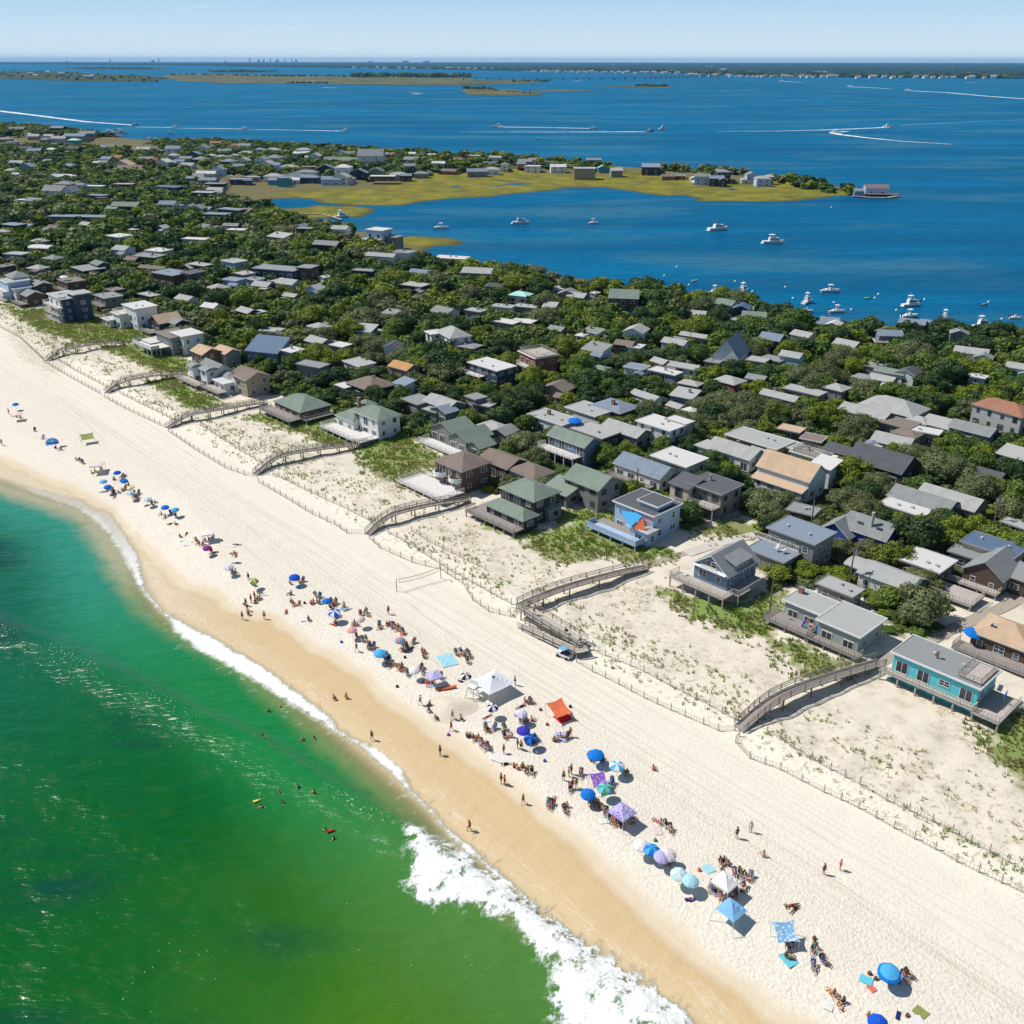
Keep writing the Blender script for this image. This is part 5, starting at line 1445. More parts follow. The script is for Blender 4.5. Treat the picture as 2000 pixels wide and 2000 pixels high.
def crown(kind, R, H, n, qs, seed, nl=None):
    """leaf clumps of one crown as quads (m,4,3); base of the tree at the origin"""
    rng = np.random.default_rng(seed)
    nl = nl or {'pine': 9, 'bush': 12, 'lime': 11, 'olive': 13}[kind]
    lobes = []
    for i in range(nl):
        a = 2 * math.pi * i / nl + rng.uniform(-.5, .5)
        if i == 0:
            c = np.array([0, 0, H * 0.66])
            r = np.array([R * .50, R * .50, H * 0.30])
        elif kind == 'pine':
            rr = R * rng.uniform(.35, .72)
            c = np.array([rr * math.cos(a), rr * math.sin(a), H * rng.uniform(.35, .75)])
            r = np.array([R * rng.uniform(.28, .42)] * 2 + [H * rng.uniform(.12, .20)])
        else:
            a = i * 2.4 + rng.uniform(-.5, .5)
            rr = R * rng.uniform(.30, .80)
            c = np.array([rr * math.cos(a), rr * math.sin(a), H * (rng.uniform(.40, .80) - .18 * (rr / R))])
            r = np.array([R * rng.uniform(.22, .42)] * 2 + [H * rng.uniform(.13, .25)])
        lobes.append((c, r))
    w = np.array([l[1][0] ** 2 for l in lobes])
    k = rng.choice(nl, n, p=w / w.sum())
    d = rng.normal(size=(n, 3))
    d[:, 2] = np.abs(d[:, 2]) * 1.1 - 0.45
    d /= np.linalg.norm(d, axis=1)[:, None]
    C = np.array([l[0] for l in lobes])[k]
    Rr = np.array([l[1] for l in lobes])[k]
    p = C + d * Rr * rng.uniform(0.82, 1.10, (n, 1)) + rng.normal(size=(n, 3)) * 0.05 * R
    nrm = d / Rr
    nrm /= np.linalg.norm(nrm, axis=1)[:, None]
    nrm = nrm + rng.normal(size=(n, 3)) * 0.42
    nrm /= np.linalg.norm(nrm, axis=1)[:, None]
    up = rng.normal(size=(n, 3))
    t1 = np.cross(nrm, up)
    t1 /= np.linalg.norm(t1, axis=1)[:, None]
    t2 = np.cross(nrm, t1)
    s = qs * rng.uniform(0.6, 1.35, (n, 1))
    s2 = s * rng.uniform(0.5, 0.95, (n, 1))
    q = np.stack([p - t1 * s - t2 * s2 * .3, p + t1 * s * .2 - t2 * s2, p + t1 * s + t2 * s2 * .2, p - t1 * s * .1 + t2 * s2], 1)
    cores = [ball_quads(c, r * 0.80, 0.1, rng) for c, r in lobes]
    cores.append(ball_quads((0, 0, H * 0.40), (R * .62, R * .62, H * .33), 0.1, rng))
    return np.concatenate([q] + cores)


def trunk_mb(R, H, seed):
    rr = random.Random(seed)
    m = MB()
    m.tube((0, 0, -0.3), (0.1, 0.05, H * 0.35), 0.16 * R / 3, 0.11 * R / 3, 7)
    for i in range(4):
        a = i * 1.57 + rr.uniform(-.4, .4)
        m.tube((0.08, 0.04, H * 0.28), (math.cos(a) * R * .45, math.sin(a) * R * .45, H * 0.62), 0.08 * R / 3, 0.03 * R / 3, 5)
    return m


def build_plants():
    F_ = np.array(FOOT)

    def clear(x, y, rad):
        """True where no house stands within rad"""
        ok = np.ones(x.shape, bool)
        for fx, fy, c, s, hl, hd, hh, g in F_:
            near = (np.abs(x - fx) < hl + hd + 6) & (np.abs(y - fy) < hl + hd + 6)
            if not near.any():
                continue
            dx, dy = x - fx, y - fy
            u, v = dx * c + dy * s, -dx * s + dy * c
            ok &= ~(near & (np.abs(u) < hl + rad) & (np.abs(v) < hd + rad))
        return ok

    def height_cap(x, y, rad):
        """keeps what stands in front of a house low enough for its roof and upper walls to stay in sight"""
        cap = np.full(x.shape, 99.0)
        for fx, fy, c, s, hl, hd, hh, g in F_:
            if hh < 2:
                continue
            # compare bearings from the viewing side, where the village is lowest towards the ocean
            dist = math.hypot(fx, fy)
            ux, uy = fx / dist, fy / dist
            front = dist - (x * ux + y * uy) - (hl + hd) * 0.45
            lat = np.abs(-x * uy + y * ux)
            m = (front > -2) & (front < 60) & (lat < (hl + hd) * 0.62 + rad * 0.6)
            slope = CAMH / dist
            lim = np.maximum(0.85 * hh + np.maximum(front, 0) * slope, 0.8)
            cap = np.where(m, np.minimum(cap, lim), cap)
        return cap

    # open places inside the village: lanes, yards
    OPEN = [wpoly(p, 0.8) for p in ([(1335, 1080), (1475, 1040), (1485, 1052), (1350, 1095)], [(1700, 1290), (1950, 1182), (2000, 1158), (2000, 1180), (1960, 1200), (1730, 1310)],
                                    [(1430, 930), (1480, 905), (1640, 985), (1600, 1000), (1500, 985)], [(1365, 1045), (1440, 1012), (1480, 1030), (1475, 1055), (1400, 1055)])]
    lod = {}

    def proto(kind, v, lv):
        key = (kind, v, lv)
        if key not in lod:
            n, qs = {-1: (3600, .165), 0: (2600, .21), 1: (900, .34), 2: (300, .55), 3: (90, .95)}[lv]
            n, qs = (3800, .16) if kind == 'olive' and lv == 0 else (n, qs)
            lod[key] = crown(kind, 3.2, 5.0, n, qs, 100 + v * 13 + KLIST.index(kind), nl=None if lv < 3 else 4)
        return lod[key]

    # candidate spots
    spots = []
    rng = np.random.default_rng(3)
    for (d0, d1, sp) in ((90, 300, 4.6), (300, 520, 5.4), (520, 900, 7.4), (900, 1900, 11.0)):
        xs = np.arange(-1.0 * d1, 0.72 * d1, sp)
        ys = np.arange(d0 * 0.8, d1, sp)
        X, Y = np.meshgrid(xs, ys)
        X = (X + rng.uniform(-.48, .48, X.shape) * sp).ravel()
        Y = (Y + rng.uniform(-.48, .48, Y.shape) * sp).ravel()
        k = (Y >= d0 * CP) & (Y < d1 * CP) & (np.abs(X) < Y * 0.64 + 30)
        X, Y = X[k], Y[k]
        fo = np.maximum(sdf(FOREST, X, Y), umax(SPIT, X, Y))
        k = fo > 0.5
        X, Y, fo = X[k], Y[k], fo[k]
        k = umax(OPEN, X, Y) < -1
        X, Y, fo = X[k], Y[k], fo[k]
        spots.append((X, Y, np.full(X.shape, sp), fo))
    X = np.concatenate([s[0] for s in spots])
    Y = np.concatenate([s[1] for s in spots])
    SPC = np.concatenate([s[2] for s in spots])
    n = len(X)
    fld = fbm(X / 22, Y / 22, 31, 2)
    fld2 = fbm(X / 14, Y / 14, 41, 2)
    kind = np.where(fld2 > 0.60, 2, np.where(fld > 0.58, 3, np.where(fld < 0.42, 0, 1)))
    flip = rng.random(n)
    keepm = rng.random(n) > .10 + .25 * (fbm(X / 9, Y / 9, 88, 2) > .60)
    kind = np.where(flip < 0.13, 0, np.where(flip < 0.22, 1, np.where(flip < 0.27, 2, kind)))
    rad = SPC * rng.uniform(0.42, 0.84, n) * np.where(rng.random(n) < .14, 1.5, 1.0) * np.where(kind == 3, 1.2, 1.0)
    hgt = np.clip(rad * rng.uniform(1.1, 1.7, n), 2.2, 8.0)
    brnd = sdf(BROWN[3], X, Y) > -3
    hgt = np.where(brnd, 1.2, hgt) * np.where(np.hypot(X, Y) > 650, .72, 1.0)
    s_, t_ = to_st(X, Y)
    front = sstep(126, 150, t_)
    hgt = hgt * (0.55 + 0.45 * front)
    rad = rad * (0.7 + 0.3 * front)
    cap = height_cap(X, Y, rad)
    hgt = np.minimum(hgt, cap)
    rad = np.minimum(rad, 0.5 + hgt * 0.95)
    ok = keepm & ~(brnd & (rng.random(n) < .88)) & clear(X, Y, 0.1 + rad * 0.38) & (hgt > 0.9)
    X, Y, kind, rad, hgt = X[ok], Y[ok], kind[ok], rad[ok], hgt[ok]
    G = gz(X, Y)
    D = np.hypot(X, Y)
    rot = rng.uniform(0, 6.28, len(X))
    var = rng.integers(0, 3, len(X))
    PX, PY = proj(X, Y, G + hgt * .6)
    seen = (PX > -30) & (PX < 2030) & (PY < 2030)
    big = np.where(seen & (hgt > 2.3), rad * hgt / D ** 2, 0)
    order = np.argsort(-big)
    things = order[:292]
    isth = np.zeros(len(X), bool)
    isth[things] = True
    # 292 trees as things
    protos = {}
    for kd in range(4):
        for v in range(3):
            q = proto(KLIST[kd], v, 0)
            me = np_mesh('crown', q.reshape(-1, 3), np.arange(len(q) * 4).reshape(-1, 4), leaf_mat(KLIST[kd]))
            tm = trunk_mb(3.2, 5.0, v).mesh('trunk', plain('bark', (0.11, 0.085, 0.06)))
            protos[(kd, v)] = (me, tm)
    for i in things:
        kd = int(kind[i])
        me, tm = protos[(kd, int(var[i]))]
        nm = {'pine': 'pine_tree', 'bush': 'leafy_tree', 'lime': 'lime_green_tree', 'olive': 'willow_tree'}[KLIST[kd]]
        o = empty(nm, (X[i], Y[i], G[i] - 0.1), rot[i], None, 'tree', 'trees of the village thicket')
        o.scale = (rad[i] / 3.2, rad[i] / 3.2, hgt[i] / 5.0)
        link('crown', me, o)
        link('trunk', tm, o)
        ph = ('low ' if hgt[i] < 3.2 else 'broad ' if rad[i] > 3.3 else '') + KNAMES[KLIST[kd]]
        later(o, ph, float(PX[i]), float(PY[i]), HOUSE_MARKS)
    # the rest of the wood, one mass
    Vs, Ms, Ts = [], [], []

    def scatter(idx, kd, v, lv, xx, yy, zz, rr, hh, ro):
        q = proto(KLIST[kd], v, lv).reshape(-1, 3)
        c, s = np.cos(ro)[:, None], np.sin(ro)[:, None]
        kx = (rr / 3.2)[:, None]
        x = (q[None, :, 0] * c - q[None, :, 1] * s) * kx + xx[:, None]
        y = (q[None, :, 0] * s + q[None, :, 1] * c) * kx + yy[:, None]
        z = q[None, :, 2] * (hh / 5.0)[:, None] + zz[:, None]
        Vs.append(np.stack([x, y, z], -1).reshape(-1, 3))
        Ms.append(np.full(len(xx) * len(q) // 4, kd))
        Ts.append(np.repeat(rng.random(len(xx)), len(q)))
    for kd in range(4):
        for v in range(3):
            for lv, (a, b) in enumerate(((0, 300), (300, 520), (520, 2500))):
                k = ~isth & (kind == kd) & (var == v) & (D >= a) & (D < b)
                if k.any():
                    scatter(k, kd, v, lv + 1, X[k], Y[k], G[k] - 0.1, rad[k], hgt[k], rot[k])

    def flush(name, label, mats):
        V = np.concatenate(Vs)
        me = np_mesh(name, V, np.arange(len(V)).reshape(-1, 4), mats, np.concatenate(Ms), attrs={'tint': np.concatenate(Ts)})
        Vs.clear(), Ms.clear(), Ts.clear()
        return tag(link(name, me), label, kind='stuff')
    leafs = [leaf_mat(k) for k in KLIST]
    flush('woodland', 'dense green wood of low trees between and behind the houses', leafs)
    # undergrowth: low shrubs over the whole thicket floor
    for (d0, d1, sp, lv) in ((90, 330, 2.5, 2), (330, 620, 4.2, 3), (620, 1900, 11.0, 3)):
        xs = np.arange(-1.0 * d1, 0.72 * d1, sp)
        ys = np.arange(d0 * 0.8, d1, sp)
        XX, YY = np.meshgrid(xs, ys)
        XX = (XX + rng.uniform(-.5, .5, XX.shape) * sp).ravel()
        YY = (YY + rng.uniform(-.5, .5, YY.shape) * sp).ravel()
        k = (YY >= d0 * CP) & (YY < d1 * CP) & (np.abs(XX) < YY * 0.64 + 30)
        XX, YY = XX[k], YY[k]
        fo = np.maximum(sdf(FOREST, XX, YY), umax(SPIT, XX, YY))
        k = (fo + 5 * (fbm(XX / 7, YY / 7, 77, 2) - 0.5) > -0.5) & (umax(OPEN, XX, YY) < 0) & ~((sdf(BROWN[3], XX, YY) > -1) & (rng.random(XX.shape) < .8))
        XX, YY, fo = XX[k], YY[k], fo[k]
        rr = sp * rng.uniform(.45, .85, len(XX))
        hh = np.clip(rr * rng.uniform(.55, 1.0, len(XX)), .5, 3.0)
        hh = np.minimum(hh, np.maximum(height_cap(XX, YY, rr), 0.6))
        k = clear(XX, YY, rr * 0.55)
        XX, YY, rr, hh = XX[k], YY[k], rr[k], hh[k]
        gg = gz(XX, YY)
        kk = np.where(fbm(XX / 12, YY / 12, 55, 2) > .55, 3, np.where(fbm(XX / 9, YY / 9, 66, 2) > .57, 2, 1))
        kk = np.where(rng.random(len(XX)) < .2, 0, kk)
        for kd in range(4):
            m = kk == kd
            if m.any():
                scatter(m, kd, 0, lv, XX[m], YY[m], gg[m] - hh[m] * .25, rr[m], hh[m], rng.uniform(0, 6.28, m.sum()))
    flush('undergrowth', 'low shrubs and ground cover filling the village thicket', leafs)
    # far trees: bay islands and the mainland
    pts = []
    for poly, lab, k in ISLANDS:
        P = np.array(poly, float)
        if k != 'wood':
            continue
        for _ in range(260):
            a = P.min(0) + rng.random(2) * (P.max(0) - P.min(0))
            pts.append((a[0], a[1], 9, 7, poly))
    XX, YY, HH, RR = [], [], [], []
    for a, b, h, r, poly in pts:
        if sdf(poly, np.array([a]), np.array([b]))[0] > 0.4:
            x, y = raw_at(a, b, -1)
            XX.append(x), YY.append(y), HH.append(h * rng.uniform(.7, 1.4)), RR.append(r * rng.uniform(.8, 2.2))
    for (x0, y0, x1, y1, cnt, h) in ((690, 151, 920, 151.5, 90, 22), (500, 149, 700, 150.5, 60, 10), (330, 147, 500, 148.5, 50, 9), (905, 173, 960, 174.5, 30, 9), (960, 176, 1050, 184, 14, 5), (1060, 160, 1072, 158, 10, 8), (1000, 160, 1070, 158, 25, 8), (1240, 168, 1310, 169, 30, 8), (560, 163, 640, 163, 30, 7)):
        for _ in range(cnt):
            k = rng.random()
            x, y = raw_at(x0 + (x1 - x0) * k, y0 + (y1 - y0) * k + rng.uniform(-.3, .3), -1)
            XX.append(x), YY.append(y), HH.append(h * rng.uniform(.5, 1.2)), RR.append(h * rng.uniform(.5, 1.2))
    E = np.array(MAIN_EDGE)
    for i in range(len(E) - 1):
        L = np.hypot(*(E[i + 1] - E[i]))
        for _ in range(int(min(260, L / 16))):
            k = rng.random()
            p = E[i] + (E[i + 1] - E[i]) * k
            q = 1 + rng.random() ** 1.6 * 0.22 + 0.004
            XX.append(p[0] * q), YY.append(p[1] * q), HH.append(rng.uniform(9, 20)), RR.append(rng.uniform(12, 45))
    XX, YY, HH, RR = map(np.array, (XX, YY, HH, RR))
    kk = rng.integers(0, 2, len(XX))
    for kd in (0, 1):
        m = kk == kd
        scatter(m, kd, 0, 3, XX[m], YY[m], np.full(m.sum(), WZ + .5), RR[m], HH[m], rng.uniform(0, 6.28, m.sum()))
    flush('far_woods', 'distant dark woods on the bay islands and mainland shore', leafs)
    # beach grass
    rng2 = np.random.default_rng(12)
    def tufts(n_try, smin, smax, tmin, tmax, dens, blades, h0, h1, w):
        s = rng2.uniform(smin, smax, n_try)
        t = rng2.uniform(tmin, tmax, n_try)
        x, y = from_st(s, t)
        p = dens(x, y, s, t)
        k = rng2.random(n_try) < p
        x, y = x[k], y[k]
        k = clear(x, y, 0.2)
        x, y = x[k], y[k]
        z = gz(x, y) - 0.05
        n = len(x)
        a = rng2.uniform(0, 6.28, (n, blades))
        ln = rng2.uniform(.4, 1.0, (n, blades))
        h = rng2.uniform(h0, h1, (n, blades))
        ww = w * rng2.uniform(.6, 1.4, (n, blades))
        hs = (h0 + h1) / 2
        bx, by = x[:, None] + np.cos(a) * ww * 1.2, y[:, None] + np.sin(a) * ww * 1.2
        tx_, ty_ = x[:, None] + np.cos(a) * ln * hs * 1.1, y[:, None] + np.sin(a) * ln * hs * 1.1
        px_, py_ = -np.sin(a) * ww, np.cos(a) * ww
        zb = np.broadcast_to(z[:, None], a.shape)
        V = np.stack([np.stack([bx - px_, by - py_, zb], -1), np.stack([bx + px_, by + py_, zb], -1), np.stack([tx_ + px_ * .4, ty_ + py_ * .4, zb + h], -1), np.stack([tx_ - px_ * .4, ty_ - py_ * .4, zb + h * .92], -1)], 2)
        return V.reshape(-1, 3), np.repeat(rng2.random(n), blades * 4)
    gdens = lambda x, y, s, t: np.clip((umax(GRASS, x, y) + 3 + 7 * (fbm(x / 4, y / 4, 91, 3) - .5)) / 5, 0, 1) * (0.25 + 0.75 * sstep(.38, .55, fbm(x / 1.6, y / 1.6, 95, 2)))
    sdens = lambda x, y, s, t: 0.5 * np.clip((umax(SCRUB, x, y) + 4) / 8, 0, 1) * sstep(.50, .62, fbm(x / 2.4, y / 2.4, 92, 3))
    ddens = lambda x, y, s, t: np.maximum.reduce([np.exp(-((t - tt - 1.2 * np.sin(s / 17 + tt)) / wd) ** 2) * a for tt, wd, a in ((101.0, 1.6, .40), (105.5, 1.8, .40), (110, 1.2, .15), (98.6, 1.0, .2))]) * sstep(.44, .58, fbm(s / 2.8, t / 1.6, 93, 3))
    A = [tufts(110000, -450, 20, 103, 150, gdens, 6, .25, .55, .10), tufts(26000, -420, 20, 98, 140, sdens, 5, .25, .5, .06), tufts(42000, -430, 20, 96, 114, ddens, 6, .25, .5, .06)]
    V = np.concatenate([a[0] for a in A])
    T = np.concatenate([a[1] for a in A])
    t = NT('beach_grass_material')
    tint = t.attr('tint')
    geo = t.add("NewGeometry").outputs['Position']
    n = t.noise(geo, 0.12, 4, .6)
    col = t.mix(tint, (0.13, 0.25, 0.025), (0.28, 0.37, 0.06))
    col = t.mix(t.ss(n, .42, .62), col, (0.33, 0.30, 0.12))
    grn = t.ss(t.add("SeparateXYZ", {0: geo}).outputs[2], 9, 10)
    bs = t.bsdf(col, .7, .15)
    tr = t.add('BsdfTranslucent')
    t.set(tr.inputs[0], col)
    mx = t.add('MixShader', {0: .45})
    t.l.new(bs, mx.inputs[1])
    t.l.new(tr.outputs[0], mx.inputs[2])
    t.done(mx.outputs[0])
    me = np_mesh('beach_grass', V, np.arange(len(V)).reshape(-1, 4), t.mat, attrs={'tint': T})
    tag(link('beach_grass', me), 'tufts of beach grass on the dunes and sand fences', kind='stuff')
    print('trees', len(X), 'verts', sum(len(m.vertices) for m in bpy.data.meshes))


build_plants()

# ---------------------------------------------------------------- boardwalks, fences, poles
def resample(P, step):
    out = [P[0]]
    acc = 0
    for a, b in zip(P[:-1], P[1:]):
        d = math.dist(a, b)
        n = max(1, int(round(d / step)))
        for i in range(1, n + 1):
            out.append(tuple(a[k] + (b[k] - a[k]) * i / n for k in range(3)))
    return out


def smooth_path(P, it=2):
    for _ in range(it):
        Q = [P[0]]
        for a, b in zip(P[:-1], P[1:]):
            Q.append(tuple(a[k] * .75 + b[k] * .25 for k in range(3)))
            Q.append(tuple(a[k] * .25 + b[k] * .75 for k in range(3)))
        Q.append(P[-1])
        P = Q
    return P


def walkway(pts, label, width=1.5, steps=True, sm=True, name='boardwalk', deckc=(0.27, 0.245, 0.215)):
    """pts: (px, py, height of the deck above ground)"""
    P = []
    for px, py, h in pts:
        h *= .85
        x, y, g = at(px, py, h)
        P.append((x, y, g + h))
    if sm:
        head = smooth_path(P[:-1], 2) if steps else smooth_path(P, 2)
        P = head + ([P[-1]] if steps else [])
    R_ = resample(P, 1.1)
    ox, oy = R_[0][0], R_[0][1]
    par = empty(name, (ox, oy, 0), 0, label, 'boardwalk', 'boardwalks over the dunes')
    L = lambda p, off, dz=0: (p[0] - ox + off[0], p[1] - oy + off[1], p[2] + dz)
    nrm = []
    for i in range(len(R_)):
        a, b = R_[max(0, i - 1)], R_[min(len(R_) - 1, i + 1)]
        dx, dy = b[0] - a[0], b[1] - a[1]
        l = math.hypot(dx, dy) or 1
        nrm.append((-dy / l, dx / l))
    wm, rm = wood('boardwalk_planks_%d' % int(deckc[0] * 100), deckc, 'X'), wood('boardwalk_rail', (0.20, 0.175, 0.15), 'Z', 0.3)
    d = MB()
    for i in range(len(R_) - 1):
        a, b = R_[i], R_[i + 1]
        w = width / 2
        qs = []
        for p, n_ in ((a, nrm[i]), (b, nrm[i + 1])):
            qs.append(L(p, (n_[0] * w, n_[1] * w)))
            qs.append(L(p, (-n_[0] * w, -n_[1] * w)))
        lo = [(q[0], q[1], q[2] - 0.2) for q in qs]
        d.add(qs + lo, [(0, 2, 3, 1), (4, 5, 7, 6), (0, 4, 6, 2), (1, 3, 7, 5)])
    d.build('deck', wm, par)
    for sgn in (-1, 1):
        r = MB()
        for i in range(len(R_) - 1):
            o0 = (nrm[i][0] * sgn * width / 2, nrm[i][1] * sgn * width / 2)
            o1 = (nrm[i + 1][0] * sgn * width / 2, nrm[i + 1][1] * sgn * width / 2)
            for hz, tw, th in ((1.0, .13, .07), (.68, .05, .09), (.36, .05, .09)):
                r.beam(L(R_[i], o0, hz), L(R_[i + 1], o1, hz), tw, th)
            if i % 2 == 0:
                q = L(R_[i], o0)
                r.box(q[0], q[1], q[2] + .4, .11, .11, 1.2)
        r.build('handrail', rm, par)
    k = 4
    for i in range(1, len(R_) - 1, k):
        g = float(gz(np.array([R_[i][0]]), np.array([R_[i][1]]))[0])
        if R_[i][2] - g < 0.4:
            continue
        for sgn in (-1, 1):
            q = L(R_[i], (nrm[i][0] * sgn * width * .45, nrm[i][1] * sgn * width * .45))
            m = MB()
            m.box(q[0], q[1], (q[2] - .2 + g - .4) / 2, .2, .2, q[2] - .2 - g + .4)
            m.build('post', rm, par)
    return par


walkway([(243, 672, .7), (225, 668, 1.5), (180, 673, 2.0), (130, 682, 2.2), (112, 691, 1.4), (93, 705, .15)], 'grey wooden boardwalk crossing the dunes nearest the left edge', 1.6)
walkway([(365, 730, .8), (320, 731, 1.6), (283, 736, 2.0), (247, 743, 2.2), (228, 752, 1.3), (208, 768, .15)], 'grey boardwalk ending at the deck of the arched-dormer house', 1.6)
walkway([(520, 786, .6), (480, 791, 1.3), (428, 800, 2.0), (375, 808, 2.2), (353, 820, 1.2), (327, 836, .15)], 'boardwalk running past the low brown green-roofed house', 1.6)
walkway([(722, 865, .6), (681, 870, 1.4), (603, 878, 2.1), (546, 890, 2.3), (524, 905, 1.3), (498, 927, .15)], 'boardwalk rising in front of the white green-roofed house', 1.6)
walkway([(916, 975, .7), (890, 978, 1.5), (850, 983, 2.1), (800, 994, 2.4), (764, 1004, 2.4), (742, 1020, 1.4), (718, 1044, .15)], 'boardwalk with long stairs beside the dark green-roofed house', 1.6)
walkway([(1262, 1107, .5), (1210, 1117, 1.4), (1160, 1130, 1.9), (1100, 1147, 2.1), (1050, 1166, 2.1), (1014, 1183, 2.0)], 'curved boardwalk that meets the doubled-back ramp', 1.8, steps=False)
walkway([(1020, 1183, 1.95), (1078, 1219, 1.7), (1141, 1257, 1.3)], 'upper ramp of the doubled-back beach access', 2.4, deckc=(0.46, 0.42, 0.36), steps=False, sm=False, name='ramp')
walkway([(1148, 1264, 1.25), (1125, 1270, 1.15), (1070, 1245, .7), (1018, 1222, .15)], 'lower ramp of the doubled-back beach access', 1.7, deckc=(0.50, 0.46, 0.40), steps=False, sm=False, name='ramp')
walkway([(1722, 1291, .8), (1690, 1300, 1.3), (1630, 1318, 1.9), (1570, 1338, 2.2), (1515, 1362, 2.3), (1482, 1388, 1.5), (1443, 1423, .15)], 'near boardwalk leading down to the sand by the turquoise house', 1.9)


def path_sheet(name, pts, w, mat, label, h=0.06, kind='structure'):
    P = []
    for px, py in pts:
        x, y, g = at(px, py, 0)
        P.append((x, y, g))
    P = resample(P, 1.5)
    m = MB()
    L_ = []
    for i, p in enumerate(P):
        a, b = P[max(0, i - 1)], P[min(len(P) - 1, i + 1)]
        dx, dy = b[0] - a[0], b[1] - a[1]
        l = math.hypot(dx, dy) or 1
        nx, ny = -dy / l * w / 2, dx / l * w / 2
        g = float(gz(np.array([p[0]]), np.array([p[1]]))[0])
        L_.append(((p[0] + nx, p[1] + ny, g + h), (p[0] - nx, p[1] - ny, g + h)))
    for a, b in zip(L_[:-1], L_[1:]):
        m.add([a[0], a[1], b[1], b[0]], [(0, 1, 2, 3)])
    return tag(m.build(name, mat), label, kind=kind)


path_sheet('path', [(1720, 1292), (1770, 1270), (1860, 1228), (1955, 1188), (2030, 1150)], 2.4, wood('lane_planks', (0.36, 0.31, 0.25), 'Y'), 'plank lane running inland behind the turquoise house')
path_sheet('path', [(1340, 1082), (1400, 1062), (1478, 1044)], 2.6, plain('lane_concrete', (0.50, 0.47, 0.42)), 'pale lane behind the blue gabled house')
path_sheet('path', [(1262, 1108), (1300, 1092), (1340, 1080)], 1.6, wood('lane_planks', (0.36, 0.31, 0.25), 'Y'), 'narrow plank path joining the curved boardwalk to the lane')

FENCES = [[(-40, 618), (40, 660), (86, 703)], [(86, 706), (140, 738), (196, 768)], [(206, 776), (262, 806), (324, 834)], [(330, 842), (380, 876), (440, 912), (478, 926), (496, 928)],
          [(505, 940), (560, 972), (611, 1003), (655, 1023), (678, 1039), (714, 1041)], [(722, 1050), (742, 1068), (805, 1096), (860, 1109), (905, 1138), (924, 1170), (955, 1192), (998, 1202), (1014, 1190)],
          [(1127, 1291), (1158, 1309), (1210, 1334), (1259, 1360), (1339, 1396), (1375, 1411), (1404, 1424), (1437, 1423)], [(1445, 1434), (1438, 1447), (1466, 1478), (1526, 1500), (1611, 1544), (1679, 1575), (1748, 1614), (1829, 1655), (1870, 1679), (1958, 1720), (2060, 1768)],
          [(110, 701), (145, 722), (181, 741), (218, 760)], [(235, 768), (290, 795), (345, 822)], [(395, 832), (450, 866), (520, 910)], [(534, 924), (609, 961), (681, 994), (735, 1022)], [(759, 1039), (811, 1067), (860, 1100), (940, 1145), (1000, 1178)],
          [(1160, 1267), (1233, 1298), (1285, 1323), (1362, 1362), (1438, 1402)], [(1500, 1424), (1552, 1458), (1624, 1500), (1681, 1528), (1733, 1560), (1823, 1601), (1862, 1622), (1935, 1660), (2050, 1720)], [(805, 1036), (883, 1078), (950, 1111)]]


def sand_fence(pts, i):
    P = []
    for px, py in pts:
        x, y, g = at(px, py, 0.3)
        P.append((x, y, g))
    R_ = resample(P, 2.6)
    ox, oy = R_[0][:2]
    row = 'front' if i < 8 else 'rear'
    par = empty('sand_fence', (ox, oy, 0), 0, None, 'fence', 'slatted sand fences along the dune')
    later(par, f'thin slatted sand fence in the {row} row', pts[len(pts) // 2][0], pts[len(pts) // 2][1], [(m[0], m[1], m[2]) for m in HOUSE_MARKS[:10]] + [(1110, 1260, 'boardwalk ramp'), (820, 1140, 'volleyball net')])
    wm = plain('weathered_slats', (0.44, 0.39, 0.31))
    rnd = random.Random(i)
    post = MB()
    post.box(0, 0, .35, .11, .11, 1.9)
    pm = post.mesh('post', wm)
    s = MB()
    prev = None
    for j, p in enumerate(R_):
        g = float(gz(np.array([p[0]]), np.array([p[1]]))[0])
        q = Vector((p[0] - ox, p[1] - oy, g))
        link('post', pm, par, q)
        if prev is not None:
            d = q - prev
            sag = rnd.uniform(-.12, .08)
            for hz in (.25, .85):
                s.beam(prev + Vector((0, 0, hz)), q + Vector((0, 0, hz + sag)), .03, .03)
            n = max(1, int(d.length / .38))
            for k in range(n):
                c = prev + d * ((k + .5) / n)
                s.box(c.x + rnd.uniform(-.03, .03), c.y, c.z + .42 + sag * k / n, .05, .02, .95, math.atan2(d.y, d.x))
        prev = q
    s.build('slats', wm, par)


for i, f in enumerate(FENCES):
    sand_fence(f, i)


def utility_pole(px, py, h, arm, label):
    x, y, g = at(px, py, h)
    par = empty('utility_pole', (x, y, g), .6, label, 'utility pole', 'utility poles of the village')
    wm = plain('pole_wood', (0.16, 0.13, 0.10))
    m = MB()
    m.tube((0, 0, -.5), (0, 0, h), .16, .11, 8)
    m.build('shaft', wm, par)
    if arm:
        m = MB()
        m.box(0, 0, h - .5, 2.2, .12, .12)
        for q in (-.95, -.4, .4, .95):
            m.tube((q, 0, h - .44), (q, 0, h - .2), .05, n=6)
        m.build('crossarm', wm, par)
    if arm == 2:
        m = MB()
        m.tube((.28, 0, h - 1.7), (.28, 0, h - .6), .28, n=10)
        m.build('transformer', plain('transformer_paint', (0.55, 0.57, 0.58)), par)


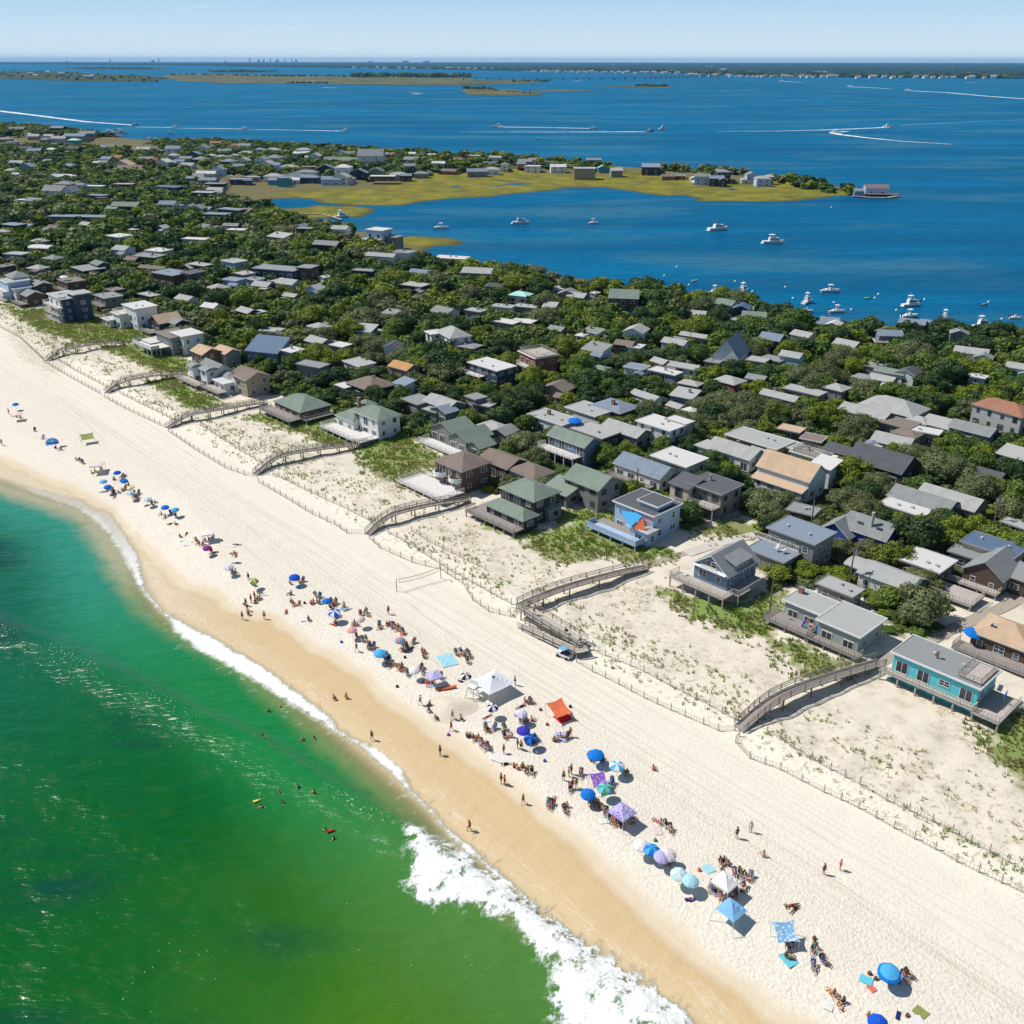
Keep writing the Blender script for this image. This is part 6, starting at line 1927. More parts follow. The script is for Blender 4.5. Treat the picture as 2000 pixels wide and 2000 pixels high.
for q in ((727, 570, 9, 1, 'utility pole with crossarm rising from pines'), (1247, 914, 8, 0, 'bare pole behind the pale blue house with sails'), (1513, 1124, 7, 0, 'leaning grey pole beside the blue gabled house'),
          (1671, 1068, 8, 2, 'utility pole with pale transformer near royal blue house'), (1575, 785, 9, 1, 'utility pole near the big grey hip roof'), (1088, 655, 9, 1, 'utility pole behind the red brick terrace house'),
          (1109, 660, 8, 0, 'bare pole just right of the one behind red brick terrace house'), (1158, 598, 9, 0, 'slender pole left of the brown barn above the bay'), (745, 762, 8, 0, 'pole beside the dark brown-roofed house'),
          (1592, 975, 8, 0, 'pole between royal blue house and tan-roofed white house'), (1955, 966, 8, 2, 'utility pole with pale transformer right of the twin grey roofs'), (1351, 640, 8, 0, 'pole among trees by the A-shaped house')):
    utility_pole(*q)

# ---------------------------------------------------------------- people
def skin_mesh(joints, edges, radii):
    me = bpy.data.meshes.new('body_skeleton')
    me.from_pydata(joints, edges, [])
    ob = bpy.data.objects.new('body_skeleton', me)
    COL.objects.link(ob)
    sm = ob.modifiers.new('skin', 'SKIN')
    sm.use_smooth_shade = True
    ob.modifiers.new('sub', 'SUBSURF').levels = 1
    ob.modifiers['sub'].render_levels = 1
    sv = me.skin_vertices[0].data
    for i, r in enumerate(radii):
        sv[i].radius = (r, r) if not isinstance(r, tuple) else r
        sv[i].use_root = (i == 0)
    return ob


POSES = {
    #          pelvis, chest, neck, head, shoulders(L), elbowL, wristL, elbowR, wristR, kneeL, ankleL, kneeR, ankleR, toe dir
    'standing': dict(pel=(0, 0, .93), che=(0, .01, 1.22), nek=(0, 0, 1.46), hed=(0, -.02, 1.62), el=(-.26, .02, 1.14), wl=(-.29, -.06, .90), er=(.26, .02, 1.14), wr=(.28, -.08, .90), kl=(-.11, -.02, .50), al=(-.12, .02, .08), kr=(.10, -.02, .50), ar=(.13, .02, .08), toe=(0, -.16, -.05)),
    'walking': dict(pel=(0, 0, .92), che=(0, -.03, 1.21), nek=(0, -.05, 1.45), hed=(0, -.08, 1.61), el=(-.25, .12, 1.15), wl=(-.27, .20, .94), er=(.25, -.10, 1.14), wr=(.26, -.30, .98), kl=(-.10, -.22, .52), al=(-.10, -.28, .09), kr=(.10, .02, .50), ar=(.10, .32, .14), toe=(0, -.16, -.05)),
    'sitting': dict(pel=(0, 0, .14), che=(0, .10, .44), nek=(0, .08, .66), hed=(0, .03, .83), el=(-.28, .10, .36), wl=(-.24, -.16, .34), er=(.28, .10, .36), wr=(.24, -.16, .34), kl=(-.14, -.40, .44), al=(-.12, -.66, .08), kr=(.14, -.40, .44), ar=(.12, -.66, .08), toe=(0, -.17, -.03)),
    'reclining': dict(pel=(0, 0, .36), che=(0, .20, .62), nek=(0, .32, .84), hed=(0, .32, 1.01), el=(-.28, .08, .56), wl=(-.26, -.16, .54), er=(.28, .08, .56), wr=(.26, -.16, .54), kl=(-.12, -.44, .48), al=(-.12, -.80, .12), kr=(.12, -.44, .44), ar=(.14, -.84, .12), toe=(0, -.10, .12)),
    'lying': dict(pel=(0, 0, .13), che=(0, .30, .14), nek=(0, .54, .15), hed=(0, .70, .16), el=(-.34, .46, .09), wl=(-.30, .70, .09), er=(.34, .46, .09), wr=(.30, .70, .09), kl=(-.12, -.43, .11), al=(-.14, -.84, .08), kr=(.12, -.43, .11), ar=(.14, -.84, .08), toe=(0, -.14, -.02)),
    'crouching': dict(pel=(0, 0, .36), che=(0, -.16, .62), nek=(0, -.26, .82), hed=(0, -.34, .96), el=(-.24, -.36, .50), wl=(-.16, -.52, .30), er=(.24, -.36, .50), wr=(.16, -.52, .30), kl=(-.16, -.38, .46), al=(-.14, -.16, .08), kr=(.16, -.38, .40), ar=(.14, -.14, .08), toe=(0, -.16, -.05)),
    'swimming': dict(pel=(0, 0, -.30), che=(0, -.02, .02), nek=(0, -.02, .24), hed=(0, -.03, .40), el=(-.38, -.06, .06), wl=(-.52, -.20, .04), er=(.38, -.06, .06), wr=(.52, -.20, .04), kl=(-.1, 0, -.70), al=(-.1, .1, -1.1), kr=(.1, 0, -.70), ar=(.1, .1, -1.1), toe=(0, -.1, -.1)),
}


def make_pose(p):
    J, E_, R_ = [], [], []

    def v(c, r, parent=None):
        J.append(tuple(c))
        R_.append(r)
        if parent is not None:
            E_.append((parent, len(J) - 1))
        return len(J) - 1
    V3 = lambda k: Vector(p[k])
    pel = v(p['pel'], .145)
    che = v(p['che'], .150, pel)
    nek = v(p['nek'], .062, che)
    hd = v(p['hed'], .100, nek)
    top = V3('hed') + (V3('hed') - V3('nek')).normalized() * .09
    v(top, .075, hd)
    axis = (V3('nek') - V3('pel')).normalized()
    for sg, e, w in ((-1, 'el', 'wl'), (1, 'er', 'wr')):
        sh = V3('nek') - axis * .07 + Vector((sg * .17, 0, 0))
        a = v(sh, .062, nek)
        b = v(p[e], .043, a)
        c = v(p[w], .030, b)
        d = (V3(w) - V3(e)).normalized()
        sd = d.cross(Vector((0, 1, .3))).normalized()
        palm = v(V3(w) + d * .07, .030, c)
        for k, ln in ((-1.5, .06), (-.5, .075), (.5, .07), (1.5, .055)):
            f = v(V3(w) + d * .11 + sd * k * .020, .0095, palm)
            v(V3(w) + d * (.11 + ln) + sd * k * .024 + Vector((0, 0, -.01)), .008, f)
        v(V3(w) + d * .08 + sd * -.055, .0095, c)
    for sg, k, a_ in ((-1, 'kl', 'al'), (1, 'kr', 'ar')):
        hp = V3('pel') + Vector((sg * .09, 0, -.04))
        h = v(hp, .098, pel)
        kn = v(p[k], .060, h)
        an = v(p[a_], .040, kn)
        v(V3(a_) + Vector(p['toe']), .032, an)
    fw = Vector((0, -1, 0)) if abs(top.z - p['nek'][2]) > .1 else Vector((0, 0, 1))
    v(V3('hed') + fw * .105 + Vector((0, 0, -.005)), .016, hd)   # nose
    return J, E_, R_


def hair_mb(p):
    m = MB()
    hd, nk = Vector(p['hed']), Vector(p['nek'])
    ax = (hd - nk).normalized()
    back = Vector((0, 1, 0)) if abs(ax.z) > .5 else Vector((0, 0, -1))
    c = hd + ax * .035 + back * .025
    q = ball_quads(tuple(c), (.118, .118, .118), 0, None)
    for f in q:
        m.add([tuple(a) for a in f], [(0, 1, 2, 3)])
    return m


def suit_mb(p, kind):
    m = MB()
    pel, che = Vector(p['pel']), Vector(p['che'])
    ax = (che - pel).normalized()
    m.tube(pel - ax * .10, pel + ax * .10, .175, .165, 10)
    for sg, k in ((-1, 'kl'), (1, 'kr')):
        hp = pel + Vector((sg * .09, 0, -.04))
        kn = Vector(p[k])
        m.tube(hp, hp + (kn - hp) * (.55 if kind == 0 else .16), .125, .10, 8)
    if kind == 1:
        m.tube(che - ax * .02, che + ax * .10, .172, .165, 10)
    if kind == 2:
        m.tube(pel, che + ax * .16, .178, .160, 10)
    return m


SKINS = [(0.52, 0.31, 0.20), (0.40, 0.22, 0.135), (0.60, 0.39, 0.27), (0.22, 0.12, 0.075)]
SUITS = {'black': (0.02, 0.02, 0.025), 'navy': (0.02, 0.04, 0.13), 'red': (0.50, 0.03, 0.02), 'blue': (0.04, 0.16, 0.45), 'white': (0.72, 0.72, 0.70), 'teal': (0.02, 0.28, 0.30), 'yellow': (0.65, 0.50, 0.05), 'orange': (0.65, 0.20, 0.03), 'pink': (0.60, 0.16, 0.26), 'green': (0.04, 0.22, 0.07)}
HAIRC = [(0.02, 0.015, 0.01), (0.07, 0.04, 0.02), (0.30, 0.20, 0.09)]
BODY = {}


def prepare_people():
    obs = {}
    for k, p in POSES.items():
        obs[k] = skin_mesh(*make_pose(p))
    dg = bpy.context.evaluated_depsgraph_get()
    for k, ob in obs.items():
        me = bpy.data.meshes.new_from_object(ob.evaluated_get(dg))
        me.name = 'body'
        me.materials.clear()
        me.materials.append(plain('skin_0', SKINS[0], .6))
        me.polygons.foreach_set('use_smooth', [True] * len(me.polygons))
        BODY[k] = (me, hair_mb(POSES[k]).mesh('hair', plain('hair_0', HAIRC[0])), [suit_mb(POSES[k], q).mesh('swimwear', cloth('suit_black', SUITS['black'])) for q in (0, 1, 2)])
    for ob in obs.values():
        d = ob.data
        bpy.data.objects.remove(ob)
        bpy.data.meshes.remove(d)


def setmat(o, m):
    o.material_slots[0].link = 'OBJECT'
    o.material_slots[0].material = m


PCOUNT = 0


def person(px, py, pose, suit=None, turn=None, marks=None, h=0.0, where='on the sand', size=None, wat=False, label=None):
    """px, py: the feet (or seat) in the photograph"""
    global PCOUNT
    PCOUNT += 1
    rnd = random.Random(PCOUNT * 77 + 5)
    suit = suit or rnd.choice(['black', 'navy', 'red', 'blue', 'white', 'teal', 'black', 'orange', 'pink', 'navy'])
    me, hm, sms = BODY[pose]
    if wat:
        x, y = raw_at(px, py, WZ)
        z = float(swell(*to_st(np.array([x]), np.array([y])))[0])
        x, y = raw_at(px, py, z)
    else:
        x, y, z = at(px, py, h)
        z += h
    turn = rnd.uniform(0, 6.28) if turn is None else turn
    k = size or rnd.uniform(.93, 1.06)
    o = link('person', me, None, (x, y, z - 0.01), turn)
    o.scale = (k, k, k)
    tag(o, None, 'person', 'people on the beach and in the water')
    setmat(o, plain('skin_%d' % (PCOUNT % 4 if PCOUNT % 5 else 1), SKINS[PCOUNT % 4 if PCOUNT % 5 else 1], .6))
    hi = rnd.randrange(3)
    setmat(link('hair', hm, o), plain('hair_%d' % hi, HAIRC[hi]))
    ki = rnd.randrange(3)
    setmat(link('swimwear', sms[ki], o), cloth('suit_' + suit, SUITS[suit]))
    act = {'standing': 'standing', 'walking': 'walking', 'sitting': 'sitting', 'reclining': 'reclining', 'lying': 'lying', 'crouching': 'crouching', 'swimming': 'wading'}[pose]
    if label:
        o['label'] = label
    else:
        what = {0: 'shorts', 1: 'bikini', 2: 'swimsuit'}[ki]
        later(o, f"person in {suit} {what} {act}", px, py, marks or BEACH_MARKS)
    return o


# ---------------------------------------------------------------- beach furniture
COLS = {'royal blue': (0.01, 0.10, 0.60), 'blue': (0.01, 0.19, 0.66), 'sky blue': (0.08, 0.42, 0.75), 'light blue': (0.22, 0.47, 0.75), 'aqua': (0.16, 0.60, 0.72), 'pale aqua': (0.42, 0.70, 0.80), 'lavender': (0.50, 0.48, 0.76), 'indigo': (0.06, 0.05, 0.45), 'purple': (0.28, 0.13, 0.60), 'white': (0.78, 0.78, 0.76),
        'pink': (0.75, 0.42, 0.42), 'pale pink': (0.75, 0.62, 0.62), 'red': (0.60, 0.03, 0.03), 'yellow': (0.75, 0.62, 0.18), 'green': (0.10, 0.35, 0.20), 'olive green': (0.30, 0.34, 0.10), 'orange': (0.80, 0.21, 0.09), 'black': (0.03, 0.03, 0.035), 'navy': (0.02, 0.035, 0.16), 'coral': (0.70, 0.20, 0.15), 'brown': (0.2, 0.12, 0.08)}
POLE = lambda: plain('white_pole', (0.7, 0.7, 0.7), .4)


def cl(c):
    return cloth('cloth_' + c.replace(' ', '_'), COLS[c])


def umbrella(px, py, c1, c2=None, r=.95, tilt=(.12, .0), label=None, h0=0.0, n=8, closed=False, border=None):
    x, y, g = at(px, py, 1.75 + h0)
    rnd = random.Random(px * 3 + py)
    par = empty('beach_umbrella', (x, y, g + h0), rnd.uniform(0, 6), None, 'umbrella', 'beach umbrellas')
    par.rotation_euler = (tilt[0] + rnd.uniform(-.06, .06), tilt[1] + rnd.uniform(-.06, .06), rnd.uniform(0, .3))
    m = MB()
    m.tube((0, 0, -.15), (0, 0, 2.12), .028, n=6)
    m.build('pole', POLE(), par)
    if closed:
        m = MB()
        m.tube((0, 0, .9), (0, 0, 2.2), .17, .04, 8)
        m.build('canopy', cl(c1), par)
        o = par
        o['label'] = label
        return par
    m = MB()
    rings = ((0, 2.12), (.45, 2.03), (.8, 1.87), (1.0, 1.70))
    pts = []
    for k, (f, z) in enumerate(rings[1:]):
        for i in range(n * 2):
            a = math.pi * i / n
            sag = -.04 * (k + 1) / 3 if i % 2 else 0
            rr = r * f * (1 - (.035 if i % 2 else 0))
            pts.append((rr * math.cos(a), rr * math.sin(a), z + sag))
    N = n * 2
    vs = [(0, 0, 2.12)] + pts
    fs, mi = [], []
    for i in range(N):
        j = (i + 1) % N
        g_ = (i // 2) % 2 if c2 and not border else 0
        m.add([vs[0], vs[1 + i], vs[1 + j]], [(0, 1, 2)], g_)
        for k in range(2):
            b0, b1 = 1 + k * N, 1 + (k + 1) * N
            m.add([vs[b0 + i], vs[b1 + i], vs[b1 + j], vs[b0 + j]], [(0, 1, 2, 3)], g_ if not border else (1 if k == 1 else 0))
        e = 1 + 2 * N
        a, b = vs[e + i], vs[e + j]
        m.add([a, (a[0], a[1], a[2] - .12), (b[0], b[1], b[2] - .12), b], [(0, 1, 2, 3)], 1 if border else g_)
    m.build('canopy', [cl(c1), cl(c2 or c1)], par)
    m = MB()
    for i in range(n):
        a = 2 * math.pi * i / n
        m.beam((0, 0, 2.06), (r * .97 * math.cos(a), r * .97 * math.sin(a), 1.66), .02)
    m.build('ribs', POLE(), par)
    if label:
        par['label'] = label
    else:
        ph = (f'{c1} and {c2}' if c2 else c1) + ' beach umbrella'
        later(par, ph, px, py, BEACH_MARKS)
    return par


def peaked_canopy(px, py, c, w, h, label, rz=0.4, peak=.8, slant=0.0, pattern=None, valance=.25):
    x, y, g = at(px, py, h + peak * .4)
    par = empty('canopy_tent', (x, y, g), rz, label, 'canopy', 'shade canopies on the beach')
    mt = cl(c) if not pattern else cloth('cloth_print_' + c.replace(' ', '_'), COLS[c], c2=COLS[pattern], pat=3.0)
    m = MB()
    n = 6
    a = w / 2
    def surf(u, v):
        d = max(abs(u), abs(v))
        return (u * a, v * a, h + peak * (1 - d) ** 1.25 - .06 * (1 - abs(abs(u) - abs(v))) * d)
    G_ = [[surf(-1 + 2 * i / n, -1 + 2 * j / n) for j in range(n + 1)] for i in range(n + 1)]
    for i in range(n):
        for j in range(n):
            m.add([G_[i][j], G_[i + 1][j], G_[i + 1][j + 1], G_[i][j + 1]], [(0, 1, 2, 3)])
    if valance:
        c4 = [(-a, -a), (a, -a), (a, a), (-a, a)]
        for p, q in zip(c4, c4[1:] + c4[:1]):
            m.add([(p[0], p[1], h), (p[0], p[1], h - valance), (q[0], q[1], h - valance), (q[0], q[1], h)], [(0, 1, 2, 3)])
    m.build('canopy', mt, par)
    for sx_, sy_ in ((-1, -1), (1, -1), (1, 1), (-1, 1)):
        m = MB()
        m.beam((sx_ * a * (1 + slant), sy_ * a * (1 + slant), -.1), (sx_ * a * .97, sy_ * a * .97, h), .06)
        m.build('leg', POLE(), par)
    return par


def sun_sail(px, py, c, w, d, label, rz=.3, h=1.9, pattern=None, low=.55):
    x, y, g = at(px, py, h * .8)
    par = empty('sun_sail', (x, y, g), rz, label, 'sun sail', 'shade canopies on the beach')
    mt = cl(c) if not pattern else cloth('cloth_print_' + c.replace(' ', '_'), COLS[c], c2=COLS[pattern], pat=3.0)
    n = 8
    m = MB()
    def surf(u, v):
        pull = 1 - .16 * (1 - u * u) * abs(v) - .0
        pull2 = 1 - .16 * (1 - v * v) * abs(u)
        z = h - (h - low) * (1 - v) / 2 * .55 - .16 * (1 - abs(u)) * (1 - abs(v)) + .1 * abs(u * v)
        return (u * w / 2 * pull2, v * d / 2 * pull, z)
    G_ = [[surf(-1 + 2 * i / n, -1 + 2 * j / n) for j in range(n + 1)] for i in range(n + 1)]
    for i in range(n):
        for j in range(n):
            m.add([G_[i][j], G_[i + 1][j], G_[i + 1][j + 1], G_[i][j + 1]], [(0, 1, 2, 3)])
    m.build('sail', mt, par, smooth=True)
    for u, v in ((-1, -1), (1, -1), (1, 1), (-1, 1)):
        p = surf(u, v)
        m = MB()
        m.beam((p[0] * .95, p[1] * .95, -.1), (p[0], p[1], p[2]), .05)
        m.build('pole', POLE(), par)
    return par


def towel(px, py, c, w=.9, l=1.8, rz=None, label=None, pattern=None):
    x, y, g = at(px, py, 0)
    m = MB()
    rnd = random.Random(px + py * 3)
    n = 5
    P = [[(w * (i / n - .5), l * (j / n - .5), .03 + rnd.uniform(0, .03)) for j in range(n + 1)] for i in range(n + 1)]
    for i in range(n):
        for j in range(n):
            m.add([P[i][j], P[i + 1][j], P[i + 1][j + 1], P[i][j + 1]], [(0, 1, 2, 3)])
    b = [P[0][0], P[n][0], P[n][n], P[0][n]]
    m.add([(p[0], p[1], .005) for p in b] + b, [(0, 1, 5, 4), (1, 2, 6, 5), (2, 3, 7, 6), (3, 0, 4, 7)])
    mt = cl(c) if not pattern else cloth('cloth_print_' + c.replace(' ', '_'), COLS[c], c2=COLS[pattern], pat=2.4)
    o = m.build('beach_towel', mt, None, (x, y, g + .03), rnd.uniform(0, 3) if rz is None else rz)
    tag(o, label, 'towel', 'towels and sheets on the sand')
    if not label:
        later(o, f'{c} towel spread on the sand', px, py, BEACH_MARKS)


CH = {}


def chair(px, py, c, rz=None, h=0.0, adir=False, marks=None):
    x, y, g = at(px, py, h)
    rnd = random.Random(px * 5 + py)
    rz = rnd.uniform(-.6, .9) if rz is None else rz
    par = empty('beach_chair', (x, y, g + h), rz, None, 'chair', 'low chairs on the beach and decks')
    if 's' not in CH:
        m = MB(); m.beam((0, -.28, .30), (0, .25, .24), .56, .04); CH['s'] = m.mesh('seat', cl('blue'))
        m = MB(); m.beam((0, .25, .26), (0, .58, .88), .56, .04); CH['b'] = m.mesh('backrest', cl('blue'))
        m = MB()
        for sg in (-.29, .29):
            m.tube((sg, -.30, .0), (sg, .30, .50), .018, n=6)
            m.tube((sg, .34, .0), (sg, -.30, .32), .018, n=6)
            m.tube((sg, -.25, .50), (sg, .40, .50), .022, n=6)
            m.tube((sg, .24, .24), (sg, .60, .92), .018, n=6)
        CH['f'] = m.mesh('frame', plain('chair_frame', (0.6, 0.6, 0.6), .4))
    setmat(link('seat', CH['s'], par), cl(c))
    setmat(link('backrest', CH['b'], par), cl(c))
    link('frame', CH['f'], par)
    later(par, f'low {c} beach chair', px, py, marks or BEACH_MARKS)
    return rz


def bag(px, py, c, cooler=False):
    x, y, g = at(px, py, 0)
    rnd = random.Random(px + py)
    m = MB()
    if cooler:
        m.box(0, 0, .18, .6, .36, .34)
        m.box(0, 0, .385, .64, .40, .06, mi=1)
        m.beam((-.31, 0, .30), (-.31, 0, .46), .03); m.beam((.31, 0, .30), (.31, 0, .46), .03); m.beam((-.31, 0, .46), (.31, 0, .46), .03)
    else:
        m.tube((0, 0, .02), (0, 0, .30), .24, .19, 8)
        m.tube((0, 0, .30), (0, 0, .36), .19, .12, 8)
        m.beam((-.1, 0, .34), (0, 0, .52), .02); m.beam((.1, 0, .34), (0, 0, .52), .02)
    o = m.build('cooler' if cooler else 'beach_bag', [cl(c), cl('white')], None, (x, y, g), rnd.uniform(0, 3))
    tag(o, None, 'cooler' if cooler else 'bag', 'bags and coolers on the sand')
    later(o, f"{c} {'cooler box' if cooler else 'beach bag'} standing on the sand", px, py, BEACH_MARKS)


prepare_people()
for q in ((31, 790, 'blue'), (230, 923, 'royal blue'), (202, 940, 'light blue'), (211, 950, 'blue'), (243, 939, 'blue'), (257, 952, 'yellow', 'white'), (257, 962, 'light blue', 'white'), (291, 975, 'light blue', 'white'), (323, 990, 'blue'), (344, 995, 'sky blue'),
          (406, 1069, 'red', 'indigo'), (449, 1107, 'lavender', 'white'), (496, 1133, 'yellow', 'green'), (638, 1173, 'blue'), (704, 1207, 'pale pink'), (688, 1229, 'pink'), (783, 1249, 'sky blue', 'coral'),
          (811, 1306, 'white'), (910, 1318, 'white', 'black'), (963, 1380, 'white', 'navy'), (1019, 1392, 'lavender', 'white'), (1023, 1425, 'indigo'), (1037, 1439, 'navy', 'blue'), (1181, 1536, 'aqua', 'green'), (1149, 1547, 'blue'),
          (1273, 1657, 'sky blue', 'blue'), (1291, 1669, 'lavender'), (1252, 1647, 'white'), (1305, 1664, 'white', 'pale pink'), (1327, 1703, 'pale aqua', 'white'), (1348, 1717, 'pale aqua'), (1717, 1993, 'royal blue')):
    umbrella(q[0], q[1], q[2], q[3] if len(q) > 3 else None, r=.86 if q[1] < 1400 else .98)
umbrella(575, 1126, 'royal blue', None, 1.0, label='lone royal blue umbrella near two dark chairs')
umbrella(655, 1196, 'royal blue', 'white', 1.05, label='royal blue umbrella with a white centre', border=None)
umbrella(743, 1274, 'sky blue', None, 1.05, label='sky blue umbrella above a dark crowd of sitters')
umbrella(1166, 1472, 'blue', None, 1.12, label='big bright blue umbrella standing apart right of the crowd')
umbrella(1206, 1494, 'sky blue', 'white', 1.05, label='sky blue umbrella with white rings')
umbrella(1738, 1895, 'sky blue', 'blue', 1.2, n=6, border=True, label='six-sided pale blue umbrella with dark blue border')
umbrella(1123, 820, 'blue', None, 1.7, h0=2.7, label='bright blue umbrella on a white flat-roofed house')
umbrella(1900, 1232, 'blue', None, 1.4, h0=.9, label='blue umbrella on the tan-roofed cottage deck')
umbrella(289, 626, 'red', None, 1.3, h0=1.2, label='red umbrella on the deck of the small dark gabled house')
umbrella(125, 541, 'white', None, 1.6, h0=5.6, label='white umbrella on the brown flat-roofed house')
umbrella(15, 563, 'blue', None, 2.0, h0=1.2, label='blue umbrella by the pale blue house at the left edge')
umbrella(1636, 892, 'white', None, 1.8, h0=.3, label='white umbrella beside the dark gabled house')
umbrella(1730, 750, 'white', None, 1.6, h0=.5, label='white umbrella behind the big grey hip roof')
umbrella(1578, 1206, 'orange', None, 1, h0=1.0, closed=True, label='closed orange parasol on the long grey-green house deck')
umbrella(1539, 1190, 'white', None, 1, h0=.95, closed=True, label='closed white parasol at the end of the long house deck')
umbrella(1526, 1056, 'white', None, 1, h0=3.4, closed=True, label='closed white parasol on the slate-roofed house terrace')
umbrella(1965, 1349, 'blue', None, 1, h0=1.6, closed=True, label='closed blue parasol on the turquoise house side deck')
umbrella(1803, 1143, 'aqua', None, 1, h0=.8, closed=True, label='closed aqua parasol on the white cottage deck')
umbrella(1022, 555, 'white', None, 2.0, h0=.6, label='white umbrella among trees near the bay edge')

peaked_canopy(1217, 1580, 'lavender', 2.5, 2.0, 'lavender peaked canopy crowded with seated people', .75, pattern='purple')
peaked_canopy(1419, 1716, 'white', 2.4, 2.0, 'white peaked canopy with people and chairs on both sides', .75)
peaked_canopy(1431, 1771, 'light blue', 2.5, 1.6, 'pale blue domed shelter on four splayed legs', .7, peak=.9, slant=.28, valance=0)
peaked_canopy(849, 1316, 'lavender', 2.1, 1.8, 'pale lavender canopy left of the orange rescue board', .5, peak=.5)
peaked_canopy(406, 1040, 'white', 2.2, 1.8, 'white flat canopy over dark bags', .3, peak=.15)
peaked_canopy(190, 907, 'pale pink', 2.7, 1.9, 'pale pink flat canopy on white legs', .1, peak=.12)
peaked_canopy(33, 809, 'pale pink', 2.2, 1.7, 'small pink and white canopy near the left edge', .3, peak=.2)
sun_sail(171, 854, 'olive green', 3.2, 2.6, 'olive green sun sail standing alone on open sand', .5)
sun_sail(1093, 1383, 'orange', 2.8, 2.8, 'bright orange sail tent with a red floor sheet', .55, h=2.1, low=.4)
sun_sail(1536, 1820, 'light blue', 2.4, 2.2, 'pale blue patterned sun sail over seated people', .1, h=2.0, pattern='white')
sun_sail(1171, 1523, 'purple', 2.2, 1.9, 'purple sun sail beside an aqua umbrella', .3, h=2.0, pattern='pink')
towel(1101, 1402, 'red', 2.2, 2.0, .55, 'red floor sheet under the orange sail tent')
# half-dome beach tent
x, y, g = at(102, 862, .5)
bt = empty('beach_tent', (x, y, g), .4, 'pale blue half-dome beach tent with people beside it', 'tent')
m = MB()
for i in range(8):
    for j in range(5):
        def sp(i, j):
            a, b = math.pi * i / 8, math.pi / 2 * j / 5
            return (1.5 * math.cos(a) * math.cos(b * .9), .9 * math.sin(b), 1.25 * math.sin(a) * math.cos(b * .95) + .02)
        m.add([sp(i, j), sp(i + 1, j), sp(i + 1, j + 1), sp(i, j + 1)], [(0, 1, 2, 3)], i % 2)
m.build('shell', [cl('light blue'), cl('sky blue')], bt, smooth=True)
m = MB()
m.box(0, -.7, .03, 2.8, 1.6, .04)
m.build('floor_sheet', cl('blue'), bt)

# big white lifeguard tent
x, y, g = at(963, 1330, 2.0)
lt = empty('lifeguard_tent', (x, y, g), .70, 'big white lifeguard tent with swept corners and dark centre peak', 'tent')
m = MB()
n = 10
def tsurf(u, v):
    d = max(abs(u), abs(v))
    cn = abs(u * v)
    return (u * 2.5 * (1 - .2 * (1 - abs(u)) * abs(v)), v * 2.3 * (1 - .2 * (1 - abs(v)) * abs(u)), 1.9 + .9 * (1 - d) ** 1.2 - .12 * (1 - cn) * d)
G_ = [[tsurf(-1 + 2 * i / n, -1 + 2 * j / n) for j in range(n + 1)] for i in range(n + 1)]
for i in range(n):
    for j in range(n):
        m.add([G_[i][j], G_[i + 1][j], G_[i + 1][j + 1], G_[i][j + 1]], [(0, 1, 2, 3)])
m.build('canopy', cloth('tent_white', (0.70, 0.73, 0.78)), lt)
for sx_, sy_ in ((-1, -1), (1, -1), (1, 1), (-1, 1)):
    m = MB()
    m.tube((sx_ * 2.55, sy_ * 2.35, -.1), (sx_ * 2.45, sy_ * 2.25, 1.88), .04, n=6)
    m.build('leg', POLE(), lt)
m = MB()
m.add([(-.6, -.5, 2.35), (.7, -.3, 2.4), (.4, .7, 2.4), (0, 0, 2.95)], [(0, 1, 3), (1, 2, 3), (2, 0, 3)])
m.build('peak_cap', cl('navy'), lt)
m = MB()
m.tube((0, 0, 3.0), (0, 0, 3.7), .02, n=5)
m.build('flag_pole', POLE(), lt)
# lifeguard chair
x, y, g = at(924, 1362, 0)
lc = empty('lifeguard_chair', (x, y, g), ANG + .2, 'tall white wooden lifeguard chair beside the big white tent', 'chair')
wp_ = plain('white_paint', (0.75, 0.75, 0.73))
for sx_, sy_ in ((-1, -1), (1, -1), (1, 1), (-1, 1)):
    m = MB()
    m.beam((sx_ * .85, sy_ * .8, -.1), (sx_ * .5, sy_ * .4, 1.9), .11)
    m.build('leg', wp_, lc)
m = MB()
m.box(0, 0, 1.92, 1.3, .9, .08)
m.build('seat', wp_, lc)
m = MB()
m.box(0, .42, 2.35, 1.3, .07, .8)
m.build('backrest', wp_, lc)
m = MB()
for z in (.5, 1.0, 1.5):
    m.beam((-.75 + z * .13, -.72 + z * .18, z), (.75 - z * .13, -.72 + z * .18, z), .08)
    m.beam((-.75 + z * .13, .72 - z * .18, z), (.75 - z * .13, .72 - z * .18, z), .08)
m.build('rungs', wp_, lc)


